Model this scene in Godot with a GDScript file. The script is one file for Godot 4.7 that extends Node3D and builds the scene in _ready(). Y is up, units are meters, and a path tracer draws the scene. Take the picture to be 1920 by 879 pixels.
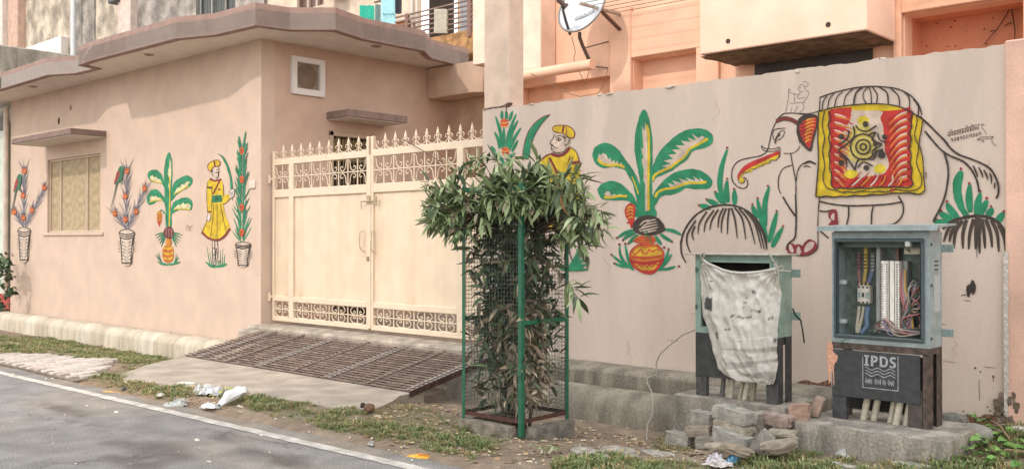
extends Node3D
# A street corner in a residential lane: painted house wall, gate, tree guard, two feeder cabinets, pink building behind.
# World: x runs along the street, z towards the street (walls face +z), y up, metres.

const EYE := Vector3(0, 1.5, 0)
const FOCAL := 1793.0
var fwd: Vector3
var rgt: Vector3
var upv: Vector3
var taken := {}
var rng := RandomNumberGenerator.new()
var noise := FastNoiseLite.new()
var tex_cache := {}
var mat_cache := {}
const WALL := -7.7      # plane of the street walls
const GATE := -7.86

# ------------------------------------------------------------------ survey: measurements of the place from sight lines
func sight(px: float, py: float) -> Vector3:
	return fwd + rgt * ((px - 960.0) / FOCAL) + upv * ((439.5 - py) / FOCAL)
func at_z(px: float, py: float, z: float) -> Vector3:
	var d := sight(px, py)
	return EYE + d * ((z - EYE.z) / d.z)
func at_y(px: float, py: float, y: float) -> Vector3:
	var d := sight(px, py)
	return EYE + d * ((y - EYE.y) / d.y)
func at_x(px: float, py: float, x: float) -> Vector3:
	var d := sight(px, py)
	return EYE + d * ((x - EYE.x) / d.x)
func on_ground(px: float, py: float) -> Vector3:
	var y := 0.0
	var p := at_y(px, py, 0.0)
	for i in 6:
		y = ground_height(p.x, p.z)
		p = at_y(px, py, y)
	return p

# ------------------------------------------------------------------ mesh builder
class MB:
	var v := PackedVector3Array()
	var n := PackedVector3Array()
	var c := PackedColorArray()
	var ix := PackedInt32Array()
	var col := Color.WHITE
	func put(p: Vector3, nn: Vector3) -> int:
		v.append(p); n.append(nn); c.append(col)
		return v.size() - 1
	func tri(a: Vector3, b: Vector3, d: Vector3) -> void:
		var nn := (b - a).cross(d - a)
		if nn.length_squared() < 1e-18:
			return
		nn = nn.normalized()
		var i := put(a, nn)
		put(d, nn); put(b, nn)
		ix.append_array([i, i + 1, i + 2])
	func otri(a: Vector3, b: Vector3, d: Vector3, out: Vector3) -> void:
		if (b - a).cross(d - a).dot(out) < 0.0:
			tri(a, d, b)
		else:
			tri(a, b, d)
	func quad(a: Vector3, b: Vector3, d: Vector3, e: Vector3) -> void:
		var nn := (b - a).cross(e - a)
		if nn.length_squared() < 1e-18:
			nn = (d - b).cross(e - b)
		nn = nn.normalized()
		var i := put(a, nn)
		put(b, nn); put(d, nn); put(e, nn)
		ix.append_array([i, i + 2, i + 1, i, i + 3, i + 2])
	func oquad(a: Vector3, b: Vector3, d: Vector3, e: Vector3, out: Vector3) -> void:
		if (b - a).cross(e - a).dot(out) < 0.0:
			quad(a, e, d, b)
		else:
			quad(a, b, d, e)
	func box(ctr: Vector3, s: Vector3, b := Basis.IDENTITY, bev := 0.0) -> void:
		var h := s * 0.5
		bev = minf(bev, minf(h.x, minf(h.y, h.z)) * 0.95)
		for a in 3:
			var u: int = (a + 1) % 3
			var w: int = (a + 2) % 3
			for sg in [-1.0, 1.0]:
				var q := []
				for k in [[-1, -1], [1, -1], [1, 1], [-1, 1]]:
					var p := Vector3.ZERO
					p[a] = sg * h[a]
					p[u] = k[0] * (h[u] - bev)
					p[w] = k[1] * (h[w] - bev)
					q.append(ctr + b * p)
				var o := Vector3.ZERO
				o[a] = sg
				oquad(q[0], q[1], q[2], q[3], b * o)
			if bev > 0.0:
				for su in [-1.0, 1.0]:
					for sw in [-1.0, 1.0]:
						var q := []
						for k in [[0, -1], [1, -1], [1, 1], [0, 1]]:
							var p := Vector3.ZERO
							p[a] = k[1] * (h[a] - bev)
							p[u] = su * (h[u] - (bev if k[0] == 1 else 0.0))
							p[w] = sw * (h[w] - (bev if k[0] == 0 else 0.0))
							q.append(ctr + b * p)
						var o := Vector3.ZERO
						o[u] = su
						o[w] = sw
						oquad(q[0], q[1], q[2], q[3], b * o)
		if bev > 0.0:
			for sx in [-1.0, 1.0]:
				for sy in [-1.0, 1.0]:
					for sz in [-1.0, 1.0]:
						var k := Vector3(sx, sy, sz)
						var f := h - Vector3.ONE * bev
						otri(ctr + b * (k * Vector3(h.x, f.y, f.z)), ctr + b * (k * Vector3(f.x, h.y, f.z)), ctr + b * (k * Vector3(f.x, f.y, h.z)), b * k)
	func span(a: Vector3, b: Vector3, bev := 0.0) -> void:   # box between two corners
		box((a + b) * 0.5, (b - a).abs(), Basis.IDENTITY, bev)
	func bar(a: Vector3, b: Vector3, w: float, t: float, bev := 0.0, up := Vector3.UP) -> void:   # box beam from a to b
		var z := (b - a).normalized()
		var x := up.cross(z)
		if x.length() < 0.01:
			x = Vector3.RIGHT.cross(z)
		x = x.normalized()
		box((a + b) * 0.5, Vector3(w, t, a.distance_to(b)), Basis(x, z.cross(x), z), bev)
	func tube(path: Array, r: float, sides := 6, r1 := -1.0) -> void:
		if r1 < 0.0:
			r1 = r
		var rings := []
		var nx := Vector3.ZERO
		for i in path.size():
			var t: Vector3 = (path[mini(i + 1, path.size() - 1)] - path[maxi(i - 1, 0)]).normalized()
			if nx == Vector3.ZERO:
				nx = t.cross(Vector3.UP if absf(t.y) < 0.9 else Vector3.RIGHT).normalized()
			nx = (nx - t * nx.dot(t)).normalized()
			var ny := t.cross(nx)
			var rr := lerpf(r, r1, float(i) / maxf(1.0, path.size() - 1.0))
			var ring := []
			for k in sides:
				var a := TAU * k / sides
				var d := nx * cos(a) + ny * sin(a)
				ring.append(put(path[i] + d * rr, d))
			rings.append(ring)
		for i in path.size() - 1:
			for k in sides:
				var k2: int = (k + 1) % sides
				ix.append_array([rings[i][k], rings[i + 1][k2], rings[i][k2], rings[i][k], rings[i + 1][k], rings[i + 1][k2]])
		for e in [0, path.size() - 1]:
			var t: Vector3 = (path[0] - path[1]) if e == 0 else (path[e] - path[e - 1])
			for k in range(1, sides - 1):
				otri(v[rings[e][0]], v[rings[e][k]], v[rings[e][k + 1]], t)
	func prism(poly: PackedVector2Array, t: Transform3D, w0: float, w1: float) -> void:   # outline in t's xy plane, from w0 to w1 along its z
		var p := poly.duplicate()
		if Geometry2D.is_polygon_clockwise(p):
			p.reverse()
		var ids := Geometry2D.triangulate_polygon(p)
		for k in range(0, ids.size(), 3):
			for w in [w0, w1]:
				otri(t * Vector3(p[ids[k]].x, p[ids[k]].y, w), t * Vector3(p[ids[k + 1]].x, p[ids[k + 1]].y, w), t * Vector3(p[ids[k + 2]].x, p[ids[k + 2]].y, w), t.basis.z * (1.0 if w == maxf(w0, w1) else -1.0))
		for i in p.size():
			var a := p[i]
			var b := p[(i + 1) % p.size()]
			var e := b - a
			oquad(t * Vector3(a.x, a.y, w0), t * Vector3(b.x, b.y, w0), t * Vector3(b.x, b.y, w1), t * Vector3(a.x, a.y, w1), t.basis * Vector3(e.y, -e.x, 0))
	func lathe(prof: Array, seg: int, t: Transform3D) -> void:    # prof of Vector2(radius, height) round t's y axis, smooth
		var rows := []
		for p in prof:
			var row := []
			for k in seg + 1:
				var a := TAU * k / seg
				row.append(t * Vector3(p.x * cos(a), p.y, -p.x * sin(a)))
			rows.append(row)
		grid(rows)
	func grid(rows: Array, cols = null) -> void:   # smooth surface; the front faces (next in row) x (next row)
		var h := rows.size()
		var w: int = rows[0].size()
		var base := v.size()
		for j in h:
			for i in w:
				var dx: Vector3 = rows[j][mini(i + 1, w - 1)] - rows[j][maxi(i - 1, 0)]
				var dy: Vector3 = rows[mini(j + 1, h - 1)][i] - rows[maxi(j - 1, 0)][i]
				var nn := dx.cross(dy)
				if cols != null:
					col = cols[j][i]
				put(rows[j][i], nn.normalized() if nn.length_squared() > 1e-18 else Vector3.UP)
		for j in h - 1:
			for i in w - 1:
				var a := base + j * w + i
				ix.append_array([a, a + w + 1, a + 1, a, a + w, a + w + 1])
	func mesh() -> ArrayMesh:
		var m := ArrayMesh.new()
		if v.is_empty():
			return m
		var arr := []
		arr.resize(Mesh.ARRAY_MAX)
		arr[Mesh.ARRAY_VERTEX] = v
		arr[Mesh.ARRAY_NORMAL] = n
		arr[Mesh.ARRAY_COLOR] = c
		arr[Mesh.ARRAY_INDEX] = ix
		m.add_surface_from_arrays(Mesh.PRIMITIVE_TRIANGLES, arr)
		return m

# a wall in t's xy plane with openings (Rect2), thickness along -z; the cells round the openings are separate faces
func holed(mb: MB, x0: float, x1: float, y0: float, y1: float, holes: Array, thick: float, t: Transform3D) -> void:
	var xs := [x0, x1]
	var ys := [y0, y1]
	for h in holes:
		xs.append_array([h.position.x, h.end.x])
		ys.append_array([h.position.y, h.end.y])
	xs.sort()
	ys.sort()
	for i in xs.size() - 1:
		for j in ys.size() - 1:
			var c := Vector2((xs[i] + xs[i + 1]) / 2, (ys[j] + ys[j + 1]) / 2)
			if xs[i + 1] - xs[i] < 1e-5 or ys[j + 1] - ys[j] < 1e-5 or holes.any(func(h): return h.has_point(c)):
				continue
			for w in [0.0, -thick]:
				mb.oquad(t * Vector3(xs[i], ys[j], w), t * Vector3(xs[i + 1], ys[j], w), t * Vector3(xs[i + 1], ys[j + 1], w), t * Vector3(xs[i], ys[j + 1], w), t.basis.z * (1.0 if w == 0.0 else -1.0))
	var rects := [Rect2(x0, y0, x1 - x0, y1 - y0)]
	rects.append_array(holes)
	for k in rects.size():
		var r: Rect2 = rects[k]
		var q := [r.position, Vector2(r.end.x, r.position.y), r.end, Vector2(r.position.x, r.end.y)]
		for i in 4:
			var a: Vector2 = q[i]
			var b: Vector2 = q[(i + 1) % 4]
			var out := ((a + b) / 2 - r.get_center()) * (1.0 if k == 0 else -1.0)
			mb.oquad(t * Vector3(a.x, a.y, 0), t * Vector3(b.x, b.y, 0), t * Vector3(b.x, b.y, -thick), t * Vector3(a.x, a.y, -thick), t.basis * Vector3(out.x, out.y, 0))

func rock(mb: MB, ctr: Vector3, s: Vector3, sd: float, rough := 0.25, b := Basis.IDENTITY, sub := 5, boxy := 0.0) -> void:   # a noisy rounded lump, flat shaded
	for a in 3:
		for sg in [-1.0, 1.0]:
			var g := []
			for j in sub + 1:
				var row := []
				for i in sub + 1:
					var p := Vector3.ZERO
					p[a] = sg
					p[(a + 1) % 3] = 2.0 * i / sub - 1.0
					p[(a + 2) % 3] = 2.0 * j / sub - 1.0
					var q := p.normalized().lerp(p * 0.8, boxy)
					q *= 1.0 + rough * noise.get_noise_3dv(q * 60.0 + Vector3.ONE * sd * 37.0)
					row.append(ctr + b * (q * s * 0.5))
				g.append(row)
			for j in sub:
				for i in sub:
					var mid: Vector3 = (g[j][i] + g[j + 1][i + 1]) / 2 - ctr
					mb.otri(g[j][i], g[j][i + 1], g[j + 1][i + 1], mid)
					mb.otri(g[j][i], g[j + 1][i + 1], g[j + 1][i], mid)

# ------------------------------------------------------------------ naming
func numbered(called: String) -> String:
	var k: int = taken.get(called, 0)
	taken[called] = k + 1
	return called if k == 0 else "%s_%03d" % [called, k]
func tag(o: Node3D, label: String, category: String, group := "", kind := "") -> Node3D:
	if label: o.set_meta("label", label)
	if category: o.set_meta("category", category)
	if group: o.set_meta("group", group)
	if kind: o.set_meta("kind", kind)
	return o
func thing(called: String, label: String, category: String, at := Vector3.ZERO, group := "") -> Node3D:
	var o := Node3D.new()
	o.name = numbered(called)
	add_child(o)
	o.position = at
	return tag(o, label, category, group)
func part(called: String, mesh, m: Material, parent: Node3D, label := "", kind := "") -> MeshInstance3D:
	var o := MeshInstance3D.new()
	var k := 0
	var nm := called
	while parent.has_node(nm):
		k += 1
		nm = "%s_%03d" % [called, k]
	o.name = nm
	o.mesh = mesh.mesh() if mesh is MB else mesh
	o.material_override = m
	parent.add_child(o, true)
	if parent != self and parent.has_meta("offset"):
		o.position = -(parent.get_meta("offset") as Vector3)
	if label: o.set_meta("label", label)
	if kind: o.set_meta("kind", kind)
	return o
# a thing whose parts are modelled in world coordinates: its node stands at its base
func placed(called: String, label: String, category: String, base: Vector3, group := "") -> Node3D:
	var o := thing(called, label, category, base, group)
	o.set_meta("offset", base)
	return o
func single(called: String, mesh, m: Material, label: String, category: String, group := "") -> MeshInstance3D:
	var o := part(numbered(called), mesh, m, self)
	tag(o, label, category, group)
	return o
func structure(called: String, mesh, m: Material) -> MeshInstance3D:
	var o := part(numbered(called), mesh, m, self)
	o.set_meta("kind", "structure")
	return o

# ------------------------------------------------------------------ materials
func shade_tex(kind: String, low: float, high := 1.0) -> NoiseTexture2D:
	var key := "%s %.2f %.2f" % [kind, low, high]
	if tex_cache.has(key):
		return tex_cache[key]
	var f := FastNoiseLite.new()
	f.seed = 11 + tex_cache.size()
	f.fractal_octaves = 5
	var t := NoiseTexture2D.new()
	t.width = 512
	t.height = 512
	t.seamless = true
	t.generate_mipmaps = false
	match kind:
		"blotch": f.frequency = 0.008
		"fine", "asphalt": f.frequency = 0.06
		"grain":
			f.frequency = 0.22
			f.fractal_octaves = 2
		"spots":
			f.noise_type = FastNoiseLite.TYPE_CELLULAR
			f.frequency = 0.07
		"cloud", "streak":
			f.frequency = 0.012
			f.fractal_octaves = 6
			f.domain_warp_enabled = true
			f.domain_warp_amplitude = 40.0
	t.noise = f
	var g := Gradient.new()
	g.offsets = PackedFloat32Array([0.15, 0.85])
	if kind == "asphalt":
		g.offsets = PackedFloat32Array([0.3, 0.7])
	if kind == "cloud" or kind == "streak":
		g.offsets = PackedFloat32Array([0.18, 0.8])
	g.colors = PackedColorArray([Color(low, low, low), Color(high, high, high)])
	t.color_ramp = g
	tex_cache[key] = t
	return t
# colour (sRGB hex), roughness, broad variation, its size in metres, fine variation, its size, relief in cm
func mat(hex: String, rough := 0.85, blotch := 0.12, bsize := 1.5, fine := 0.12, fsize := 0.25, relief := 0.0, metal := 0.0, bkind := "blotch") -> StandardMaterial3D:
	var key := "%s %s %s %s %s %s %s %s %s" % [hex, rough, blotch, bsize, fine, fsize, relief, metal, bkind]
	if mat_cache.has(key):
		return mat_cache[key]
	var m := StandardMaterial3D.new()
	m.albedo_color = Color(hex)
	m.vertex_color_use_as_albedo = true
	m.roughness = rough
	m.metallic = metal
	m.uv1_triplanar = true
	m.uv1_world_triplanar = true
	m.uv1_scale = Vector3(1.0, 0.22 if bkind == "streak" else 1.0, 1.0) / bsize
	m.uv2_triplanar = true
	m.uv2_world_triplanar = true
	m.uv2_scale = Vector3.ONE / (fsize * 2.6)
	if blotch > 0.0:
		m.albedo_texture = shade_tex("blotch" if bkind == "asphalt" else bkind, 1.0 - blotch)
	if fine > 0.0:
		m.detail_enabled = true
		m.detail_blend_mode = BaseMaterial3D.BLEND_MODE_MUL
		m.detail_uv_layer = BaseMaterial3D.DETAIL_UV_2
		m.detail_albedo = shade_tex("asphalt" if bkind == "asphalt" else "fine", 1.0 - fine)
	if relief > 0.0:
		m.heightmap_enabled = true
		m.heightmap_texture = shade_tex("fine", 0.0)
		m.heightmap_scale = relief * 0.22
	mat_cache[key] = m
	return m
func lin(hex: String) -> Color:
	return Color(hex).srgb_to_linear()

# ------------------------------------------------------------------ brush work on a wall
class Paint:
	var mb := MB.new()
	var host
	var z := -7.7
	var layer := 0
	var ox := 0.0
	var oy := 0.0
	var sc := 1.0
	var sx := 1.0
	func fr(x: float, y: float, s: float, squeeze := 1.0) -> void:
		ox = x; oy = y; sc = s; sx = squeeze
	func put(p: Vector2) -> Vector3:
		return host.at_z(ox + p.x * sx / sc, oy + p.y / sc, z + 0.003 + layer * 0.0001)
	func pts(a: Array, closed: bool, smooth := true) -> PackedVector2Array:
		var p := PackedVector2Array()
		for i in range(0, a.size() - 1, 2):
			p.append(Vector2(a[i], a[i + 1]))
		if not smooth or p.size() < 3:
			return p
		var o := PackedVector2Array()
		var m := p.size()
		for i in (m if closed else m - 1):
			var p0 := p[(i - 1 + m) % m] if closed or i > 0 else p[0]
			var p1 := p[i]
			var p2 := p[(i + 1) % m]
			var p3 := p[(i + 2) % m] if closed or i + 2 < m else p2
			for k in 4:
				o.append(p1.cubic_interpolate(p2, p0, p3, k / 4.0))
		if not closed:
			o.append(p[m - 1])
		return o
	func fill(p: PackedVector2Array) -> bool:
		for i in p.size():
			p[i] += Vector2(host.noise.get_noise_2d(p[i].x * 400.0 / sc, p[i].y * 400.0 / sc), host.noise.get_noise_2d(p[i].y * 400.0 / sc, p[i].x * 400.0 / sc)) * 1.1 * sc
		var ids := Geometry2D.triangulate_polygon(p)
		var base := mb.col
		for k in range(0, ids.size(), 3):
			# uneven cover of the brush
			mb.col = base * (1.0 + 0.22 * host.noise.get_noise_2d(p[ids[k]].x * 500.0 / sc, p[ids[k + 1]].y * 500.0 / sc))
			mb.otri(put(p[ids[k]]), put(p[ids[k + 1]]), put(p[ids[k + 2]]), Vector3.BACK)
		return ids.size() > 0
	func F(hex: String, a: Array, smooth := true) -> void:
		mb.col = host.lin(hex)
		layer += 1
		if not fill(pts(a, true, smooth)):
			fill(pts(a, true, false))
	func O(hex: String, x: float, y: float, r: float, ry := -1.0) -> void:
		var p := PackedVector2Array()
		for k in 16:
			p.append(Vector2(x + r / sx * cos(TAU * k / 16), y + (ry if ry > 0 else r) * sin(TAU * k / 16)))
		mb.col = host.lin(hex)
		layer += 1
		fill(p)
	func R(hex: String, wd: float, x: float, y: float, r: float) -> void:
		var a := []
		for k in 17:
			a.append_array([x + r * cos(TAU * k / 16), y + r * sin(TAU * k / 16)])
		L(hex, wd, a)
	# a brush stroke; taper 0 even, 1 thins out to the end, 2 leaf-shaped, 3 blunt then thin
	func L(hex: String, wd: float, a: Array, taper := 0) -> void:
		var p := pts(a, false)
		mb.col = host.lin(hex)
		layer += 1
		if p.size() == 2 and taper > 0:
			p = PackedVector2Array([p[0], p[0].lerp(p[1], 0.33), p[0].lerp(p[1], 0.66), p[1]])
		var lft := []
		var rit := []
		for i in p.size():
			var t := (p[mini(i + 1, p.size() - 1)] - p[maxi(i - 1, 0)]).normalized()
			var f := float(i) / (p.size() - 1)
			var w := wd * 0.56
			match taper:
				0: w *= 0.88 + 0.3 * host.noise.get_noise_2d(p[i].x * 90.0 / sc, p[i].y * 90.0 / sc)
				1: w *= 1.0 - 0.85 * f
				2: w *= 0.25 + 0.75 * sin(PI * clampf(f * 0.85 + 0.12, 0, 1))
				4: w *= 1.0 - 0.6 * f * f * f
				3: w *= minf(1.0, 0.5 + f * 3.0) * (1.0 - 0.8 * f * f)
			var q := Vector2(-t.y, t.x) * w
			q.x /= sx
			lft.append(p[i] + q)
			rit.append(p[i] - q)
		for i in p.size() - 1:
			mb.otri(put(lft[i]), put(rit[i]), put(rit[i + 1]), Vector3.BACK)
			mb.otri(put(lft[i]), put(rit[i + 1]), put(lft[i + 1]), Vector3.BACK)

# ------------------------------------------------------------------ ground
func ground_height(x: float, z: float) -> float:
	var t := smoothstep(-5.1, -7.1, z)
	var low := lerpf(-0.27, -0.14, smoothstep(-12.0, -7.0, x))
	low = lerpf(low, 0.08, smoothstep(-4.3, -3.2, x))
	low = lerpf(low, 0.14, smoothstep(-2.6, -2.0, x))
	var y := lerpf(0.012, low, t)
	if z > -4.5:
		y = -0.02
	elif z > -4.62:
		y = lerpf(0.0, y, (-4.5 - z) / 0.12)
	if z < -4.5:
		y += 0.012 * noise.get_noise_2d(x * 90.0, z * 90.0) + 0.012 * noise.get_noise_2d(x * 300.0, z * 300.0)
	return y
func steps(pairs: Array) -> Array:    # [from, to, step, ...] joined
	var o := []
	for i in range(0, pairs.size(), 3):
		var a: float = pairs[i]
		while a < pairs[i + 1] - 1e-6:
			o.append(a)
			a += pairs[i + 2]
	o.append(pairs[pairs.size() - 2])
	return o
func inside(poly: PackedVector2Array, p: Vector2) -> bool:
	return Geometry2D.is_point_in_polygon(p, poly)
func plot(a: Array) -> PackedVector2Array:      # a patch of ground surveyed by sight lines
	var o := PackedVector2Array()
	for i in range(0, a.size() - 1, 2):
		var p := on_ground(a[i], a[i + 1])
		o.append(Vector2(p.x, p.z))
	return o
func flat(p: PackedVector2Array) -> PackedVector2Array:   # (x, z) outline as an outline in the xy plane of a transform lying down
	var o := PackedVector2Array()
	for q in p:
		o.append(Vector2(q.x, -q.y))
	return o
const LYING := Transform3D(Vector3(1, 0, 0), Vector3(0, 0, -1), Vector3(0, 1, 0), Vector3.ZERO)

func grass_patches() -> Array:     # outline by sight lines, tufts per square metre, dry share, height
	return [
		[[-60, 640, 40, 630, 120, 632, 210, 650, 345, 676, 300, 690, 215, 682, 110, 668, 20, 664, -60, 668], 900, 0.3, 0.055],
		[[160, 716, 215, 695, 262, 684, 300, 678, 236, 705, 236, 714, 290, 716, 250, 738, 190, 726], 800, 0.3, 0.05],
		[[236, 714, 330, 722, 400, 728, 420, 736, 330, 752, 250, 740], 700, 0.4, 0.05],
		[[400, 728, 470, 742, 560, 752, 690, 772, 710, 792, 640, 812, 540, 796, 470, 772, 420, 752], 1100, 0.3, 0.055],
		[[690, 772, 760, 760, 850, 778, 855, 805, 800, 812, 700, 800], 330, 0.7, 0.045],
		[[640, 808, 700, 795, 800, 806, 860, 802, 935, 822, 962, 834, 900, 858, 830, 850, 700, 824], 1200, 0.28, 0.055],
		[[835, 815, 880, 806, 935, 824, 955, 836, 900, 850, 840, 838], 1100, 0.12, 0.07],
		[[1060, 868, 1110, 855, 1200, 858, 1320, 866, 1340, 900, 1040, 900], 1500, 0.15, 0.075],
		[[1390, 850, 1440, 848, 1500, 815, 1502, 846, 1620, 866, 1640, 900, 1380, 900], 1400, 0.22, 0.08],
		[[1620, 866, 1750, 873, 1790, 850, 1800, 900, 1640, 900], 1200, 0.3, 0.07],
		[[1770, 868, 1790, 835, 1812, 812, 1860, 806, 1960, 800, 1990, 900, 1760, 900], 1100, 0.15, 0.085],
		[[1225, 822, 1262, 806, 1270, 832, 1300, 848, 1230, 846], 550, 0.5, 0.06]]

func build_ground() -> void:
	var lawn := grass_patches().map(func(g): return plot(g[0]))
	var xs := steps([-600.0, -60.0, 180.0, -60.0, -24.0, 6.0, -24.0, 1.0, 0.11, 1.0, 25.0, 6.0, 25.0, 600.0, 180.0])
	var zs := steps([-600.0, -60.0, 180.0, -60.0, -8.4, 8.0, -8.4, -4.4, 0.1, -4.4, 30.0, 4.0, 30.0, 600.0, 180.0])
	var rows := []
	var cols := []
	for z in zs:
		var row := []
		var cr := []
		for x in xs:
			var y := ground_height(x, z) if z < -4.3 and z > -8.5 and x > -26.0 and x < 3.0 else -0.02
			if z <= -8.5:
				y = -0.3
			row.append(Vector3(x, y, z))
			var k := noise.get_noise_2d(x * 40.0 + 50.0, z * 40.0) * 0.5 + 0.5
			var k2 := noise.get_noise_2d(x * 170.0, z * 170.0 + 90.0) * 0.5 + 0.5
			var c := lin("b3997f").lerp(lin("a08c7a"), clampf(k * 1.6 - 0.3, 0, 1))
			c = c.lerp(lin("c2ae97"), clampf(k2 * 1.8 - 0.7, 0, 0.8))
			if x < -8.0:
				c = c.lerp(lin("b5855a"), clampf(0.6 - k * 0.8, 0, 0.5))
			if z < -4.4 and z > -8.4 and x > -24.0 and x < 1.0:
				for g in lawn:
					if inside(g, Vector2(x + 0.1 * noise.get_noise_2d(x * 300.0, z * 300.0), z + 0.1 * noise.get_noise_2d(z * 300.0, x * 300.0))):
						c = c.lerp(lin("8f8a60").lerp(lin("7f7a52"), k2), 0.42 + 0.35 * k)
						break
			cr.append(c * (0.85 + 0.3 * k2))
		rows.append(row)
		cols.append(cr)
	var mb := MB.new()
	mb.grid(rows, cols)
	structure("ground", mb, mat("ffffff", 0.95, 0.2, 0.7, 0.4, 0.12, 0.6))
	# road with a ragged edge, dusty asphalt, oil marks
	rows = []
	cols = []
	xs = steps([-600.0, -60.0, 180.0, -60.0, -16.0, 4.0, -16.0, 2.0, 0.09, 2.0, 30.0, 4.0, 30.0, 600.0, 180.0])
	var blots := []
	for b in [[300, 845, 0.55, 0.22], [410, 822, 0.22, 0.08], [345, 780, 0.15, 0.05], [550, 868, 0.3, 0.12], [250, 870, 0.45, 0.12], [120, 770, 0.5, 0.1], [480, 850, 0.2, 0.1]]:
		var p := at_y(b[0], b[1], 0.0)
		blots.append([p.x, p.z, b[2], b[3]])
	var fine := steps([0.0, 2.9, 0.09, 2.9, 8.6, 1.0])
	for j in fine.size():
		var row := []
		var cr := []
		for x in xs:
			var edge: float = -4.47 + (0.04 + (x + 8.0) * -0.02 * (1.0 if x > -16 and x < 0 else 0.0)) + 0.05 * noise.get_noise_1d(x * 60.0) + 0.025 * noise.get_noise_1d(x * 330.0)
			var z: float = edge + fine[j]
			row.append(Vector3(x, 0.006 + (0.0 if j > 0 else -0.03), z))
			var k := noise.get_noise_2d(x * 22.0, z * 45.0) * 0.5 + 0.5
			var k2 := noise.get_noise_2d(x * 260.0, z * 260.0) * 0.5 + 0.5
			var c := lin("9b9692").lerp(lin("a7a29d"), clampf(k * 1.5 - 0.3, 0, 1)) * (0.88 + 0.24 * k2)
			c = c.lerp(lin("b3a392"), clampf(noise.get_noise_2d(x * 33.0 + 500.0, z * 60.0) * 1.2, 0, 0.45))
			if fine[j] < 0.36:
				c = c.lerp(lin("b09d88"), clampf(noise.get_noise_2d(x * 70.0 + 900.0, z * 130.0) * 2.4 - fine[j] * 1.2 + 0.25, 0, 0.7))
			for b in blots:
				var d := Vector2((x - b[0]) / b[2], (z - b[1]) / b[3]).length() + noise.get_noise_2d(x * 200.0, z * 200.0) * 0.9
				c = c.lerp(lin("5a4a42"), clampf(1.15 - d, 0, 0.6))
			cr.append(c)
		rows.append(row)
		cols.append(cr)
	mb = MB.new()
	mb.grid(rows, cols)
	var road := structure("road", mb, mat("ffffff", 0.9, 0.14, 1.4, 0.34, 0.16, 0.12, 0.0, "asphalt"))
	# painted edge line, worn at its edges
	mb = MB.new()
	var up := []
	var lo := []
	var x := -40.0
	while x < 6.0:
		var zc := -4.1 - 0.022 * (x + 9.0)
		var chip := 0.012 * noise.get_noise_1d(x * 900.0)
		up.append(Vector3(x, 0.010, zc - 0.054 - chip))
		lo.append(Vector3(x, 0.010, zc + 0.052 + 0.014 * noise.get_noise_1d(x * 800.0 + 77.0)))
		x += 0.06
	mb.grid([lo, up])
	part("edge_line", mb, mat("e6ded4", 0.8, 0.2, 0.9, 0.3, 0.12, 0.0, 0.0, "asphalt"), road)
	cracks(road)

func cracks(road: Node3D) -> void:
	for q in [[20, 770, 190, 800, 1], [60, 874, 330, 850, 3], [380, 800, 560, 842, 4]]:
		var a := at_y(q[0], q[1], 0.0085)
		var b := at_y(q[2], q[3], 0.0085)
		var mb := MB.new()
		var n := 40
		var l := []
		for i in n + 1:
			var p := a.lerp(b, float(i) / n)
			p += Vector3(noise.get_noise_2d(i * 60.0, q[4] * 900.0), 0, noise.get_noise_2d(q[4] * 900.0 + 400.0, i * 60.0)) * 0.16
			l.append(p)
		for i in n:
			var d: Vector3 = (l[i + 1] - l[i]).cross(Vector3.UP).normalized() * (0.0015 + 0.004 * absf(noise.get_noise_1d(i * 200.0 + q[4] * 77.0)))
			mb.oquad(l[i] - d, l[i] + d, l[i + 1] + d, l[i + 1] - d, Vector3.UP)
		part("road_crack", mb, mat("8a827a", 0.95), road)

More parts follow.
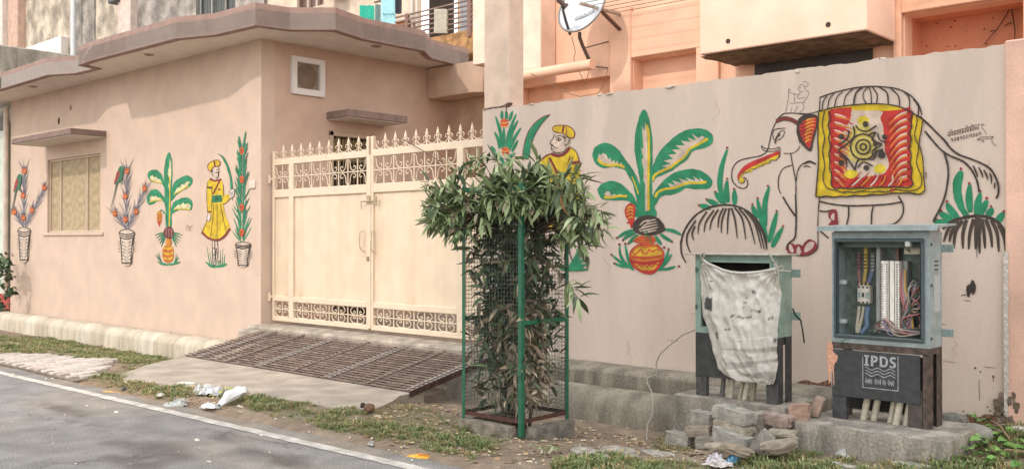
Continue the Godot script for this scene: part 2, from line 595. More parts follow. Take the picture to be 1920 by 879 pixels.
func build_paving() -> void:
	# patch of brick pavers set crosswise, each its own block
	var patch := plot([-70, 672, 0, 664, 45, 663, 110, 667, 172, 673, 218, 677, 205, 690, 186, 703, 160, 712, 134, 719, 69, 701, 0, 686, -70, 676])
	var base := MB.new()
	base.col = lin("9a8b7c")
	base.prism(flat(patch), LYING, -0.05, 0.008)
	var pave := structure("brick_pavement", base, mat("ffffff", 0.95, 0.2, 0.5, 0.3, 0.1))
	var ms := []
	for k in 4:
		var m := MB.new()
		m.box(Vector3.ZERO, Vector3(0.098, 0.06, 0.205), Basis(Vector3.UP, 0.02 * (k - 1.5)), 0.008)
		ms.append(m.mesh())
	var tones := ["d9cec3", "d3c6ba", "ded4ca", "cabcb0", "dccbbe"]
	var ix := 0
	var xx := -14.4
	while xx < -9.9:
		var zz := -5.65 + (0.105 if ix % 2 == 0 else 0.0)
		while zz < -4.2:
			var ok := true
			for d in [Vector2(0, 0), Vector2(0, 0.07), Vector2(0, -0.07)]:
				ok = ok and inside(patch, Vector2(xx, zz) + d)
			if ok:
				var b := part("brick_paver", ms[rng.randi() % 4], mat(tones[rng.randi() % 5], 0.9, 0.15, 0.4, 0.2, 0.08), pave)
				b.position = Vector3(xx + rng.randf_range(-0.003, 0.003), 0.0 + rng.randf_range(-0.006, 0.006), zz)
				b.rotation.z = rng.randf_range(-0.03, 0.03)
			zz += 0.213
		xx += 0.107
		ix += 1
	# concrete apron before the ramp
	var ap := PackedVector2Array()
	var outline := [-9.95, -4.72, -10.3, -4.86, -10.57, -5.16, -10.85, -5.45, -11.0, -5.69, -11.2, -6.0, -11.5, -6.3, -6.96, -6.3, -6.93, -6.0, -6.75, -5.75, -6.55, -5.42, -6.62, -5.26, -6.8, -5.18, -7.38, -5.17, -7.8, -5.07, -8.19, -5.06, -8.68, -5.04, -8.9, -4.93, -9.06, -4.86, -9.45, -4.8, -9.8, -4.68]
	for i in range(0, outline.size(), 2):
		ap.append(Vector2(outline[i] + 0.03 * noise.get_noise_1d(i * 50.0), outline[i + 1] + 0.03 * noise.get_noise_1d(i * 70.0)))
	var mb := MB.new()
	mb.prism(flat(ap), LYING, -0.1, 0.022)
	structure("concrete_apron", mb, mat("bcae9f", 0.92, 0.16, 2.0, 0.16, 0.2, 0.12))
	# sill under the gate
	mb = MB.new()
	mb.span(Vector3(-11.93, -0.2, -8.0), Vector3(-7.5, 0.296, -7.46), 0.03)
	mb.span(Vector3(-11.93, -0.2, -7.46), Vector3(-7.5, 0.255, -7.3), 0.03)
	structure("gate_sill", mb, mat("c6baaa", 0.92, 0.25, 1.8, 0.2, 0.3, 0.25, 0.0, "cloud"))
	mb = MB.new()
	mb.span(Vector3(-11.94, -0.2, -11.9), Vector3(-6.0, 0.27, -8.0))
	structure("courtyard_floor", mb, mat("b0a394", 0.9, 0.15, 1.0, 0.2, 0.2))
	# drain kerb of separate rounded blocks along the house
	var kerb := MB.new()
	kerb.span(Vector3(-22.5, -0.4, -7.7), Vector3(-11.5, 0.0, -7.45))
	var ks := structure("drain_kerb", kerb, mat("b9a992", 0.9, 0.2, 0.6, 0.25, 0.15))
	x_blocks(ks)
	# drain walls along the boundary wall
	mb = MB.new()
	var prof := [Vector2(-7.69, 0.275), Vector2(-7.6, 0.262), Vector2(-7.5, 0.235), Vector2(-7.475, 0.2), Vector2(-7.47, -0.4)]
	run_profile(mb, prof, -7.45, -2.75, 0.006)
	structure("wall_footing_ledge", mb, mat("aa9f8e", 0.92, 0.3, 1.6, 0.22, 0.3, 0.3, 0.0, "streak"))
	mb = MB.new()
	prof = [Vector2(-7.22, -0.4), Vector2(-7.21, 0.06), Vector2(-7.17, 0.12), Vector2(-7.1, 0.15), Vector2(-7.0, 0.135), Vector2(-6.91, 0.08), Vector2(-6.87, 0.0), Vector2(-6.86, -0.12), Vector2(-6.85, -0.4)]
	run_profile(mb, prof, -7.2, -3.9, 0.006)
	structure("drain_wall", mb, mat("a89e8d", 0.92, 0.3, 1.9, 0.2, 0.35, 0.25, 0.0, "streak"))

func run_profile(mb: MB, prof: Array, x0: float, x1: float, wob: float) -> void:   # profile of (z, y) run along x, a little uneven
	var rows := []
	for p in prof:
		var row := []
		var x := x0
		while x <= x1 + 1e-4:
			var k := wob * noise.get_noise_3d(x * 110.0, p.x * 200.0, p.y * 200.0)
			row.append(Vector3(x, p.y + k, p.x + k))
			x += 0.07
		rows.append(row)
	rows.reverse()
	mb.grid(rows)
	for e in [0, rows[0].size() - 1]:
		for i in range(1, rows.size() - 1):
			mb.otri(rows[0][e], rows[i][e], rows[i + 1][e], Vector3.LEFT if e == 0 else Vector3.RIGHT)
func x_blocks(parent: Node3D) -> void:
	var x := -22.4
	var k := 0
	var tones := ["d8cdb9", "d2c6b1", "dcd2c0", "cdc0ab"]
	while x < -11.6:
		var w := 0.50 + 0.14 * fposmod(k * 0.37, 1.0)
		if x + w > -11.5:
			w = -11.5 - x
		var mb := MB.new()
		var rows := []
		for p in [Vector2(-7.44, -0.35), Vector2(-7.44, 0.03), Vector2(-7.38, 0.06), Vector2(-7.26, 0.062), Vector2(-7.17, 0.045), Vector2(-7.11, 0.0), Vector2(-7.085, -0.07), Vector2(-7.08, -0.4)]:
			var row := []
			for i in 8:
				var u := i / 7.0
				var inset := 0.018 * (1.0 if i == 0 or i == 7 else 0.0)
				var xx := x + 0.003 + u * (w - 0.006)
				var q := 0.018 * noise.get_noise_3d(xx * 120.0, p.x * 160.0, p.y * 160.0)
				row.append(Vector3(xx, p.y - inset * (1.0 if p.y > -0.02 else 0.0) + q, p.x - inset + q))
			rows.append(row)
		rows.reverse()
		mb.grid(rows)
		part("kerb_block", mb, mat(tones[k % 4], 0.9, 0.14, 1.6, 0.12, 0.3, 0.1, 0.0, "streak"), parent)
		x += w
		k += 1

# ------------------------------------------------------------------ house
const PINK := "cfb8a6"
func build_house() -> void:
	var h := placed("corner_house", "single-storey pink house with mauve roof edge and painted figures on its wall", "house", Vector3(-16.6, 0, -9))
	var wm := mat(PINK, 0.9, 0.05, 2.6, 0.04, 0.4, 0.06)
	var mb := MB.new()
	var win := Rect2(-19.45, 1.64, 2.33, 1.43)
	var T := Transform3D(Basis.IDENTITY, Vector3(0, 0, WALL))
	holed(mb, -21.35, -11.94, -0.4, 4.42, [win], 0.23, T)
	var wall := part("street_wall", mb, wm, h)
	# small marks in the plaster: two drilled holes and a little switch plate
	mb = MB.new()
	mb.col = lin("5a4338")
	rock(mb, at_z(109, 227, WALL), Vector3(0.09, 0.14, 0.03), 2.0, 0.5)
	part("chipped_hole", mb, mat("ffffff", 0.95), wall)
	mb = MB.new()
	mb.col = lin("b08f78")
	rock(mb, at_z(131, 202, WALL), Vector3(0.1, 0.12, 0.02), 5.0, 0.4)
	part("chipped_hole", mb, mat("ffffff", 0.95), wall)
	mb = MB.new()
	mb.span(Vector3(-12.22, 2.25, WALL), Vector3(-12.07, 2.36, WALL + 0.025), 0.006)
	mb.box(Vector3(-12.145, 2.305, WALL + 0.028), Vector3(0.03, 0.05, 0.012))
	part("switch_plate", mb, mat("e6d6c8", 0.5, 0.05), wall)
	mb = MB.new()
	var TV := Transform3D(Basis(Vector3(0, 0, -1), Vector3(0, 1, 0), Vector3(1, 0, 0)), Vector3(-11.94, 0, 0))
	var vent := Rect2(8.26, 3.73, 0.46, 0.44)
	var door := Rect2(8.93, 0.3, 0.8, 2.84)
	holed(mb, 7.93, 11.36, -0.3, 4.42, [vent, door], 0.23, TV)
	part("side_wall", mb, mat("ccb09d", 0.9, 0.05, 2.0, 0.04, 0.3, 0.1), h)
	mb = MB.new()
	mb.span(Vector3(-12.1, -0.3, -11.6), Vector3(-9.9, 4.3, -11.36))
	part("courtyard_wall", mb, mat("c9ab94", 0.9, 0.1, 2.0, 0.06, 0.3), h)
	mb = MB.new()
	mb.span(Vector3(-21.3, -0.3, -13.0), Vector3(-12.2, 4.35, -12.8))
	mb.span(Vector3(-21.34, -0.3, -12.8), Vector3(-21.1, 4.35, -7.94))
	part("rear_wall", mb, wm, h)
	# roof slab: soffit plate, mauve fascia round its outline
	var o := [-22.6, -6.88, -19.58, -6.88, -17.34, -6.85, -16.82, -7.105, -16.1, -7.13, -15.95, -6.8, -15.37, -6.77, -12.82, -6.85, -12.185, -7.09, -11.23, -7.15, -11.12, -7.62, -10.66, -8.05, -10.85, -8.7, -10.84, -9.86, -11.22, -10.37, -11.32, -11.3]
	var edge := PackedVector2Array()
	for i in range(0, o.size(), 2):
		edge.append(Vector2(o[i], o[i + 1]))
	var poly := edge.duplicate()
	poly.append(Vector2(-22.6, -11.3))
	mb = MB.new()
	mb.prism(flat(poly), LYING, 4.405, 4.62)
	var slab := part("roof_slab", mb, mat("e6dcd4", 0.9, 0.05, 1.4, 0.04, 0.3), h)
	mb = MB.new()
	var line := MB.new()
	for i in edge.size() - 1:
		var a := edge[i]
		var b := edge[i + 1]
		var d := (b - a).normalized()
		var nn := Vector2(-d.y, d.x)       # points out of the roof
		var out := Vector3(nn.x, 0, nn.y)
		var pa := a - (edge[maxi(i - 1, 0)] - a).normalized() * 0.0
		for q in [[mb, 4.385, 4.70, 0.0, -0.11]]:
			var lo: float = q[1]
			var hi: float = q[2]
			var A := Vector3(pa.x, 0, pa.y)
			var B := Vector3(b.x, 0, b.y)
			var na := join_normal(edge, i)
			var nb := join_normal(edge, i + 1)
			var A2 := A + na * 0.1
			var B2 := B + nb * 0.1
			var Y := Vector3.UP
			mb.oquad(A + Y * lo, B + Y * lo, B + Y * hi, A + Y * hi, -(A2 - A))
			mb.oquad(A2 + Y * lo, B2 + Y * lo, B2 + Y * hi, A2 + Y * hi, A2 - A)
			mb.oquad(A + Y * hi, B + Y * hi, B2 + Y * hi, A2 + Y * hi, Y)
			mb.oquad(A + Y * lo, B + Y * lo, B2 + Y * lo, A2 + Y * lo, -Y)
			# thin dark drip groove at the foot of the fascia
			var e := (na + nb).normalized() * -0.003
			line.oquad(A + Y * (lo - 0.004) + e, B + Y * (lo - 0.004) + e, B + Y * (lo + 0.007) + e, A + Y * (lo + 0.007) + e, -(A2 - A))
	for e in [0, edge.size() - 1]:
		var A := Vector3(edge[e].x, 0, edge[e].y)
		var A2 := A + join_normal(edge, e) * 0.1
		mb.oquad(A + Vector3.UP * 4.385, A2 + Vector3.UP * 4.385, A2 + Vector3.UP * 4.7, A + Vector3.UP * 4.7, Vector3.FORWARD)
	var fascia := part("roof_fascia", mb, mat("a78b81", 0.88, 0.12, 1.2, 0.08, 0.25), h)
	part("drip_groove", line, mat("5d463f", 0.9), fascia)
	for q in [[60, 162], [278, 102], [705, 86]]:
		var p := at_y(q[0], q[1], 4.405)
		mb = MB.new()
		mb.lathe([Vector2(0.035, -0.012), Vector2(0.05, -0.016), Vector2(0.075, -0.01), Vector2(0.085, 0.0)], 16, Transform3D(Basis.IDENTITY, p))
		part("soffit_lamp_ring", mb, mat("a89488", 0.5, 0.05), slab)
	# deep beam at the end of the side wall
	mb = MB.new()
	mb.prism(PackedVector2Array([Vector2(-11.93, -10.92), Vector2(-10.84, -10.92), Vector2(-10.72, -11.02), Vector2(-10.72, -11.35), Vector2(-11.93, -11.35)].map(func(p): return Vector2(p.x, -p.y))), LYING, 3.885, 4.383)
	mb.span(Vector3(-10.72, 3.885, -11.35), Vector3(-9.95, 4.12, -11.05))
	part("roof_beam", mb, mat("d2b7a2", 0.9, 0.08, 1.5, 0.06, 0.3), h)
	# window with sill-hung canopy
	mb = MB.new()
	var fz := WALL - 0.06
	for r in [[-19.45, 1.64, -17.12, 1.68], [-19.45, 3.03, -17.12, 3.07], [-19.45, 1.68, -19.41, 3.03], [-17.16, 1.68, -17.12, 3.03], [-18.955, 1.68, -18.915, 3.03], [-17.785, 1.68, -17.745, 3.03]]:
		mb.span(Vector3(r[0], r[1], fz - 0.03), Vector3(r[2], r[3], fz + 0.02), 0.006)
	var wf := part("window", mb, mat("cdb9a4", 0.6, 0.06), h)
	for r in [[-19.41, -18.955], [-18.915, -17.785], [-17.745, -17.16]]:
		mb = MB.new()
		var rows := []
		for j in 2:
			var row := []
			for i in 60:
				row.append(Vector3(lerpf(r[0], r[1], i / 59.0), [1.68, 3.03][j], fz - 0.012 + 0.003 * sin(i * 2.1) + 0.004 * noise.get_noise_1d(i * 90.0)))
			rows.append(row)
		mb.grid(rows)
		var wm2 := mat("c8b390", 0.8, 0.14, 0.6, 0.16, 0.12)
		part("pane_screen", mb, wm2, wf)
	mb = MB.new()
	mb.span(Vector3(-19.62, 1.585, WALL), Vector3(-16.98, 1.64, WALL + 0.03), 0.008)
	part("window_sill", mb, wm, h)
	mb = MB.new()
	var ca := at_z(196, 250, WALL)
	var cl := -19.45 - 0.24
	mb.span(Vector3(-19.55, 3.345, WALL - 0.02), Vector3(-16.88, 3.45, WALL + 0.64), 0.008)
	var cw := part("window_canopy", mb, mat("917a70", 0.9, 0.15, 0.8, 0.1, 0.2), h)
	mb = MB.new()
	mb.span(Vector3(-19.52, 3.332, WALL), Vector3(-16.91, 3.345, WALL + 0.61))
	part("canopy_soffit", mb, mat("e4dad2", 0.9, 0.06), cw)
	# kitchen vent in the side wall
	mb = MB.new()
	holed(mb, 8.20, 8.79, 3.665, 4.225, [Rect2(8.285, 3.755, 0.415, 0.39)], 0.05, Transform3D(TV.basis, Vector3(-11.89, 0, 0)))
	var ev := part("exhaust_vent", mb, mat("f0ece9", 0.6, 0.04), h)
	mb = MB.new()
	mb.lathe([Vector2(0.178, 0.0), Vector2(0.186, 0.016), Vector2(0.196, 0.0)], 28, Transform3D(Basis(Vector3(0, 0, -1), Vector3(1, 0, 0), Vector3(0, -1, 0)), Vector3(-11.944, 3.95, -8.49)))
	part("fan_ring", mb, mat("a89684", 0.5), ev)
	mb = MB.new()
	mb.span(Vector3(-11.96, 3.74, -8.72), Vector3(-11.945, 4.16, -8.26))
	part("vent_backing", mb, mat("ad9a8a", 0.9), ev)
	mb = MB.new()
	mb.tube([Vector3(-11.944, 3.95, -8.49), Vector3(-11.93, 3.95, -8.49)], 0.178, 28)
	part("fan_cover", mb, mat("84705e", 0.7), ev)
	# door with its canopy behind the gate
	mb = MB.new()
	mb.span(Vector3(-11.96, 3.345, -10.02), Vector3(-11.4, 3.455, -8.85), 0.008)
	var dc := part("door_canopy", mb, mat("917a70", 0.9, 0.12, 0.8, 0.1, 0.2), h)
	mb = MB.new()
	mb.span(Vector3(-11.93, 3.332, -9.99), Vector3(-11.43, 3.345, -8.88))
	part("canopy_soffit", mb, mat("e4dad2", 0.9, 0.06), dc)
	mb = MB.new()
	for r in [[8.9, 8.97], [9.69, 9.76]]:
		mb.span(Vector3(-11.99, 0.3, -r[1]), Vector3(-11.915, 3.17, -r[0]), 0.006)
	mb.span(Vector3(-11.99, 3.1, -9.76), Vector3(-11.915, 3.17, -8.9), 0.006)
	var df := part("door", mb, mat("c9b29c", 0.7, 0.05), h)
	for k in 11:
		mb = MB.new()
		var z := -9.0 - k * 0.066
		mb.tube([Vector3(-11.97, 0.32, z), Vector3(-11.97, 3.1, z)], 0.009, 6)
		part("grille_bar", mb, mat("8f8064", 0.5), df)
	for y in [1.0, 2.0, 2.75]:
		mb = MB.new()
		mb.box(Vector3(-11.975, y, -9.33), Vector3(0.012, 0.03, 0.74))
		part("grille_rail", mb, mat("8f8064", 0.5), df)
	mb = MB.new()
	mb.span(Vector3(-12.16, 0.3, -9.72), Vector3(-12.1, 3.12, -8.94))
	part("door_panel", mb, mat("51422f", 0.8, 0.3, 0.5), df)
	mb = MB.new()
	for k in 14:
		var z := -8.99 - k * 0.052
		mb.span(Vector3(-12.06, 2.72, z - 0.018), Vector3(-12.05, 3.08, z + 0.018))
	part("bamboo_blind", mb, mat("c1a76c", 0.8, 0.2, 0.3), df)
	house_paintings(wall)

func join_normal(e: PackedVector2Array, i: int) -> Vector3:   # inward mitre at a corner of the roof outline
	var a := (e[i] - e[i - 1]).normalized() if i > 0 else (e[1] - e[0]).normalized()
	var b := (e[i + 1] - e[i]).normalized() if i < e.size() - 1 else a
	var na := Vector2(a.y, -a.x)
	var nb := Vector2(b.y, -b.x)
	var m := (na + nb).normalized()
	m /= maxf(0.4, m.dot(na))
	return Vector3(m.x, 0, m.y)

# ------------------------------------------------------------------ wall paintings
const GRN := "2e9569"
const DGR := "26845c"
const YEL := "ecc92f"
const RED := "cf3a32"
const ORA := "e2703f"
const DRK := "483c36"
const MRN := "8c3a35"
const SKN := "e2cbb8"
const LIL := "7f7c9c"

func paint_vase(p: Paint, cx: float, top: float, w: float, bot: float) -> void:
	var h := bot - top
	var l := cx - w / 2
	var r := cx + w / 2
	p.F("e7d3c2", [l, top + h * 0.14, l + w * 0.1, top + h * 0.05, cx, top, r - w * 0.1, top + h * 0.05, r, top + h * 0.14, r - w * 0.1, top + h * 0.24, r - w * 0.22, bot, l + w * 0.2, bot, l + w * 0.1, top + h * 0.24])
	p.L(DRK, w * 0.06, [l, top + h * 0.15, l + w * 0.1, top + h * 0.05, cx, top, r - w * 0.1, top + h * 0.05, r, top + h * 0.15])
	for k in 3:
		p.L(DRK, w * 0.08, [l + 2, top + h * (0.11 + k * 0.06), cx, top + h * (0.16 + k * 0.065), r - 2, top + h * (0.11 + k * 0.06)])
	p.L(DRK, w * 0.07, [l + w * 0.1, top + h * 0.25, l + w * 0.16, top + h * 0.6, l + w * 0.2, bot])
	p.L(DRK, w * 0.07, [r - w * 0.1, top + h * 0.25, r - w * 0.18, top + h * 0.6, r - w * 0.22, bot])
	p.L(DRK, w * 0.09, [l + w * 0.18, bot, r - w * 0.2, bot])
	for k in 6:
		var y := top + h * (0.36 + k * 0.1)
		p.L(DRK, w * 0.05, [l + w * 0.2, y, cx - w * 0.04, y + h * 0.07], 1)
		p.L(DRK, w * 0.05, [r - w * 0.22, y, cx + w * 0.03, y + h * 0.07], 1)
	for k in 5:
		var y := top + h * (0.36 + k * 0.07)
		p.L(DRK, w * 0.035, [l + w * 0.08, y + 4, l - w * 0.12, y - 3 + k], 1)
		p.L(DRK, w * 0.035, [r - w * 0.08, y + 4, r + w * 0.12, y - 3 + k], 1)

func paint_flower_vase(p: Paint, bird: float, reach: float) -> void:
	var r := RandomNumberGenerator.new()
	r.seed = 5
	var stems := [[150, 575, 158, 190], [148, 570, 78, 470], [160, 575, 272 + reach, 310]]
	for s in stems:
		var a := Vector2(s[0], s[1])
		var b := Vector2(s[2], s[3])
		var cnt := int(a.distance_to(b) / 8.0)
		for k in cnt:
			var q := a.lerp(b, float(k) / cnt)
			var d := (b - a).normalized().rotated(0.42 * (1 if k % 2 == 0 else -1) * r.randf_range(0.4, 1.2))
			var e := q + d * r.randf_range(60, 105)
			p.L([LIL, "6d7070", "9a9fae"][k % 3], 3.6, [q.x, q.y, (q.x + e.x) / 2 + 3, (q.y + e.y) / 2, e.x, e.y], 1)
	for f in [[158, 205], [147, 365], [148, 512], [80, 474], [215, 462], [268 + reach, 315]]:
		p.O(ORA, f[0], f[1], 15, 19)
		for k in 3:
			p.L(["b8452f", "efb45a", "a63a2c"][k], 4.0, [f[0] - 12, f[1] - 9 + k * 8, f[0], f[1] - 3 + k * 8, f[0] + 12, f[1] - 11 + k * 8])
		for k in 4:
			p.L("4d4a5a", 3.0, [f[0] - 12 + k * 8, f[1] - 16, f[0] - 17 + k * 11, f[1] - 40], 1)
	p.L("5f7467", 9.0, [95, 268 + bird, 78, 350 + bird, 48, 468 + bird * 0.6], 1)
	p.F("3f8162", [118, 172 + bird, 138, 182 + bird, 136, 212 + bird, 124, 262 + bird, 102, 278 + bird, 90, 292 + bird, 80, 282 + bird, 92, 235 + bird, 104, 190 + bird])
	p.F("a8433e", [98, 205 + bird, 112, 212 + bird, 104, 250 + bird, 74, 290 + bird, 86, 240 + bird])
	p.L("3f8162", 5.0, [118, 265 + bird, 128, 280 + bird, 116, 284 + bird])
	paint_vase(p, 156, 574, 98, 788)

func paint_house_banana(p: Paint) -> void:
	p.F(GRN, [425, 85, 443, 130, 447, 220, 441, 330, 437, 400, 441, 480, 440, 562, 405, 562, 402, 460, 396, 330, 393, 220, 402, 130])
	p.F(GRN, [403, 330, 382, 288, 355, 282, 310, 270, 288, 235, 300, 205, 335, 195, 370, 215, 392, 262, 402, 300])
	p.F(GRN, [405, 440, 388, 398, 355, 396, 312, 420, 290, 412, 285, 365, 310, 330, 350, 322, 385, 358, 402, 395])
	p.F(GRN, [436, 345, 458, 280, 500, 245, 540, 232, 572, 250, 572, 285, 545, 310, 510, 330, 480, 350, 438, 395])
	p.F(GRN, [436, 465, 450, 410, 490, 380, 540, 372, 570, 395, 572, 440, 550, 455, 500, 450, 470, 460, 438, 480])
	for a in [[303, 240, 320, 233, 330, 246, 342, 240, 352, 256, 366, 256, 380, 275, 345, 272, 312, 260], [300, 372, 315, 362, 328, 370, 342, 360, 355, 374, 370, 376, 386, 390, 340, 386, 306, 402], [460, 345, 478, 312, 490, 310, 505, 288, 518, 292, 535, 272, 560, 272, 545, 295, 500, 325], [455, 442, 485, 415, 497, 422, 515, 405, 527, 416, 548, 408, 562, 425, 556, 446, 500, 440], [430, 118, 440, 160, 438, 250, 428, 335, 422, 300, 430, 260, 417, 220, 426, 170]]:
		p.F("eee2b4", a, false)
	for a in [[306, 258, 345, 276, 382, 278], [300, 402, 340, 390, 386, 391], [458, 350, 500, 328, 548, 298], [455, 448, 500, 443, 558, 450], [430, 240, 430, 400, 426, 555]]:
		p.L(YEL, 7.0, a)
	p.L(GRN, 8.0, [398, 475, 380, 453, 362, 462])
	p.F("d99a32", [346, 485, 354, 462, 374, 460, 382, 490, 374, 530, 355, 525])
	for k in 4:
		p.L(RED, 4.0, [348, 478 + k * 14, 364, 486 + k * 14, 380, 476 + k * 14])
	p.F(RED, [350, 528, 376, 528, 370, 545, 364, 560, 358, 545], false)
	for s in [-1.0, 1.0]:
		for k in 5:
			p.L(DGR, 9.0, [423 + s * 24, 595 + k * 9, 423 + s * (56 - k * 5), 600 + k * 13, 423 + s * (88 - k * 10), 612 + k * 18], 3)
	p.O("7a3338", 423, 597, 33, 42)
	for k in 12:
		p.L("dcb9ac", 4.0, [403 + (k % 3) * 17, 572 + k * 4.4, 411 + (k % 3) * 17, 569 + k * 4.4])
	p.O("dd8f32", 422, 655, 20, 24)
	p.O("dd8f32", 418, 728, 38, 60)
	for k in 6:
		p.L([YEL, RED][k % 2], 8.0 if k % 2 == 0 else 4.0, [384 + absf(k - 2.5) * 3, 690 + k * 16, 418, 698 + k * 16, 454 - absf(k - 2.5) * 3, 690 + k * 16])
	p.F(GRN, [340, 768, 365, 782, 395, 788, 420, 792, 450, 788, 475, 780, 497, 782, 470, 796, 420, 802, 375, 798])
	for k in 4:
		p.L("5b6560" if k % 2 else GRN, 5.0, [378, 786, 366 - k * 6, 750, 362 - k * 9, 712 + k * 8], 1)
		p.L(GRN, 5.0, [458, 786, 466 + k * 5, 760, 470 + k * 7, 722 + k * 12], 1)

func paint_reeds(p: Paint, x: float, y0: float, y1: float) -> void:
	var r := RandomNumberGenerator.new()
	r.seed = 9
	var k := 0
	var y := y0
	while y > y1 + 40:
		for s in [-1.0, 1.0]:
			var f := 1.0 - 0.5 * (y0 - y) / (y0 - y1)
			var sp := r.randf_range(14, 62) * f
			var up := r.randf_range(60, 110)
			p.L([GRN, "4a9c77", DGR, "3d7d63"][k % 4], 8.5, [x + s * 5, y, x + s * sp * 0.6, y - up * 0.5, x + s * sp, y - up], 3)
			k += 1
		y -= 13
	for yy in [105, 282, 452, 606]:
		p.O(ORA, x, yy, 15, 24)
		for q in 3:
			p.L("a8402f", 4.0, [x - 12, yy - 8 + q * 9, x, yy - 3 + q * 9, x + 12, yy - 8 + q * 9])

func paint_small_guard(p: Paint) -> void:
	p.F(GRN, [155, 125, 190, 145, 220, 200, 240, 280, 247, 345, 234, 345, 225, 270, 205, 200, 178, 150])
	p.L("2c4a3d", 3.0, [155, 125, 190, 145, 220, 200, 240, 280, 247, 345])
	for k in 9:
		p.L([GRN, "4a9c77"][k % 2], 6.0, [105 + k * 11, 800, 98 + k * 12, 760, 88 + k * 14, 690 + (k * 37) % 50], 1)
	p.F(GRN, [80, 780, 110, 800, 140, 805, 180, 800, 212, 795, 190, 815, 140, 820, 100, 812])
	p.F("e6d2c4", [118, 655, 134, 660, 136, 740, 138, 800, 128, 806, 122, 740])
	p.F("e6d2c4", [148, 655, 160, 700, 158, 755, 170, 775, 150, 785, 142, 760, 150, 700])
	for a in [[120, 655, 123, 740, 128, 805, 140, 800], [134, 660, 138, 740, 136, 790], [150, 655, 156, 710, 152, 765, 165, 785, 172, 772], [146, 700, 142, 760, 150, 785], [124, 700, 135, 705], [124, 740, 136, 745], [148, 730, 156, 726]]:
		p.L(DRK, 4.5, a)
	p.F(YEL, [105, 278, 130, 288, 170, 280, 184, 310, 188, 370, 180, 405, 120, 405, 118, 485, 92, 486, 88, 400, 90, 310])
	p.F(YEL, [182, 385, 224, 370, 240, 385, 205, 425, 183, 432])
	p.F(YEL, [118, 418, 180, 415, 200, 500, 230, 580, 196, 632, 150, 655, 95, 642, 55, 605, 85, 540, 106, 480])
	p.L(MRN, 14.0, [57, 603, 95, 638, 150, 652, 195, 628, 229, 580])
	p.F(DGR, [117, 380, 178, 376, 182, 418, 117, 424], false)
	p.O("1f5f45", 150, 400, 14, 7)
	p.L(MRN, 9.0, [168, 285, 125, 372])
	p.L(MRN, 12.0, [106, 276, 135, 290, 176, 280])
	p.L(DRK, 12.0, [88, 330, 116, 332])
	p.L(MRN, 8.0, [92, 478, 118, 478])
	p.O(MRN, 162, 343, 7)
	for a in [[90, 300, 86, 390, 92, 486], [118, 320, 118, 480], [186, 310, 190, 370, 182, 405], [183, 432, 205, 425, 240, 386], [130, 430, 122, 540, 108, 635], [150, 430, 150, 648], [168, 430, 192, 540, 208, 610], [106, 480, 85, 540, 56, 604]]:
		p.L("6b4a2c", 3.5, a)
	p.F("ecdccf", [94, 492, 88, 520, 98, 540, 110, 520, 112, 494])
	p.F("ecdccf", [222, 362, 238, 340, 256, 350, 252, 382, 234, 396])
	for a in [[94, 492, 88, 520, 98, 540, 110, 520, 112, 494], [222, 362, 238, 340, 256, 350, 252, 382, 234, 396], [230, 365, 252, 358], [232, 376, 252, 370], [240, 395, 246, 408]]:
		p.L(DRK, 3.5, a)
	p.F("e4cfc0", [116, 232, 122, 256, 140, 275, 152, 268, 158, 240, 160, 212, 130, 208])
	p.F(YEL, [93, 215, 95, 190, 125, 168, 155, 163, 168, 180, 160, 198, 130, 205, 110, 232])
	p.L(MRN, 5.0, [93, 215, 95, 190, 125, 168, 155, 163, 168, 180, 160, 198, 130, 205, 110, 232, 93, 215])
	p.L(MRN, 10.0, [132, 168, 137, 200])
	for a in [[158, 208, 161, 235, 156, 242, 158, 262, 140, 276], [118, 225, 120, 250, 128, 262], [142, 224, 153, 222]]:
		p.L(DRK, 4.0, a)
	p.L(DRK, 6.0, [140, 243, 150, 238, 160, 241])
	p.O(DRK, 118, 228, 6, 10)

func scribble(p: Paint, x: float, y: float, w: float, h: float, hex: String) -> void:
	for k in 3:
		p.L(hex, 2.5, [x, y + k * h * 0.4, x + w * 0.3, y - h * 0.2 + k * h * 0.4, x + w * 0.45, y + h * 0.1 + k * h * 0.4, x + w * 0.8 - k * 8, y - h * 0.2 + k * h * 0.4])

func house_paintings(wall: Node3D) -> void:
	var pm := mat("ffffff", 0.8, 0.16, 0.7, 0.2, 0.12)
	var todo := [
		["painted_flower_vase", "painted flower vase with a parrot, at the wall's far left end beside the window", func(p): p.fr(5.0, 262.0, 3.5, 0.86); paint_flower_vase(p, 52.0, 42.0)],
		["painted_flower_vase", "painted flower vase with a parrot, between the window and the banana plant", func(p): p.fr(190.0, 260.0, 3.38); paint_flower_vase(p, 0.0, 0.0)],
		["painted_banana_plant", "small painted banana plant growing from a yellow pot on the house wall", func(p): p.fr(190.0, 260.0, 3.38); paint_house_banana(p); scribble(p, 530, 555, 55, 30, "a08c80")],
		["painted_guard", "painted man in a yellow robe raising a green sword on the house wall", func(p): p.fr(360.0, 250.0, 3.257); paint_small_guard(p)],
		["painted_reed_vase", "painted tall green reeds with orange flowers in a vase near the wall corner", func(p): p.fr(360.0, 250.0, 3.257); paint_reeds(p, 301, 660, 35); paint_vase(p, 308, 664, 96, 806)]]
	for t in todo:
		var p := Paint.new()
		p.host = self
		p.z = WALL
		t[2].call(p)
		part(t[0], p.mb, pm, wall, t[1])

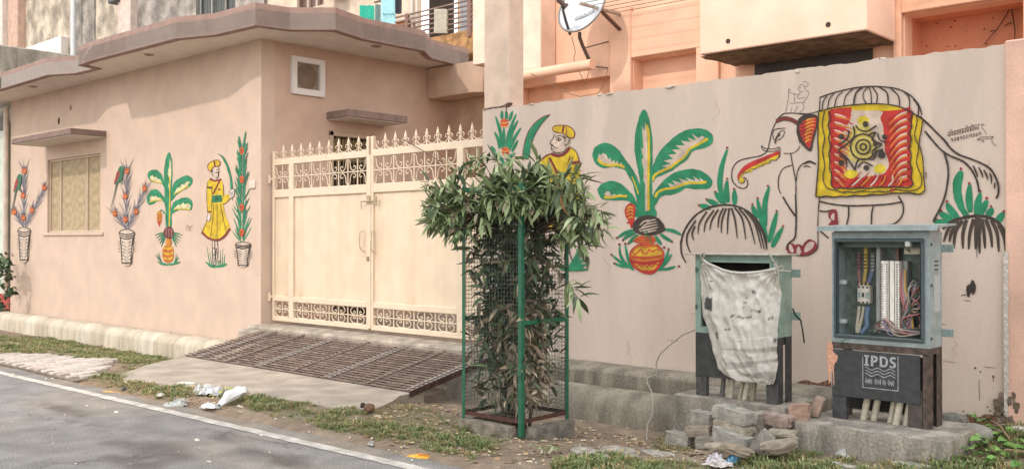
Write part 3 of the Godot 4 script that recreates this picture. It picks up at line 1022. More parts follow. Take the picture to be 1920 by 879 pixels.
func right_paintings(wall: Node3D) -> void:
	var pm := mat("ffffff", 0.8, 0.16, 0.7, 0.2, 0.12)
	var p := Paint.new()
	# --- guard behind the tree guard
	p.host = self
	p.fr(900, 180, 4.396)
	for a in [[180, 190, 180, 120], [216, 195, 218, 125], [240, 205, 268, 122], [215, 445, 240, 300, 297, 148], [228, 430, 258, 310, 312, 200], [240, 450, 280, 350, 337, 262], [262, 460, 312, 362], [185, 435, 165, 290, 128, 168], [160, 432, 150, 360, 118, 296], [196, 435, 196, 255], [125, 460, 90, 412], [200, 560, 160, 500, 120, 470], [215, 560, 250, 500, 290, 470]]:
		p.L(GRN, 25.0, a, 2)
	for f in [[200, 222], [210, 455]]:
		p.O(ORA, f[0], f[1], 32, 36)
		for k in 4:
			p.L([RED, "efae52"][k % 2], 7.0, [f[0] - 30, f[1] - 22 + k * 16, f[0], f[1] - 12 + k * 15, f[0] + 30, f[1] - 24 + k * 16])
	p.F(GRN, [577, 152, 520, 170, 450, 220, 398, 290, 370, 380, 352, 505, 402, 512, 415, 430, 440, 340, 490, 250, 540, 190])
	p.L("3a4a40", 6.0, [577, 152, 540, 190, 490, 250, 440, 340, 415, 430])
	p.L(MRN, 7.0, [577, 153, 505, 180, 430, 245, 385, 325, 360, 420, 350, 500])
	p.F(YEL, [500, 560, 512, 520, 540, 496, 600, 478, 650, 495, 720, 450, 742, 422, 780, 445, 806, 490, 818, 545, 825, 640, 850, 760, 870, 900, 880, 1010, 830, 1080, 740, 1120, 640, 1120, 560, 1080, 570, 900, 520, 760])
	p.F(SKN, [612, 312, 604, 345, 578, 388, 598, 402, 588, 440, 640, 470, 700, 470, 740, 400, 738, 340, 690, 310])
	p.F(YEL, [600, 285, 605, 255, 650, 241, 720, 246, 765, 275, 780, 315, 765, 345, 730, 340, 700, 315, 640, 300])
	p.L(MRN, 8.0, [600, 285, 605, 255, 650, 241, 720, 246, 765, 275, 780, 315, 765, 345, 730, 340, 700, 315, 640, 300, 600, 285])
	p.L(MRN, 18.0, [692, 246, 680, 302])
	p.L(MRN, 7.0, [712, 252, 712, 308])
	for a in [[612, 312, 604, 345, 577, 390, 600, 402, 588, 418, 592, 445, 615, 462, 645, 470], [640, 470, 690, 458, 712, 425], [624, 352, 645, 344, 672, 356, 650, 370, 626, 360], [622, 334, 665, 328, 702, 350], [698, 375, 708, 340, 735, 348, 730, 385, 708, 410, 700, 390], [594, 432, 612, 436], [618, 385, 630, 382]]:
		p.L(DRK, 6.5, a)
	p.L(DRK, 11.0, [584, 398, 600, 408, 622, 426, 652, 428], 1)
	p.L(DRK, 12.0, [690, 325, 700, 350])
	p.O(DRK, 648, 357, 9)
	p.L(MRN, 26.0, [588, 478, 650, 492, 702, 470, 738, 424])
	p.L(MRN, 12.0, [512, 522, 545, 492, 605, 470])
	p.L(DRK, 6.0, [742, 420, 784, 448, 808, 496, 818, 545])
	p.L(MRN, 22.0, [572, 508, 600, 560, 640, 640])
	p.L(MRN, 24.0, [742, 552, 826, 545])
	for a in [[742, 490, 722, 565], [770, 500, 730, 530], [560, 530, 560, 600], [850, 760, 870, 900, 882, 1010, 830, 1085, 740, 1125], [700, 800, 720, 1100]]:
		p.L("6b4a2c", 6.0, a)
	p.F("e6d2c4", [700, 1120, 730, 1120, 735, 1300, 770, 1380, 700, 1390, 705, 1250])
	p.L(DRK, 8.0, [700, 1120, 706, 1290, 700, 1385, 770, 1385, 740, 1300, 730, 1120])
	for k in 5:
		p.L(GRN, 24.0, [740, 1400, 790 + k * 10, 1330 + k * 24, 860 + k * 8 - absf(k - 3) * 16, 1250 + k * 45], 2)
		p.O(MRN, 866 + k * 8 - absf(k - 3) * 16, 1245 + k * 45, 10)
	p.F(GRN, [640, 1400, 700, 1390, 860, 1425, 875, 1435, 700, 1440])
	part("painted_guard", p.mb, pm, wall, "painted man in a yellow turban with a green sword, half hidden by the caged shrub")
	# --- large banana plant
	p = Paint.new()
	p.host = self
	p.fr(1100, 190, 4.396)
	p.F(GRN, [470, 65, 505, 105, 528, 200, 545, 320, 545, 480, 540, 640, 545, 760, 562, 860, 570, 952, 405, 952, 412, 880, 425, 780, 440, 700, 432, 610, 412, 500, 396, 400, 400, 290, 420, 180, 442, 105])
	p.F(GRN, [540, 570, 560, 500, 600, 420, 660, 350, 740, 280, 830, 235, 920, 222, 990, 235, 1035, 270, 1045, 310, 1035, 345, 980, 380, 900, 400, 862, 425, 830, 480, 760, 530, 700, 570, 640, 600, 580, 625, 545, 660])
	p.F(GRN, [545, 800, 565, 740, 620, 670, 700, 600, 790, 565, 880, 557, 960, 580, 1015, 620, 1040, 665, 1025, 705, 980, 722, 880, 722, 820, 715, 760, 750, 700, 770, 640, 775, 600, 800, 565, 860])
	p.F(GRN, [445, 720, 420, 640, 380, 560, 330, 490, 280, 420, 230, 370, 170, 343, 110, 350, 65, 385, 48, 440, 65, 500, 110, 540, 160, 548, 220, 537, 270, 550, 310, 562, 345, 612, 385, 690, 405, 780, 430, 860])
	p.F(GRN, [425, 890, 395, 790, 350, 740, 300, 690, 250, 665, 190, 655, 130, 680, 92, 715, 98, 755, 120, 800, 160, 812, 220, 818, 300, 815, 360, 830, 392, 855])
	p.F(SKN, [487, 165, 499, 230, 502, 400, 502, 600, 507, 760, 502, 900, 484, 905, 482, 760, 486, 690, 470, 645, 472, 560, 455, 480, 470, 470, 452, 380, 470, 395, 456, 200, 476, 245], false)
	p.F(SKN, [860, 388, 830, 432, 790, 474, 720, 524, 640, 565, 565, 610, 590, 575, 664, 542, 622, 535, 694, 512, 636, 486, 715, 472, 676, 441, 748, 432, 706, 400, 778, 392, 732, 364, 814, 362, 778, 324, 858, 337, 838, 299, 904, 318, 868, 264, 922, 300, 955, 284, 978, 302], false)
	p.F(SKN, [700, 715, 672, 676, 738, 692, 706, 652, 792, 672, 758, 633, 846, 662, 818, 627, 902, 657, 880, 619, 942, 656, 934, 628, 980, 664, 900, 682, 820, 690, 760, 706], false)
	p.F(SKN, [94, 470, 102, 430, 122, 440, 136, 426, 162, 440, 178, 480, 196, 462, 208, 500, 226, 478, 238, 510, 256, 488, 268, 520, 287, 503, 308, 540, 240, 530, 180, 528, 115, 500], false)
	p.F(SKN, [142, 768, 165, 738, 190, 745, 205, 775, 232, 760, 250, 780, 282, 762, 300, 785, 200, 792], false)
	for a in [[548, 652, 562, 608, 622, 574, 692, 543, 752, 498, 812, 453, 846, 398, 882, 373, 942, 343, 1002, 306], [568, 790, 590, 748, 650, 722, 720, 714, 780, 692, 840, 670, 910, 674, 990, 664], [95, 475, 125, 510, 190, 527, 240, 522, 290, 532, 314, 544], [145, 790, 220, 790, 260, 780, 335, 782]]:
		p.L(YEL, 20.0, a)
	p.L(YEL, 20.0, [497, 195, 512, 280, 513, 480, 510, 640, 512, 900])
	p.L(YEL, 10.0, [374, 618, 400, 680, 428, 762])
	p.fr(1140, 360, 5.494)
	p.L(DGR, 14.0, [300, 150, 270, 110, 225, 120])
	p.F(RED, [170, 190, 185, 150, 220, 118, 265, 125, 285, 165, 280, 230, 268, 310, 240, 374, 225, 330, 190, 320, 212, 295, 185, 250])
	for a in [[195, 172, 225, 152, 262, 162], [188, 205, 228, 182, 266, 196], [198, 238, 235, 217, 264, 232], [212, 270, 245, 252, 262, 262]]:
		p.L("e9a13c", 17.0, a)
	for a in [[268, 392, 180, 420, 95, 472], [285, 422, 210, 450, 152, 494], [312, 442, 250, 490, 210, 532], [590, 385, 680, 402, 757, 442], [540, 432, 600, 475, 667, 512], [488, 452, 520, 500, 552, 542]]:
		p.L(GRN, 34.0, a, 2)
	for a in [[265, 802, 185, 740, 130, 650, 118, 548], [255, 797, 205, 680, 178, 542], [215, 775, 130, 720, 42, 650], [215, 772, 130, 758, 66, 735], [552, 765, 600, 680, 622, 598], [540, 792, 610, 710, 657, 638], [510, 800, 540, 795, 570, 790], [555, 797, 630, 788, 697, 764]]:
		p.L(GRN, 27.0, a, 2)
	for q in [[92, 472], [154, 494], [210, 530], [660, 512], [578, 570], [118, 536], [178, 530], [35, 644], [66, 735], [624, 588], [656, 632], [732, 765]]:
		p.O(MRN, q[0], q[1], 12)
	p.F("d9772f", [262, 502, 300, 460, 380, 445, 460, 455, 497, 490, 470, 522, 440, 540, 500, 535, 565, 600, 572, 680, 540, 760, 470, 830, 410, 842, 340, 820, 258, 760, 228, 680, 240, 600, 310, 540, 330, 525, 300, 520])
	p.F(RED, [228, 690, 400, 720, 572, 680, 540, 765, 470, 832, 410, 844, 340, 822, 256, 762])
	p.F("e9b63a", [252, 648, 275, 600, 330, 568, 400, 580, 480, 565, 530, 590, 552, 638, 400, 662])
	p.F("e9b63a", [262, 735, 330, 748, 400, 750, 470, 745, 530, 722, 480, 795, 400, 806, 318, 788])
	for a in [[262, 502, 330, 522, 400, 525, 497, 490], [290, 485, 380, 500, 480, 478], [325, 465, 390, 475, 455, 462], [330, 540, 400, 548, 450, 540], [252, 610, 275, 645, 310, 618, 340, 590, 370, 635, 410, 625, 425, 590, 460, 615, 500, 590, 535, 600], [250, 665, 400, 680, 560, 655], [255, 715, 400, 732, 540, 705], [270, 735, 300, 765, 330, 745, 355, 770, 380, 748, 405, 772, 430, 748, 460, 768, 490, 738, 520, 755]]:
		p.L(RED, 12.0, a)
	p.L(RED, 11.0, [310, 540, 240, 600, 228, 680, 258, 760, 340, 820, 410, 842, 470, 830, 540, 760, 572, 680, 565, 600, 500, 535])
	p.L("ef9a4a", 7.0, [255, 700, 400, 708, 545, 690])
	p.F(DRK, [256, 380, 265, 320, 310, 265, 390, 240, 470, 245, 540, 285, 592, 372, 560, 410, 480, 440, 400, 446, 310, 430])
	for a in [[330, 342, 370, 305, 428, 284], [345, 372, 400, 330, 512, 308], [318, 388, 400, 358, 517, 333], [328, 405, 420, 385, 522, 360], [370, 420, 440, 405, 502, 390], [400, 310, 470, 285, 500, 290]]:
		p.L("d8c4b4", 13.0, a, 2)
	p.L(DGR, 16.0, [402, 405, 395, 460, 392, 512], 1)
	p.L(DGR, 16.0, [425, 450, 445, 532], 1)
	part("painted_banana_plant", p.mb, pm, wall, "large painted banana plant rising from a round red and yellow pot")
	# --- domed bush in front of the elephant
	p = Paint.new()
	p.host = self
	p.fr(1260, 260, 3.6615)
	for a in [[365, 448, 332, 330, 342, 200, 382, 72], [388, 438, 376, 360, 381, 285], [434, 452, 432, 400, 431, 350], [350, 445, 322, 400, 297, 365], [322, 458, 280, 437, 238, 416], [268, 477, 225, 466, 186, 456], [592, 545, 570, 500, 553, 460], [652, 690, 620, 560, 588, 412], [645, 600, 640, 450, 670, 328], [668, 712, 696, 610, 724, 500], [690, 745, 722, 680, 764, 608]]:
		p.L(GRN, 34.0, a, 2)
	for q in [[381, 62], [380, 274], [428, 344], [297, 364], [238, 416], [186, 455], [555, 450], [590, 407], [661, 323], [722, 495], [765, 600]]:
		p.O("a83f45", q[0], q[1], 8)
	p.L(DRK, 13.0, [62, 735, 75, 660, 110, 590, 170, 520, 250, 475, 340, 456, 430, 459, 510, 490, 570, 540, 612, 602, 645, 680, 652, 755])
	for a in [[62, 700, 68, 790, 98, 852], [165, 560, 110, 650, 105, 720, 130, 787], [160, 600, 140, 650, 150, 697], [240, 500, 190, 580, 180, 652], [290, 490, 235, 570, 222, 642], [320, 485, 275, 560, 262, 627], [355, 475, 325, 540, 318, 612], [375, 475, 345, 560, 340, 647], [395, 475, 385, 560, 382, 657], [410, 475, 435, 560, 450, 682], [430, 470, 485, 550, 508, 692], [460, 475, 530, 570, 572, 722], [500, 490, 570, 580, 617, 752], [540, 520, 600, 620, 637, 762], [560, 540, 625, 640, 655, 765]]:
		p.L("50433a", 12.0, a, 4)
	part("painted_round_bush", p.mb, pm, wall, "painted round bush in dark strands with green shoots, left of the elephant")
	# --- elephant
	p = Paint.new()
	p.host = self
	p.fr(1360, 140, 3.995)
	for a in [[580, 50, 610, 54, 626, 75, 604, 88, 576, 70], [576, 70, 556, 88, 552, 106, 566, 126, 590, 122], [600, 88, 600, 110, 625, 130, 622, 160, 600, 190, 585, 215, 592, 250, 560, 285], [566, 130, 545, 165, 555, 178, 602, 166], [548, 150, 510, 140, 484, 130, 478, 112, 496, 112], [480, 100, 472, 190, 455, 280], [585, 210, 540, 210, 500, 216, 484, 206], [545, 235, 518, 285], [500, 245, 494, 285], [520, 145, 520, 205], [560, 98, 572, 98]]:
		p.L("6a5e58", 3.0, a)
	p.L(DRK, 8.0, [604, 300, 545, 290, 490, 287, 440, 293, 400, 325, 370, 380, 350, 430, 335, 500, 315, 570, 270, 605, 200, 620, 130, 635, 80, 665, 52, 720, 55, 790, 90, 835, 138, 852, 168, 830, 166, 790, 140, 768])
	p.F(RED, [402, 572, 340, 595, 230, 640, 160, 672, 112, 722, 92, 762, 100, 790, 120, 745, 165, 712, 250, 668, 340, 622, 410, 598])
	p.F(YEL, [404, 600, 340, 625, 250, 670, 165, 714, 118, 750, 108, 785, 135, 750, 165, 732, 195, 728, 215, 706, 245, 702, 275, 678, 315, 668, 345, 640, 375, 640])
	p.L(DRK, 5.0, [412, 605, 385, 640, 350, 640, 335, 662, 300, 664, 280, 684, 248, 684, 228, 704, 196, 708, 172, 730, 140, 735, 112, 765, 102, 800, 130, 815, 148, 795, 138, 770])
	p.O(YEL, 126, 790, 20)
	p.L(MRN, 26.0, [386, 348, 440, 328, 500, 338, 552, 368])
	for a in [[380, 336, 440, 314, 500, 324, 556, 354], [386, 360, 440, 342, 500, 352, 546, 382]]:
		p.L(DRK, 5.0, a)
	for a in [[366, 490, 358, 440, 380, 408, 455, 400], [378, 512, 386, 470, 420, 422, 446, 425, 432, 465, 396, 492], [272, 530, 300, 550, 360, 556, 412, 540], [272, 530, 285, 562, 330, 574, 385, 570, 414, 548], [414, 560, 410, 618], [440, 588, 480, 590, 530, 577, 564, 535]]:
		p.L(DRK, 6.0, a)
	p.L(DRK, 12.0, [376, 515, 382, 480, 400, 450])
	p.O(DRK, 404, 448, 9, 15)
	for a in [[492, 590, 510, 690, 530, 800, 532, 900], [500, 678, 440, 700, 405, 760, 400, 840, 418, 890], [535, 800, 545, 720, 580, 670, 640, 650, 682, 668]]:
		p.L(DRK, 8.0, a)
	p.L(DRK, 16.0, [590, 668, 635, 650, 680, 672], 2)
	p.L(DRK, 8.0, [590, 690, 615, 682, 640, 694])
	p.F(DRK, [543, 350, 580, 308, 640, 294, 692, 310, 697, 370, 676, 450, 645, 572, 600, 546, 558, 500, 538, 430])
	p.F(RED, [566, 372, 620, 332, 680, 322, 684, 375, 660, 455, 636, 548, 604, 515, 566, 450])
	for a in [[608, 345, 640, 332, 678, 330], [600, 372, 650, 352, 680, 352], [605, 398, 650, 378, 678, 378], [606, 424, 645, 404, 668, 408], [596, 450, 640, 430, 662, 436], [602, 478, 636, 458, 654, 462], [600, 505, 630, 486, 646, 492]]:
		p.L("e8a63a", 12.0, a, 3)
	for a in [[572, 372, 620, 352], [566, 398, 612, 380], [562, 425, 610, 408], [566, 450, 606, 436], [575, 475, 606, 462], [590, 500, 612, 490]]:
		p.L(DRK, 7.0, a, 1)
	p.L(DRK, 7.0, [560, 290, 640, 290, 700, 272, 724, 262])
	# lower legs and belly
	p.fr(1470, 370, 6.76)
	for a in [[152, -40, 160, 230, 155, 420, 140, 515, 90, 560], [-10, -10, 60, 110, 152, 240]]:
		p.L(DRK, 22.0, a)
	p.F("9c3a40", [95, 575, 45, 610, 38, 660, 70, 710, 160, 722, 230, 735, 330, 722, 405, 670, 425, 610, 395, 555, 330, 530, 275, 560, 240, 610, 200, 590, 150, 600])
	for a in [[70, 610, 98, 600, 130, 690, 84, 684], [165, 655, 195, 615, 222, 700, 172, 708], [262, 690, 290, 598, 345, 562, 392, 580, 350, 660]]:
		p.F("e8cfc4", a)
	p.L(DRK, 14.0, [60, 700, 110, 720, 230, 738, 330, 722, 420, 655, 438, 560, 434, 400, 440, 180, 455, 10])
	p.L(DRK, 24.0, [90, 558, 50, 605, 40, 660])
	for a in [[455, 50, 620, 85, 820, 105, 1100, 100, 1330, 85, 1490, 58], [825, 110, 826, 230, 800, 345], [1140, 110, 1120, 200, 1115, 350], [1455, -20, 1512, 80, 1520, 180, 1480, 270, 1400, 335, 1300, 350], [455, 170, 540, 178, 630, 156], [440, 400, 500, 455, 570, 515]]:
		p.L(DRK, 20.0, a)
	p.F("9c3a40", [568, 205, 600, 165, 640, 148, 672, 172, 690, 350, 568, 350, 610, 295, 576, 262])
	p.F("e8cfc4", [600, 232, 640, 198, 646, 262, 632, 292, 606, 266])
	# tail and rump
	p.fr(1720, 200, 6.278)
	for a in [[30, 110, 120, 190, 220, 290, 330, 400, 400, 490, 500, 565, 640, 615, 780, 675, 880, 745, 955, 890, 965, 1010, 938, 1080], [95, 285, 180, 390, 290, 510, 400, 580, 540, 640, 620, 710, 680, 800, 720, 900, 735, 1000], [320, 530, 355, 640, 372, 740, 366, 880, 318, 1100, 195, 1350]]:
		p.L(DRK, 24.0, a)
	for a in [[665, 690, 700, 770, 722, 830], [730, 710, 765, 780, 782, 838], [790, 740, 820, 800, 838, 860], [860, 780, 880, 830, 882, 910], [925, 890, 915, 970]]:
		p.L(DRK, 20.0, a, 2)
	part("painted_elephant", p.mb, pm, wall, "large painted elephant carrying a red and yellow patterned cloth, seen from its left")
	var eleph := p
	# --- howdah cloth as a part of its own
	p = Paint.new()
	p.host = self
	p.layer = 60
	p.fr(1520, 140, 3.5167)
	p.L(DRK, 9.0, [62, 150, 150, 120, 250, 95, 370, 78, 480, 80, 580, 95, 660, 135, 715, 195, 738, 265])
	p.L(DRK, 7.0, [65, 150, 60, 245])
	for a in [[110, 140, 85, 180, 80, 228], [155, 125, 125, 165, 115, 226], [215, 110, 175, 150, 160, 216], [280, 95, 235, 140, 222, 202], [380, 82, 350, 120, 355, 165, 375, 192], [388, 80, 402, 130, 404, 192], [410, 82, 442, 130, 437, 192]]:
		p.L(DRK, 7.5, a)
	p.L(DRK, 12.0, [345, 84, 302, 120, 287, 196])
	for a in [[455, 82, 507, 120, 516, 198], [530, 90, 582, 140, 590, 208], [610, 105, 652, 150, 657, 228], [680, 160, 715, 210, 712, 272]]:
		p.L(DRK, 9.5, a)
	p.F(YEL, [58, 242, 150, 218, 280, 200, 400, 192, 520, 198, 620, 222, 700, 265, 744, 300, 735, 360, 720, 450, 740, 540, 747, 640, 757, 760, 720, 787, 600, 777, 480, 787, 350, 797, 200, 802, 100, 805, 36, 802, 45, 700, 52, 560, 48, 420, 55, 300])
	p.F(RED, [128, 235, 270, 215, 285, 238, 470, 238, 640, 232, 682, 252, 667, 350, 660, 480, 667, 600, 677, 722, 640, 737, 500, 737, 350, 742, 220, 747, 150, 747, 140, 640, 130, 520, 135, 400, 124, 300])
	p.F(SKN, [275, 238, 300, 236, 470, 240, 462, 285, 480, 335, 490, 420, 495, 500, 520, 580, 500, 640, 450, 662, 330, 676, 250, 668, 215, 620, 205, 560, 215, 480, 205, 420, 235, 350, 262, 300])
	p.F("e6d374", [270, 365, 320, 330, 370, 330, 415, 375, 430, 430, 450, 490, 420, 540, 370, 570, 300, 575, 250, 540, 232, 470, 255, 410])
	p.O("e8cf3a", 460, 620, 40, 32)
	p.O("e8cf3a", 270, 655, 48, 30)
	p.O("e8cf3a", 350, 300, 40, 28)
	for k in 9:
		var y := 246.0 + k * 52.0
		var q := 150.0 - absf(k - 1.0) * 9.0
		p.L(RED, 24.0, [138, y - 8, 175, y - 6 + k * 2, 138 + q * 0.7, y + 6 + k * 5, 138 + q, y + 26 + k * 7], 1)
		p.L("ecd9c8", 10.0, [160, y + 14, 190, y + 20 + k * 2, 160 + q * 0.55, y + 36 + k * 5], 2)
		p.L("e8863a", 13.0, [166, y + 26, 205, y + 36 + k * 2, 172 + q * 0.7, y + 54 + k * 5], 2)
		p.L(RED, 11.0, [150, y + 38, 200, y + 48 + k * 2, 170 + q * 0.62, y + 66 + k * 5], 1)
	for k in 10:
		var y := 232.0 + k * 47.0
		p.L(RED, 30.0, [664, y - 6, 610, y + 6, 560, y + 26 + k * 2, 512 + k * 2, y + 66 + k * 6], 1)
		p.L("ecd9c8", 12.0, [640, y + 12, 596, y + 30, 552, y + 62 + k * 3], 2)
		p.L("e8863a", 15.0, [644, y + 24, 600, y + 40, 556, y + 66 + k * 2, 520 + k * 2, y + 98 + k * 4], 2)
		p.L(RED, 12.0, [650, y + 36, 600, y + 52, 540, y + 92 + k * 3], 1)
	for k in 6:
		p.L(RED, 20.0, [230 + k * 66.0, 740, 275 + k * 62, 705, 340 + k * 46, 636 + k * 8], 1)
		p.L(["ecd9c8", "ea9a3f"][k % 2], 10.0, [275 + k * 60.0, 734, 312 + k * 58, 702, 360 + k * 46, 660], 2)
	p.L(DRK, 9.0, [55, 245, 50, 420, 55, 560, 45, 700, 37, 803])
	p.L(DRK, 9.0, [37, 803, 70, 806, 110, 800, 150, 807, 200, 801, 240, 804, 290, 795, 350, 800, 400, 790, 480, 792, 540, 780, 600, 782, 660, 778, 720, 788, 757, 762])
	p.L(DRK, 7.0, [744, 300, 735, 360, 721, 450, 742, 540, 749, 640, 758, 765])
	p.L(DRK, 7.0, [95, 240, 80, 330, 95, 420, 82, 500, 96, 600, 85, 680, 110, 745, 180, 765, 215, 776, 250, 770, 290, 776, 350, 766, 400, 774, 450, 768, 500, 772, 560, 756, 650, 766, 722, 745, 737, 680, 702, 580, 717, 480, 690, 400, 706, 310, 700, 268])
	p.L(DRK, 9.0, [122, 240, 132, 290, 120, 330, 130, 380, 122, 420, 134, 470, 124, 520, 130, 570, 128, 620, 142, 660, 138, 715, 160, 750, 210, 744, 260, 752, 320, 745, 380, 750, 440, 740, 500, 742, 560, 738, 640, 744, 680, 722, 664, 680, 674, 630, 660, 580, 668, 530, 655, 480, 668, 430, 658, 380, 672, 340, 660, 300, 682, 250])
	p.L(DRK, 8.0, [60, 242, 150, 217, 280, 199, 400, 191, 520, 197, 620, 221, 700, 266, 742, 296])
	for q in [20.0, 48.0, 84.0]:
		p.R(DRK, 11.0, 350, 475, q)
	for a in [[300, 335, 330, 365, 380, 370, 436, 335], [255, 368, 245, 420, 188, 460], [445, 385, 460, 430, 506, 446], [316, 612, 350, 575, 412, 602], [192, 533, 235, 560, 240, 612]]:
		p.L(DRK, 10.0, a)
	for a in [[284, 340, 292, 400, 244, 455, 188, 500, 248, 556, 296, 630], [380, 402, 432, 378, 410, 430, 472, 460, 410, 502, 422, 552, 400, 556, 320, 560, 296, 628]]:
		p.L(DRK, 11.0, a)
	p.L(DRK, 14.0, [430, 545, 440, 508, 482, 494])
	p.F(DRK, [418, 420, 470, 460, 415, 470], false)
	for q in [[365, 325, 19], [205, 407, 18], [490, 410, 17], [472, 527, 25], [370, 614, 19], [205, 580, 19]]:
		p.O(DRK, q[0], q[1], q[2])
	var el := wall.get_node("painted_elephant")
	part("saddle_cloth", p.mb, pm, el)
	# --- painter's name and number
	p = Paint.new()
	p.host = self
	p.fr(1720, 200, 6.278)
	var ink := "6b5247"
	var up := func(x: float) -> float: return 305.0 - (x - 365.0) * 0.24
	p.L(ink, 6.0, [365, 300, 450, 285, 560, 255, 640, 235, 700, 212, 800, 208, 765, 232, 800, 280, 824, 326])
	for k in 12:
		var x := 372.0 + k * 31.0
		var y: float = up.call(x)
		p.L(ink, 7.0, [x + 16, y - 6, x + 13, y + 50])
		if k % 3 != 1:
			p.L(ink, 6.0, [x - 6, y + 8, x - 12, y + 28, x + 2, y + 38, x + 13, y + 20])
		else:
			p.L(ink, 6.0, [x - 8, y + 4, x + 2, y + 22, x - 8, y + 44])
		if k in [1, 7, 9]:
			p.L(ink, 5.0, [x + 14, y - 2, x + 2, y - 30, x - 16, y - 20])
	var strokes := {"9": [24, 14, 12, 22, 2, 12, 12, 0, 24, 12, 22, 34, 12, 46], "3": [2, 4, 16, 0, 20, 10, 8, 20, 22, 30, 14, 44, 0, 42], "8": [12, 22, 2, 10, 12, 0, 22, 10, 12, 22, 0, 34, 12, 46, 24, 34, 12, 22], "5": [22, 0, 4, 2, 4, 18, 18, 20, 22, 34, 10, 46, 0, 40], "0": [12, 0, 2, 14, 2, 32, 12, 44, 22, 32, 22, 12, 12, 0], "6": [20, 0, 6, 16, 2, 36, 12, 46, 22, 34, 12, 24, 4, 32]}
	var digits := "9389509360"
	for k in digits.length():
		var x := 400.0 + k * 37.0
		var y := 372.0 - k * 8.5
		var a: Array = strokes[digits[k]]
		var b := []
		for i in range(0, a.size(), 2):
			b.append_array([x + a[i] * 1.05, y + a[i + 1] * 0.85])
		p.L(ink, 7.0, b)
	p.L(ink, 6.0, [705, 390, 730, 375, 745, 390, 720, 395, 760, 372, 780, 420, 790, 372, 815, 380, 830, 360, 850, 378, 905, 350, 885, 382, 900, 430, 945, 466])
	p.L(ink, 6.0, [740, 362, 800, 352, 905, 350])
	p.fr(1520, 140, 3.5167)
	p.L(ink, 4.0, [762, 640, 770, 690], 1)
	p.L(ink, 4.0, [768, 645, 762, 690], 1)
	part("painted_signature", p.mb, pm, wall, "painter's handwritten name and phone number above the elephant's tail")
	# --- bush by the right end
	p = Paint.new()
	p.host = self
	p.fr(1720, 290, 3.255)
	p.F(GRN, [275, 95, 286, 120, 274, 200, 287, 300, 326, 382, 300, 387, 255, 330, 226, 250, 221, 170, 246, 110])
	for a in [[328, 352, 320, 265, 325, 178], [365, 370, 374, 300, 390, 232], [385, 370, 410, 320, 432, 276], [430, 374, 450, 350, 462, 322], [488, 418, 510, 385, 532, 352], [256, 392, 210, 340, 183, 296], [222, 407, 180, 380, 137, 348], [192, 428, 150, 415, 102, 404]]:
		p.L(GRN, 40.0, a, 2)
	for q in [[271, 85], [322, 174], [387, 222], [428, 264], [454, 314], [533, 345], [185, 285], [149, 341], [116, 393]]:
		p.O("a83f45", q[0], q[1], 9)
	p.L(DRK, 20.0, [158, 452, 220, 406, 300, 381, 380, 373, 450, 386, 510, 426, 545, 500, 556, 580, 555, 640, 540, 700], 0)
	for a in [[240, 410, 195, 450, 165, 532], [262, 408, 215, 470, 200, 532], [280, 402, 238, 470, 226, 572], [305, 396, 283, 480, 283, 572], [350, 392, 325, 480, 318, 577], [368, 385, 362, 480, 360, 577], [385, 385, 382, 490, 385, 602], [398, 392, 412, 480, 418, 572], [422, 392, 452, 480, 461, 566], [456, 398, 492, 480, 502, 592], [500, 425, 535, 500, 545, 600]]:
		p.L("50433a", 21.0, a, 4)
	p.L(DRK, 4.0, [370, 470, 368, 625])
	p.F(DRK, [305, 852, 306, 805, 328, 788, 336, 765, 350, 770, 362, 800, 360, 832, 342, 856, 332, 835, 322, 868, 312, 866])
	p.L("7d5e50", 5.0, [270, 860, 300, 852])
	part("painted_round_bush", p.mb, pm, wall, "painted round bush with stubby green shoots at the wall's right end")

# ------------------------------------------------------------------ gate
func scroll_path(c: Vector3, sx: float, sy: float, w: float, h: float, kind: int) -> Array:
	var o := []
	var a := []
	match kind:
		0:   # lyre scroll of the upper panels: from a corner inwards, round and curled
			a = [0.98, 0.98, 0.80, 0.80, 0.78, 0.55, 0.70, 0.28, 0.48, 0.10, 0.26, 0.16, 0.20, 0.36, 0.34, 0.46, 0.44, 0.36]
		1:   # flower scroll of the lower panels
			a = [0.02, 0.96, 0.3, 0.98, 0.52, 0.72, 0.56, 0.4, 0.42, 0.14, 0.22, 0.16, 0.16, 0.36, 0.27, 0.46, 0.34, 0.36]
		2:   # half of the heart between two spikes
			a = [0.0, 0.05, 0.3, 0.08, 0.62, 0.3, 0.78, 0.62, 0.62, 0.9, 0.36, 0.82, 0.34, 0.6, 0.5, 0.56]
	var cv := Curve3D.new()
	for i in range(0, a.size(), 2):
		cv.add_point(c + Vector3(a[i] * w * sx, a[i + 1] * h * sy, 0))
	for i in range(0, a.size(), 2):
		var p := i / 2
		var q0: Vector3 = cv.get_point_position(maxi(p - 1, 0))
		var q1: Vector3 = cv.get_point_position(mini(p + 1, cv.point_count - 1))
		cv.set_point_in(p, (q0 - q1) / 6.0)
		cv.set_point_out(p, (q1 - q0) / 6.0)
	var l := cv.get_baked_length()
	var m := 15
	for i in m + 1:
		o.append(cv.sample_baked(l * i / m, true))
	return o

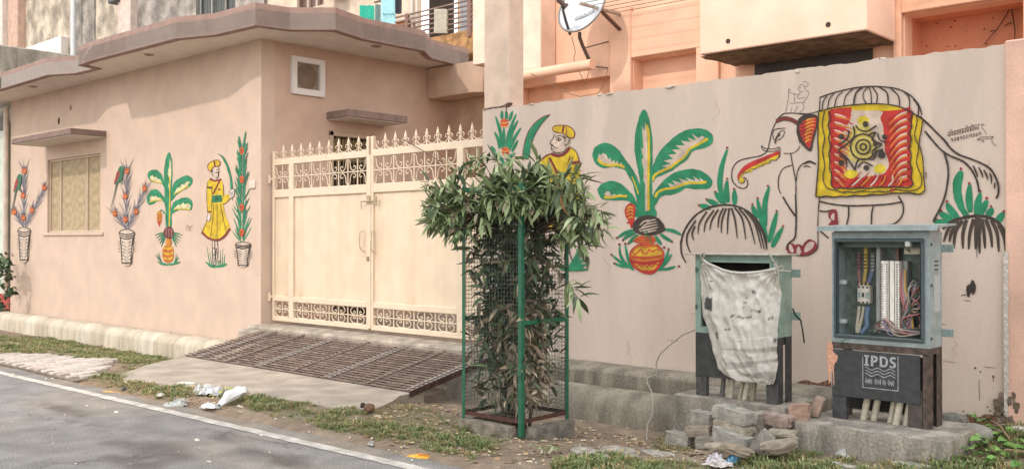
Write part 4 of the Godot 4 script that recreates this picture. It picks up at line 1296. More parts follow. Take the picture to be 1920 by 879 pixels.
func build_gate() -> void:
	var g := placed("metal_gate", "cream double-leaf metal gate with scrollwork panels and spear-topped rail", "gate", Vector3(-9.7, 0.3, GATE))
	var gm := mat("d9c6ae", 0.55, 0.04, 0.9, 0.03, 0.2)
	var spec := [[-11.9, -9.705, -11.43, 0.0], [-9.665, -7.5, -8.02, 1.0]]
	for k in 2:
		var x0: float = spec[k][0]
		var x1: float = spec[k][1]
		var xm: float = spec[k][2]
		var mb := MB.new()
		var D := 0.05
		var bx := func(a, b, c, d): mb.span(Vector3(a, b, GATE - D), Vector3(c, d, GATE), 0.006)
		bx.call(x0, 0.34, x0 + 0.05, 2.78 if k == 0 else 2.84)
		bx.call(x1 - 0.05, 0.34, x1, 2.84)
		mb.span(Vector3(xm - 0.055, 0.39, GATE - D + 0.003), Vector3(xm + 0.055, 2.59, GATE + 0.004), 0.006)
		for r in [[0.34, 0.405], [0.625, 0.70], [2.11, 2.225], [2.575, 2.665]]:
			bx.call(x0 + 0.05, r[0], x1 - 0.05, r[1])
		if k == 1:
			mb.span(Vector3(x0 - 0.035, 0.36, GATE - 0.01), Vector3(x0 + 0.01, 2.6, GATE + 0.012), 0.004)
		var leaf := part("gate_leaf", mb, gm, g)
		var fields := [[x0 + 0.05, xm - 0.055], [xm + 0.055, x1 - 0.05]]
		for f in fields:
			# sheet panel, set back in its frame, slightly buckled
			var rows := []
			var cols := []
			for j in 44:
				var row := []
				var cr := []
				for i in 34:
					var x := lerpf(f[0], f[1], i / 33.0)
					var y := lerpf(0.70, 2.11, j / 43.0)
					var dent := 0.005 * noise.get_noise_2d(x * 60.0, y * 60.0) - 0.006 * exp(-pow((x + 11.0) * 9.0, 2.0) - pow((y - 1.75) * 9.0, 2.0))
					row.append(Vector3(x, y, GATE - 0.028 + dent))
					var run := noise.get_noise_2d(x * 420.0, y * 22.0) * 0.5 + 0.5
					var edge := clampf(1.0 - (y - 0.70) / 0.35, 0, 1) * 0.8 + clampf(1.0 - (2.11 - y) / 0.12, 0, 1)
					var c := Color.WHITE.lerp(lin("e7d6c6"), clampf(run * 1.4 - 0.35, 0, 1) * 0.35)
					c = c.lerp(lin("c9a27e"), clampf(run * edge * 2.0 - 0.95, 0, 0.4))
					var hand := exp(-pow((absf(x + 9.69) - 0.14) * 7.0, 2.0) - pow((y - 1.45) * 3.0, 2.0))
					c = c.lerp(lin("cdb59a"), 0.22 * hand)
					cr.append(c)
				rows.append(row)
				cols.append(cr)
			mb = MB.new()
			mb.grid(rows, cols)
			part("sheet_panel", mb, mat("dbc8af", 0.5, 0.04, 1.6, 0.03, 0.3), leaf)
			var wide: float = f[1] - f[0]
			var cells := maxi(1, int(round(wide / 0.41)))
			for band in 2:
				var ylo: float = [2.225, 0.405][band]
				var yhi: float = [2.575, 0.625][band]
				for cidx in cells:
					var cw := wide / cells
					var c := Vector3(f[0] + cw * (cidx + 0.5), (ylo + yhi) / 2, GATE - 0.022)
					mb = MB.new()
					for sx in [-1.0, 1.0]:
						for sy in [-1.0, 1.0]:
							mb.tube(scroll_path(c, sx, sy, cw * (0.5 if band == 0 else (0.62 if cells > 1 else 0.8)), (yhi - ylo) / 2, band), 0.0072, 5)
					mb.box(c, Vector3(0.014, yhi - ylo, 0.012))
					mb.box(c + Vector3(0, 0, 0.009), Vector3(cw, 0.013, 0.008))
					if cidx > 0:
						mb.box(c - Vector3(cw / 2, 0, 0), Vector3(0.014, yhi - ylo, 0.012))
					part("scroll_panel", mb, gm, leaf)
		# spears and hearts on the top rail
		var sp := [-11.649, 0.2137, 9] if k == 0 else [-9.40, 0.195, 9]
		var spear := MB.new()
		spear.box(Vector3(0, 0.06, 0), Vector3(0.02, 0.12, 0.014))
		spear.lathe([Vector2(0.0, 0.225), Vector2(0.007, 0.19), Vector2(0.019, 0.14), Vector2(0.022, 0.12), Vector2(0.01, 0.09), Vector2(0.018, 0.08), Vector2(0.0, 0.07)].map(func(q): return q), 8, Transform3D.IDENTITY)
		var sm := spear.mesh()
		for i in int(sp[2]) + 1:
			var x: float = sp[0] + sp[1] * i
			if i < int(sp[2]):
				var s := part("spear_tip", sm, gm, leaf)
				s.position = Vector3(x, 2.66 if k == 0 else 2.662, GATE - 0.025)
			mb = MB.new()
			for sx in [-1.0, 1.0]:
				var mid := Vector3(x - sp[1] * 0.5, 2.668, GATE - 0.025)
				mb.tube(scroll_path(mid, sx, 1.0, sp[1] * 0.56, 0.11, 2), 0.0065, 5)
			if (x - sp[1] * 0.5) > x0 + 0.1 and x - sp[1] * 0.5 < x1 - 0.08:
				part("heart_scroll", mb, gm, leaf)
	# bolt, handles, hinges
	var im := mat("d2bea4", 0.4, 0.2, 0.3, 0.1, 0.1, 0.0, 0.2)
	var mb := MB.new()
	mb.tube([Vector3(-9.83, 2.0, GATE + 0.03), Vector3(-9.5, 2.0, GATE + 0.03)], 0.009, 8)
	mb.box(Vector3(-9.69, 2.02, GATE + 0.015), Vector3(0.07, 0.11, 0.02), Basis.IDENTITY, 0.006)
	mb.tube([Vector3(-9.52, 2.06, GATE + 0.03), Vector3(-9.52, 1.95, GATE + 0.04)], 0.014, 6)
	mb.tube([Vector3(-9.82, 1.98, GATE + 0.03), Vector3(-9.80, 1.9, GATE + 0.035)], 0.009, 6)
	part("bolt", mb, mat("bda98a", 0.45, 0.2, 0.3, 0.1, 0.1, 0.0, 0.2), g)
	for x in [-9.79, -9.60]:
		mb = MB.new()
		var s := -0.035 if x < -9.7 else 0.01
		mb.tube([Vector3(x, 1.62, GATE), Vector3(x + s, 1.6, GATE + 0.05), Vector3(x + s, 1.42, GATE + 0.055), Vector3(x, 1.36, GATE + 0.04), Vector3(x, 1.35, GATE)], 0.008, 6)
		part("handle", mb, im, g)
	mb = MB.new()
	mb.box(Vector3(-9.70, 1.26, GATE + 0.012), Vector3(0.05, 0.06, 0.025), Basis.IDENTITY, 0.006)
	part("lock_plate", mb, mat("a08b6c", 0.5), g)
	mb = MB.new()
	mb.tube([at_z(757, 262, GATE + 0.06), at_z(790, 281, GATE + 0.07), at_z(830, 306, GATE + 0.06)], 0.006, 5)
	single("slanting_wire", mb, mat("5b4c42", 0.6), "thin dark wire slanting across the scrollwork of the gate's right leaf", "wire")
	for y in [0.68, 2.38]:
		mb = MB.new()
		mb.box(Vector3(-11.925, y, GATE + 0.01), Vector3(0.06, 0.05, 0.05), Basis.IDENTITY, 0.008)
		mb.tube([Vector3(-11.92, y - 0.06, GATE + 0.03), Vector3(-11.92, y + 0.06, GATE + 0.03)], 0.02, 8)
		part("hinge", mb, gm, g)

func build_ramp() -> void:
	var rp := placed("grating_ramp", "rusty brown steel bar grating laid as a ramp up to the gate", "ramp", Vector3(-9.2, 0, -6.6))
	var lo := Vector3(0, 0.02, -6.16)
	var hi := Vector3(0, 0.262, -7.3)
	var d := (hi - lo)
	var nrm := Vector3(0, -d.z, d.y).normalized()
	if nrm.y < 0:
		nrm = -nrm
	var cnt := 19
	var bars := []
	var rust := ["a68c7f", "957b6f", "b0978a", "9c8377"]
	for k in 3:
		var m := MB.new()
		m.box(Vector3.ZERO, Vector3(4.38, 0.009, 0.037), Basis(Vector3.RIGHT, 0.1), 0.002)
		bars.append(m.mesh())
	for i in cnt:
		var t := (i + 0.5) / cnt
		var b := part("grating_bar", bars[i % 3], mat(rust[(i * 7) % 4], 0.7, 0.35, 0.6, 0.3, 0.12, 0.05, 0.0), rp)
		b.position = Vector3(-9.12 + rng.randf_range(-0.012, 0.012), 0, 0) + lo + d * t + nrm * 0.012 - rp.position
		b.rotation = Vector3(0, rng.randf_range(-0.0025, 0.0025), 0)
	for i in 15:
		var x := -11.25 + i * 4.28 / 14.0
		var mb := MB.new()
		mb.bar(lo + Vector3(x, 0, 0) - nrm * 0.016, hi + Vector3(x, 0, 0) - nrm * 0.016, 0.03, 0.03, 0.0, nrm)
		part("cross_bar", mb, mat("66504a", 0.8, 0.3, 0.3, 0.3, 0.08, 0.0, 0.2), rp)
	# flattened weld lugs where the cross bars meet, brighter along the three seams
	for i in 7:
		var x := -10.95 + i * 0.66
		var mb := MB.new()
		for k in cnt:
			var t := (k + 0.5) / cnt
			for q in ([-0.035, 0.035] if i % 2 == 0 else [0.0]):
				mb.box(lo + d * t + nrm * 0.024 + Vector3(x + q, 0, 0), Vector3(0.045, 0.012, 0.04), Basis(Vector3.RIGHT, 0.1), 0.004)
		part("weld_seam", mb, mat("cdc2ba" if i % 2 == 0 else "ae998d", 0.6, 0.3, 0.2, 0.3, 0.05, 0.0, 0.4), rp, "", "stuff")
	for x in [-6.92]:
		var mb := MB.new()
		mb.bar(lo + Vector3(x, 0.0, 0.05), hi + Vector3(x, 0.0, 0), 0.014, 0.06, 0.003, nrm)
		part("edge_beam", mb, mat("66483f", 0.8, 0.3, 0.4, 0.3, 0.1, 0.05, 0.2), rp)

# ------------------------------------------------------------------ boundary wall and its neighbours
func build_right_wall() -> void:
	var w := placed("boundary_wall", "long pinkish wall right of the gate painted with an elephant and plants", "wall", Vector3(-4.8, 0, WALL - 0.1))
	var top := PackedVector2Array()
	var x := -2.08
	while x > -7.49:
		var chip := 0.012 * noise.get_noise_1d(x * 260.0) + 0.012 * noise.get_noise_1d(x * 900.0)
		if x > -2.8:
			chip -= 0.02 * absf(noise.get_noise_1d(x * 500.0 + 40.0))
		top.append(Vector2(x, 2.962 + chip))
		x -= 0.045
	top.append(Vector2(-7.49, 2.965))
	var poly := PackedVector2Array([Vector2(-7.49, -0.35), Vector2(-2.08, -0.35)])
	poly.append_array(top)
	var mb := MB.new()
	mb.prism(poly, Transform3D(Basis.IDENTITY, Vector3(0, 0, WALL)), -0.23, 0.0)
	var face := part("wall_face", mb, mat("cfbdaf", 0.9, 0.07, 3.2, 0.03, 0.4, 0.05, 0.0, "streak"), w)
	# broken plaster along the coping
	mb = MB.new()
	for k in 150:
		var f := rng.randf()
		var xx := lerpf(-7.0, -2.12, f * f * 0.3 + f * 0.7)
		if noise.get_noise_1d(xx * 130.0) < 0.0:
			continue
		rock(mb, Vector3(xx, 2.955 + rng.randf_range(-0.012, 0.01), WALL + rng.randf_range(-0.2, 0.004)), Vector3(rng.randf_range(0.03, 0.14), rng.randf_range(0.012, 0.03), rng.randf_range(0.02, 0.06)), k, 0.5, Basis.IDENTITY, 3)
	part("broken_coping", mb, mat("ded2c6", 0.95, 0.2, 0.2), w, "", "stuff")
	# crack and smears of the plaster
	mb = MB.new()
	mb.col = lin("5b463c")
	var pt := Paint.new()
	pt.host = self
	pt.z = WALL - 0.001
	pt.fr(0, 0, 1)
	for a in [[906, 207, 920, 203, 936, 201, 948, 196, 958, 194], [950, 196, 949, 206, 947, 214]]:
		pt.L("4c3a33", 1.6, a)
	pt.F("5b463c", [948, 197, 951, 193, 958, 192, 961, 195, 955, 199])
	part("plaster_crack", pt.mb, mat("ffffff", 0.95), face)
	pt = Paint.new()
	pt.host = self
	pt.z = WALL - 0.0005
	pt.fr(0, 0, 1)
	for q in [[1830, 690, 2.2], [1840, 697, 1.6], [1864, 706, 2.4], [1860, 738, 1.6], [1881, 747, 1.4], [1853, 763, 1.6], [1858, 770, 2], [1886, 709, 1.8], [1890, 759, 1.6], [1650, 110, 1.2], [1808, 771, 1.6]]:
		pt.O("7d6152", q[0], q[1], q[2])
	for a in [[1837, 712, 1838, 750], [1864, 708, 1864, 716]]:
		pt.L("8f7464", 1.2, a)
	for k in 16:
		var px := rng.randf_range(1120, 1880)
		var py := rng.randf_range(560, 740)
		pt.L(["cfb3a0", "ad9583"][k % 2], 1.4, [px, py, px + rng.randf_range(10, 34), py + rng.randf_range(-2, 4)], 2)
	part("plaster_scuff", pt.mb, mat("ffffff", 0.95, 0.3, 0.1), face, "", "stuff")
	# rusty damp at the foot on the right
	pt = Paint.new()
	pt.host = self
	pt.z = WALL - 0.0008
	pt.fr(0, 0, 1)
	pt.F("a3785f", [1490, 722, 1510, 712, 1535, 718, 1556, 712, 1556, 730, 1520, 728])
	pt.F("a98168", [1800, 792, 1815, 776, 1836, 782, 1850, 776, 1870, 784, 1866, 800, 1820, 804])
	pt.F("7e6553", [1882, 800, 1886, 772, 1892, 764, 1898, 770, 1900, 800])
	part("damp_stain", pt.mb, mat("ffffff", 0.95, 0.45, 0.12), face)
	pt = Paint.new()
	pt.host = self
	pt.z = WALL - 0.0018
	pt.fr(0, 0, 1)
	for q in [[1345, 190, 60], [1130, 480, 50], [1500, 250, 40], [1855, 300, 60], [1085, 560, 40], [1180, 640, 50], [1790, 640, 46]]:
		var cr := []
		var cx: float = q[0]
		var cy: float = q[1]
		for k in 9:
			cr.append_array([cx, cy])
			cx += rng.randf_range(-7, 7)
			cy += q[2] / 9.0
		pt.L("b79f90", 0.9, cr, 1)
	part("hairline_crack", pt.mb, mat("ffffff", 0.95), face, "", "stuff")
	right_paintings(face)
	# tall pier on the wall's left end
	var p := placed("gate_pier", "tall pale pier standing on the wall's left end beside the gate", "pillar", Vector3(-7.29, 2.97, WALL - 0.12))
	mb = MB.new()
	mb.box(Vector3(-7.285, 4.17, WALL - 0.128), Vector3(0.385, 2.4, 0.25), Basis.IDENTITY, 0.012)
	part("shaft", mb, mat("dbc3b0", 0.9, 0.08, 1.3, 0.06, 0.25, 0.25), p)
	# neighbour's pink wall on the right with a strip of bare plaster at the joint
	var nw := placed("neighbour_wall", "salmon pink wall at the right edge of the photo, joined to the painted wall", "wall", Vector3(0, 0, WALL))
	mb = MB.new()
	mb.span(Vector3(-2.075, -0.35, WALL - 0.25), Vector3(2.5, 2.975, WALL + 0.03), 0.012)
	part("wall_face", mb, mat("e6bda8", 0.9, 0.1, 2.0, 0.06, 0.3, 0.1), nw)
	mb = MB.new()
	var rows := []
	for s in 2:
		var row := []
		for j in 30:
			var y := lerpf(0.2, 1.42, j / 29.0)
			row.append(Vector3(-2.085 + s * (0.032 + 0.016 * noise.get_noise_1d(y * 400.0)), y, WALL + 0.034))
		rows.append(row)
	rows.reverse()
	mb.grid(rows)
	part("bare_plaster", mb, mat("e0d6cc", 0.95, 0.2, 0.2), nw)
	mb = MB.new()
	for k in 14:
		rock(mb, Vector3(-2.09 + rng.randf_range(-0.05, 0.09), 0.12 + k * 0.018, WALL + 0.02), Vector3(rng.randf_range(0.03, 0.07), rng.randf_range(0.05, 0.1), 0.035), k + 3.0, 0.6, Basis.IDENTITY, 5, 0.3)
	part("crumbled_foot", mb, mat("8a7a68", 0.95, 0.3, 0.2), nw, "", "stuff")

func build_pink_building() -> void:
	var b := placed("pink_building", "salmon pink house behind the painted wall with recessed panels and a balcony box", "house", Vector3(-5, 0, -11))
	var m := mat("f2c6aa", 0.88, 0.06, 2.2, 0.03, 0.3, 0.05)
	var dm := mat("e09c7b", 0.88, 0.08, 2.0, 0.04, 0.3, 0.05)
	var Z := -10.1
	var T := Transform3D(Basis.IDENTITY, Vector3(0, 0, Z))
	var mb := MB.new()
	var n1 := Rect2(-7.12, 2.4, 0.95, 1.42)
	var n2 := Rect2(-3.69, 2.4, 1.13, 1.44)
	var n0 := Rect2(-9.05, 2.2, 1.6, 1.46)
	var u0 := Rect2(-8.3, 3.78, 0.85, 2.6)
	# walls in three bays; the balcony hides the middle
	holed(mb, -9.45, -2.25, 0.0, 8.5, [n0, n1, n2], 0.22, T)
	part("wall", mb, m, b)
	mb = MB.new()
	mb.span(Vector3(-9.1, 1.5, Z - 0.5), Vector3(-7.4, 3.9, Z - 0.14))
	part("recess_panel", mb, mat("f3bf9d", 0.88, 0.08), b)
	mb = MB.new()
	mb.span(Vector3(-7.2, 1.5, Z - 0.6), Vector3(-6.05, 4.0, Z - 0.2))
	part("recess_panel", mb, m, b)
	mb = MB.new()
	mb.span(Vector3(-3.8, 1.5, Z - 0.9), Vector3(-2.4, 4.0, Z - 0.5))
	mb.span(Vector3(-3.8, 1.5, Z - 0.5), Vector3(-3.69, 4.0, Z - 0.22))
	mb.span(Vector3(-2.56, 1.5, Z - 0.5), Vector3(-2.4, 4.0, Z - 0.22))
	mb.span(Vector3(-3.69, 3.84, Z - 0.5), Vector3(-2.56, 4.0, Z - 0.22))
	part("recess_panel", mb, dm, b)
	# frame strips standing proud of the wall
	mb = MB.new()
	mb.span(Vector3(-7.46, 1.5, Z), Vector3(-7.13, 4.5, Z + 0.06), 0.01)
	mb.span(Vector3(-7.13, 3.83, Z), Vector3(-5.7, 4.42, Z + 0.05), 0.01)
	mb.span(Vector3(-6.17, 1.5, Z), Vector3(-5.86, 3.83, Z + 0.05), 0.01)
	part("frame_band", mb, m, b)
	mb = MB.new()
	mb.span(Vector3(-3.79, 1.5, Z), Vector3(-3.70, 4.35, Z + 0.07), 0.01)
	mb.span(Vector3(-3.70, 3.85, Z), Vector3(-2.25, 4.08, Z + 0.07), 0.01)
	mb.span(Vector3(-2.55, 1.5, Z), Vector3(-2.25, 3.85, Z + 0.07), 0.01)
	part("frame_band", mb, mat("eebd9f", 0.88, 0.07), b)
	# side of the bay behind the dish: the wall beside it stands forward
	mb = MB.new()
	mb.span(Vector3(-9.44, 3.82, Z + 0.002), Vector3(-8.42, 8.5, Z + 0.32), 0.01)
	mb.span(Vector3(-9.72, 4.02, Z - 0.2), Vector3(-9.44, 8.5, Z + 0.318), 0.01)
	mb.span(Vector3(-9.44, 1.0, Z + 0.002), Vector3(-9.12, 3.82, Z + 0.32), 0.01)
	part("front_bay", mb, mat("f5dac6", 0.88, 0.08, 2.4, 0.04, 0.3, 0.05, 0.0, "cloud"), b)
	# drain pipe laid along the wall
	mb = MB.new()
	mb.tube([Vector3(-9.0, 3.73, Z + 0.42), Vector3(-8.3, 3.735, Z + 0.42), Vector3(-7.46, 3.742, Z + 0.42)], 0.068, 14)
	rock(mb, Vector3(-9.03, 3.8, Z + 0.4), Vector3(0.16, 0.2, 0.16), 4.0, 0.1)
	part("drain_pipe", mb, m, b)
	mb = MB.new()
	mb.tube([Vector3(-8.98, 3.55, Z + 0.5), Vector3(-8.9, 3.55, Z + 0.62)], 0.045, 12)
	part("pipe_stub", mb, mat("d8cfc4", 0.5), b)
	# balcony box
	mb = MB.new()
	var by := 3.52
	mb.span(Vector3(-5.66, by + 0.05, -10.08), Vector3(-3.765, 8.5, -9.3), 0.012)
	part("balcony_box", mb, mat("f4d0b9", 0.88, 0.06, 2.4, 0.03, 0.3, 0.05), b)
	mb = MB.new()
	var rows := []
	for j in 8:
		var row := []
		for i in 40:
			var xx := lerpf(-5.655, -3.77, i / 39.0)
			var zz := lerpf(-9.305, -10.08, j / 7.0)
			row.append(Vector3(xx, by + 0.045 - 0.04 * absf(noise.get_noise_2d(xx * 120.0, zz * 120.0)) - (0.012 if j > 0 else 0.0), zz))
		rows.append(row)
	mb.grid(rows)
	part("bare_concrete_soffit", mb, mat("a08c74", 0.95, 0.3, 0.8, 0.25, 0.2, 0.4), b)
	mb = MB.new()
	mb.span(Vector3(-5.4, 2.0, Z + 0.005), Vector3(-4.02, by + 0.02, Z + 0.02))
	part("dark_window", mb, mat("453f3b", 0.5), b)
	for q in [[1366, 77], [1554, 46]]:
		var p := at_z(q[0], q[1], -9.3)
		mb = MB.new()
		mb.tube([p + Vector3(0, 0, -0.05), p + Vector3(0, 0, 0.006)], 0.027, 12)
		part("drain_hole", mb, mat("4a3a30", 0.9), b)
	# dry creeper on the right recess
	var cr := placed("dry_creeper", "thin dry creeper hanging in the salmon recess at top right", "creeper", Vector3(-2.7, 3.2, Z - 0.4))
	mb = MB.new()
	for a in [[1903, -8, 1897, 10, 1890, 26, 1880, 42, 1868, 58, 1856, 72, 1846, 84], [1898, 0, 1899, 20, 1902, 38, 1905, 56, 1904, 72, 1901, 84], [1898, 42, 1890, 45, 1884, 50], [1868, 58, 1860, 56]]:
		var path := []
		for i in range(0, a.size(), 2):
			path.append(at_z(a[i], a[i + 1], Z - 0.46))
		mb.tube(path, 0.008, 5, 0.004)
	part("stem", mb, mat("6e5648", 0.9), cr)
	mb = MB.new()
	var pt := Paint.new()
	pt.host = self
	pt.z = Z - 0.5
	pt.fr(0, 0, 1)
	for k in 16:
		var px := rng.randf_range(1715, 1880)
		var py := rng.randf_range(28, 92)
		pt.L("8a4f38", rng.randf_range(1.0, 2.4), [px, py, px + rng.randf_range(-6, 8), py + rng.randf_range(-3, 7)], 2)
	part("damp_mark", pt.mb, mat("ffffff", 0.9), b, "", "stuff")

func build_dish() -> void:
	var c := at_z(1091, 11, -9.55)
	var d := placed("satellite_dish", "grey satellite dish with printed name on the pink wall", "satellite dish", Vector3(c.x, c.y - 0.6, -9.9))
	var nrm := ((EYE - c).normalized() * 0.65 - rgt * 0.5 + Vector3.UP * 0.55).normalized()
	var xa := Vector3(1, 0, 0).slide(nrm).normalized()
	xa = (xa.rotated(nrm, 0.28))
	var B := Basis(xa, nrm, xa.cross(nrm).normalized())
	B = Basis(B.x, nrm, B.x.cross(nrm))
	var T := Transform3D(Basis(B.x * 1.0, B.y, B.z * 1.12), c)
	var mb := MB.new()
	var pr := []
	for k in 8:
		var r := 0.35 * (7 - k) / 7.0
		pr.append(Vector2(r, -0.07 + 0.07 * (r / 0.35) * (r / 0.35)))
	mb.lathe(pr, 40, T)
	pr = pr.map(func(q): return Vector2(q.x, q.y - 0.008))
	pr.reverse()
	mb.lathe(pr, 40, T)
	var face := part("reflector", mb, mat("c6cbd0", 0.35, 0.06, 0.3, 0.04, 0.1), d)
	mb = MB.new()
	var ring := []
	for k in 41:
		ring.append(T * Vector3(0.352 * cos(TAU * k / 40), 0.0, 0.352 * sin(TAU * k / 40)))
	mb.tube(ring, 0.013, 6)
	part("rim", mb, mat("8d8a8a", 0.4, 0.1, 0.3, 0.1, 0.1, 0.0, 0.3), d)
	# printed band with the name
	var P := func(u: float, v: float) -> Vector3:
		var r2 := (u * u + v * v) / (0.35 * 0.35)
		return T * Vector3(u, -0.07 + 0.07 * r2 + 0.006, v)
	mb = MB.new()
	var rows := []
	for j in 2:
		var row := []
		for i in 9:
			row.append(P.call(lerpf(-0.13, 0.17, i / 8.0) + 0.01 * j, lerpf(0.135, 0.075, j)))
		rows.append(row)
	mb.grid(rows)
	part("name_band", mb, mat("8f9498", 0.4), face)
	var tm := TextMesh.new()
	var sf := SystemFont.new()
	sf.font_names = PackedStringArray(["Droid Sans"])
	sf.font_weight = 700
	tm.font = sf
	tm.text = "TATA PLAY"
	tm.font_size = 32
	tm.pixel_size = 0.00165
	tm.depth = 0.004
	var o := part("name_lettering", tm, mat("f0f2f3", 0.4), face)
	var ce: Vector3 = P.call(0.022, 0.105)
	o.transform = Transform3D(Basis(T.basis.x.normalized(), -T.basis.z.normalized(), T.basis.y.normalized()), ce + T.basis.y.normalized() * 0.006 + o.position * 0.0)
	# feed arm and its head
	mb = MB.new()
	var foot := at_z(1069, 64, -9.5)
	var head := at_z(1052, 6, -9.15)
	mb.tube([foot, foot.lerp(head, 0.55) + Vector3(0.02, -0.03, 0.02), foot.lerp(head, 0.8)], 0.02, 8, 0.016)
	mb.tube([foot.lerp(head, 0.8), head], 0.01, 6)
	part("feed_arm", mb, mat("5b5d60", 0.5), d)
	mb = MB.new()
	mb.tube([head + Vector3(-0.03, 0.05, 0.02), head + Vector3(0.035, -0.03, -0.03)], 0.034, 10, 0.028)
	mb.tube([head + Vector3(0.035, -0.03, -0.03), head + Vector3(0.05, -0.05, -0.045)], 0.044, 10)
	part("receiver_head", mb, mat("5a4a44", 0.5), d)
	mb = MB.new()
	var base := at_z(1110, 124, -10.0)
	mb.tube([at_z(1087, 60, -9.72), at_z(1087, 70, -9.74), at_z(1092, 84, -9.8), base], 0.024, 8)
	part("mast", mb, mat("6e625c", 0.5), d)
	mb = MB.new()
	mb.tube([at_z(1096, 90, -9.82), at_z(1141, 78, -10.09)], 0.009, 6)
	mb.tube([base, at_z(1140, 127, -10.09)], 0.009, 6)
	mb.box(base, Vector3(0.07, 0.09, 0.06), Basis(Vector3.UP, 0.4), 0.01)
	part("brace", mb, mat("7a6a60", 0.6), d)
	mb = MB.new()
	var path := []
	for q in [[1072, 68], [1077, 88], [1079, 100], [1076, 108], [1080, 124], [1090, 142], [1097, 157], [1103, 140], [1106, 122]]:
		path.append(at_z(q[0], q[1], -9.66))
	mb.tube(path, 0.0045, 5)
	part("aerial_cable", mb, mat("6b5a4e", 0.7), d)
	mb = MB.new()
	path = []
	for q in [[996, 138], [1010, 145], [1040, 162], [1072, 177], [1088, 181], [1122, 175], [1132, 158], [1140, 130]]:
		path.append(at_z(q[0], q[1], -9.6))
	mb.tube(path, 0.0045, 5)
	single("loose_cable", mb, mat("8d7566", 0.7), "thin loose cable sagging below the pink drain pipe", "cable")
	# drying-line bracket with its wires
	var br := placed("clothes_line_bracket", "white steel bracket with parallel drying wires beside the satellite dish", "clothes line", Vector3(-7.29, 4.4, -10.04))
	mb = MB.new()
	mb.bar(Vector3(-7.29, 4.414, -10.04), Vector3(-7.29, 4.404, -9.2), 0.035, 0.035, 0.004)
	part("arm", mb, mat("cdbfb3", 0.6, 0.2, 0.3), br)
	mb = MB.new()
	mb.bar(Vector3(-7.29, 4.395, -9.62), Vector3(-7.29, 4.215, -10.04), 0.05, 0.03, 0.004)
	part("strut", mb, mat("7a5c4e", 0.6, 0.2, 0.3), br)
	for k in 5:
		mb = MB.new()
		var z := -9.98 + k * 0.17
		mb.tube([Vector3(-7.29, 4.43, z), Vector3(-5.2, 4.40, z), Vector3(-2.4, 4.43, z)], 0.0042, 5)
		part("wire", mb, mat("5c4a40", 0.5), br)

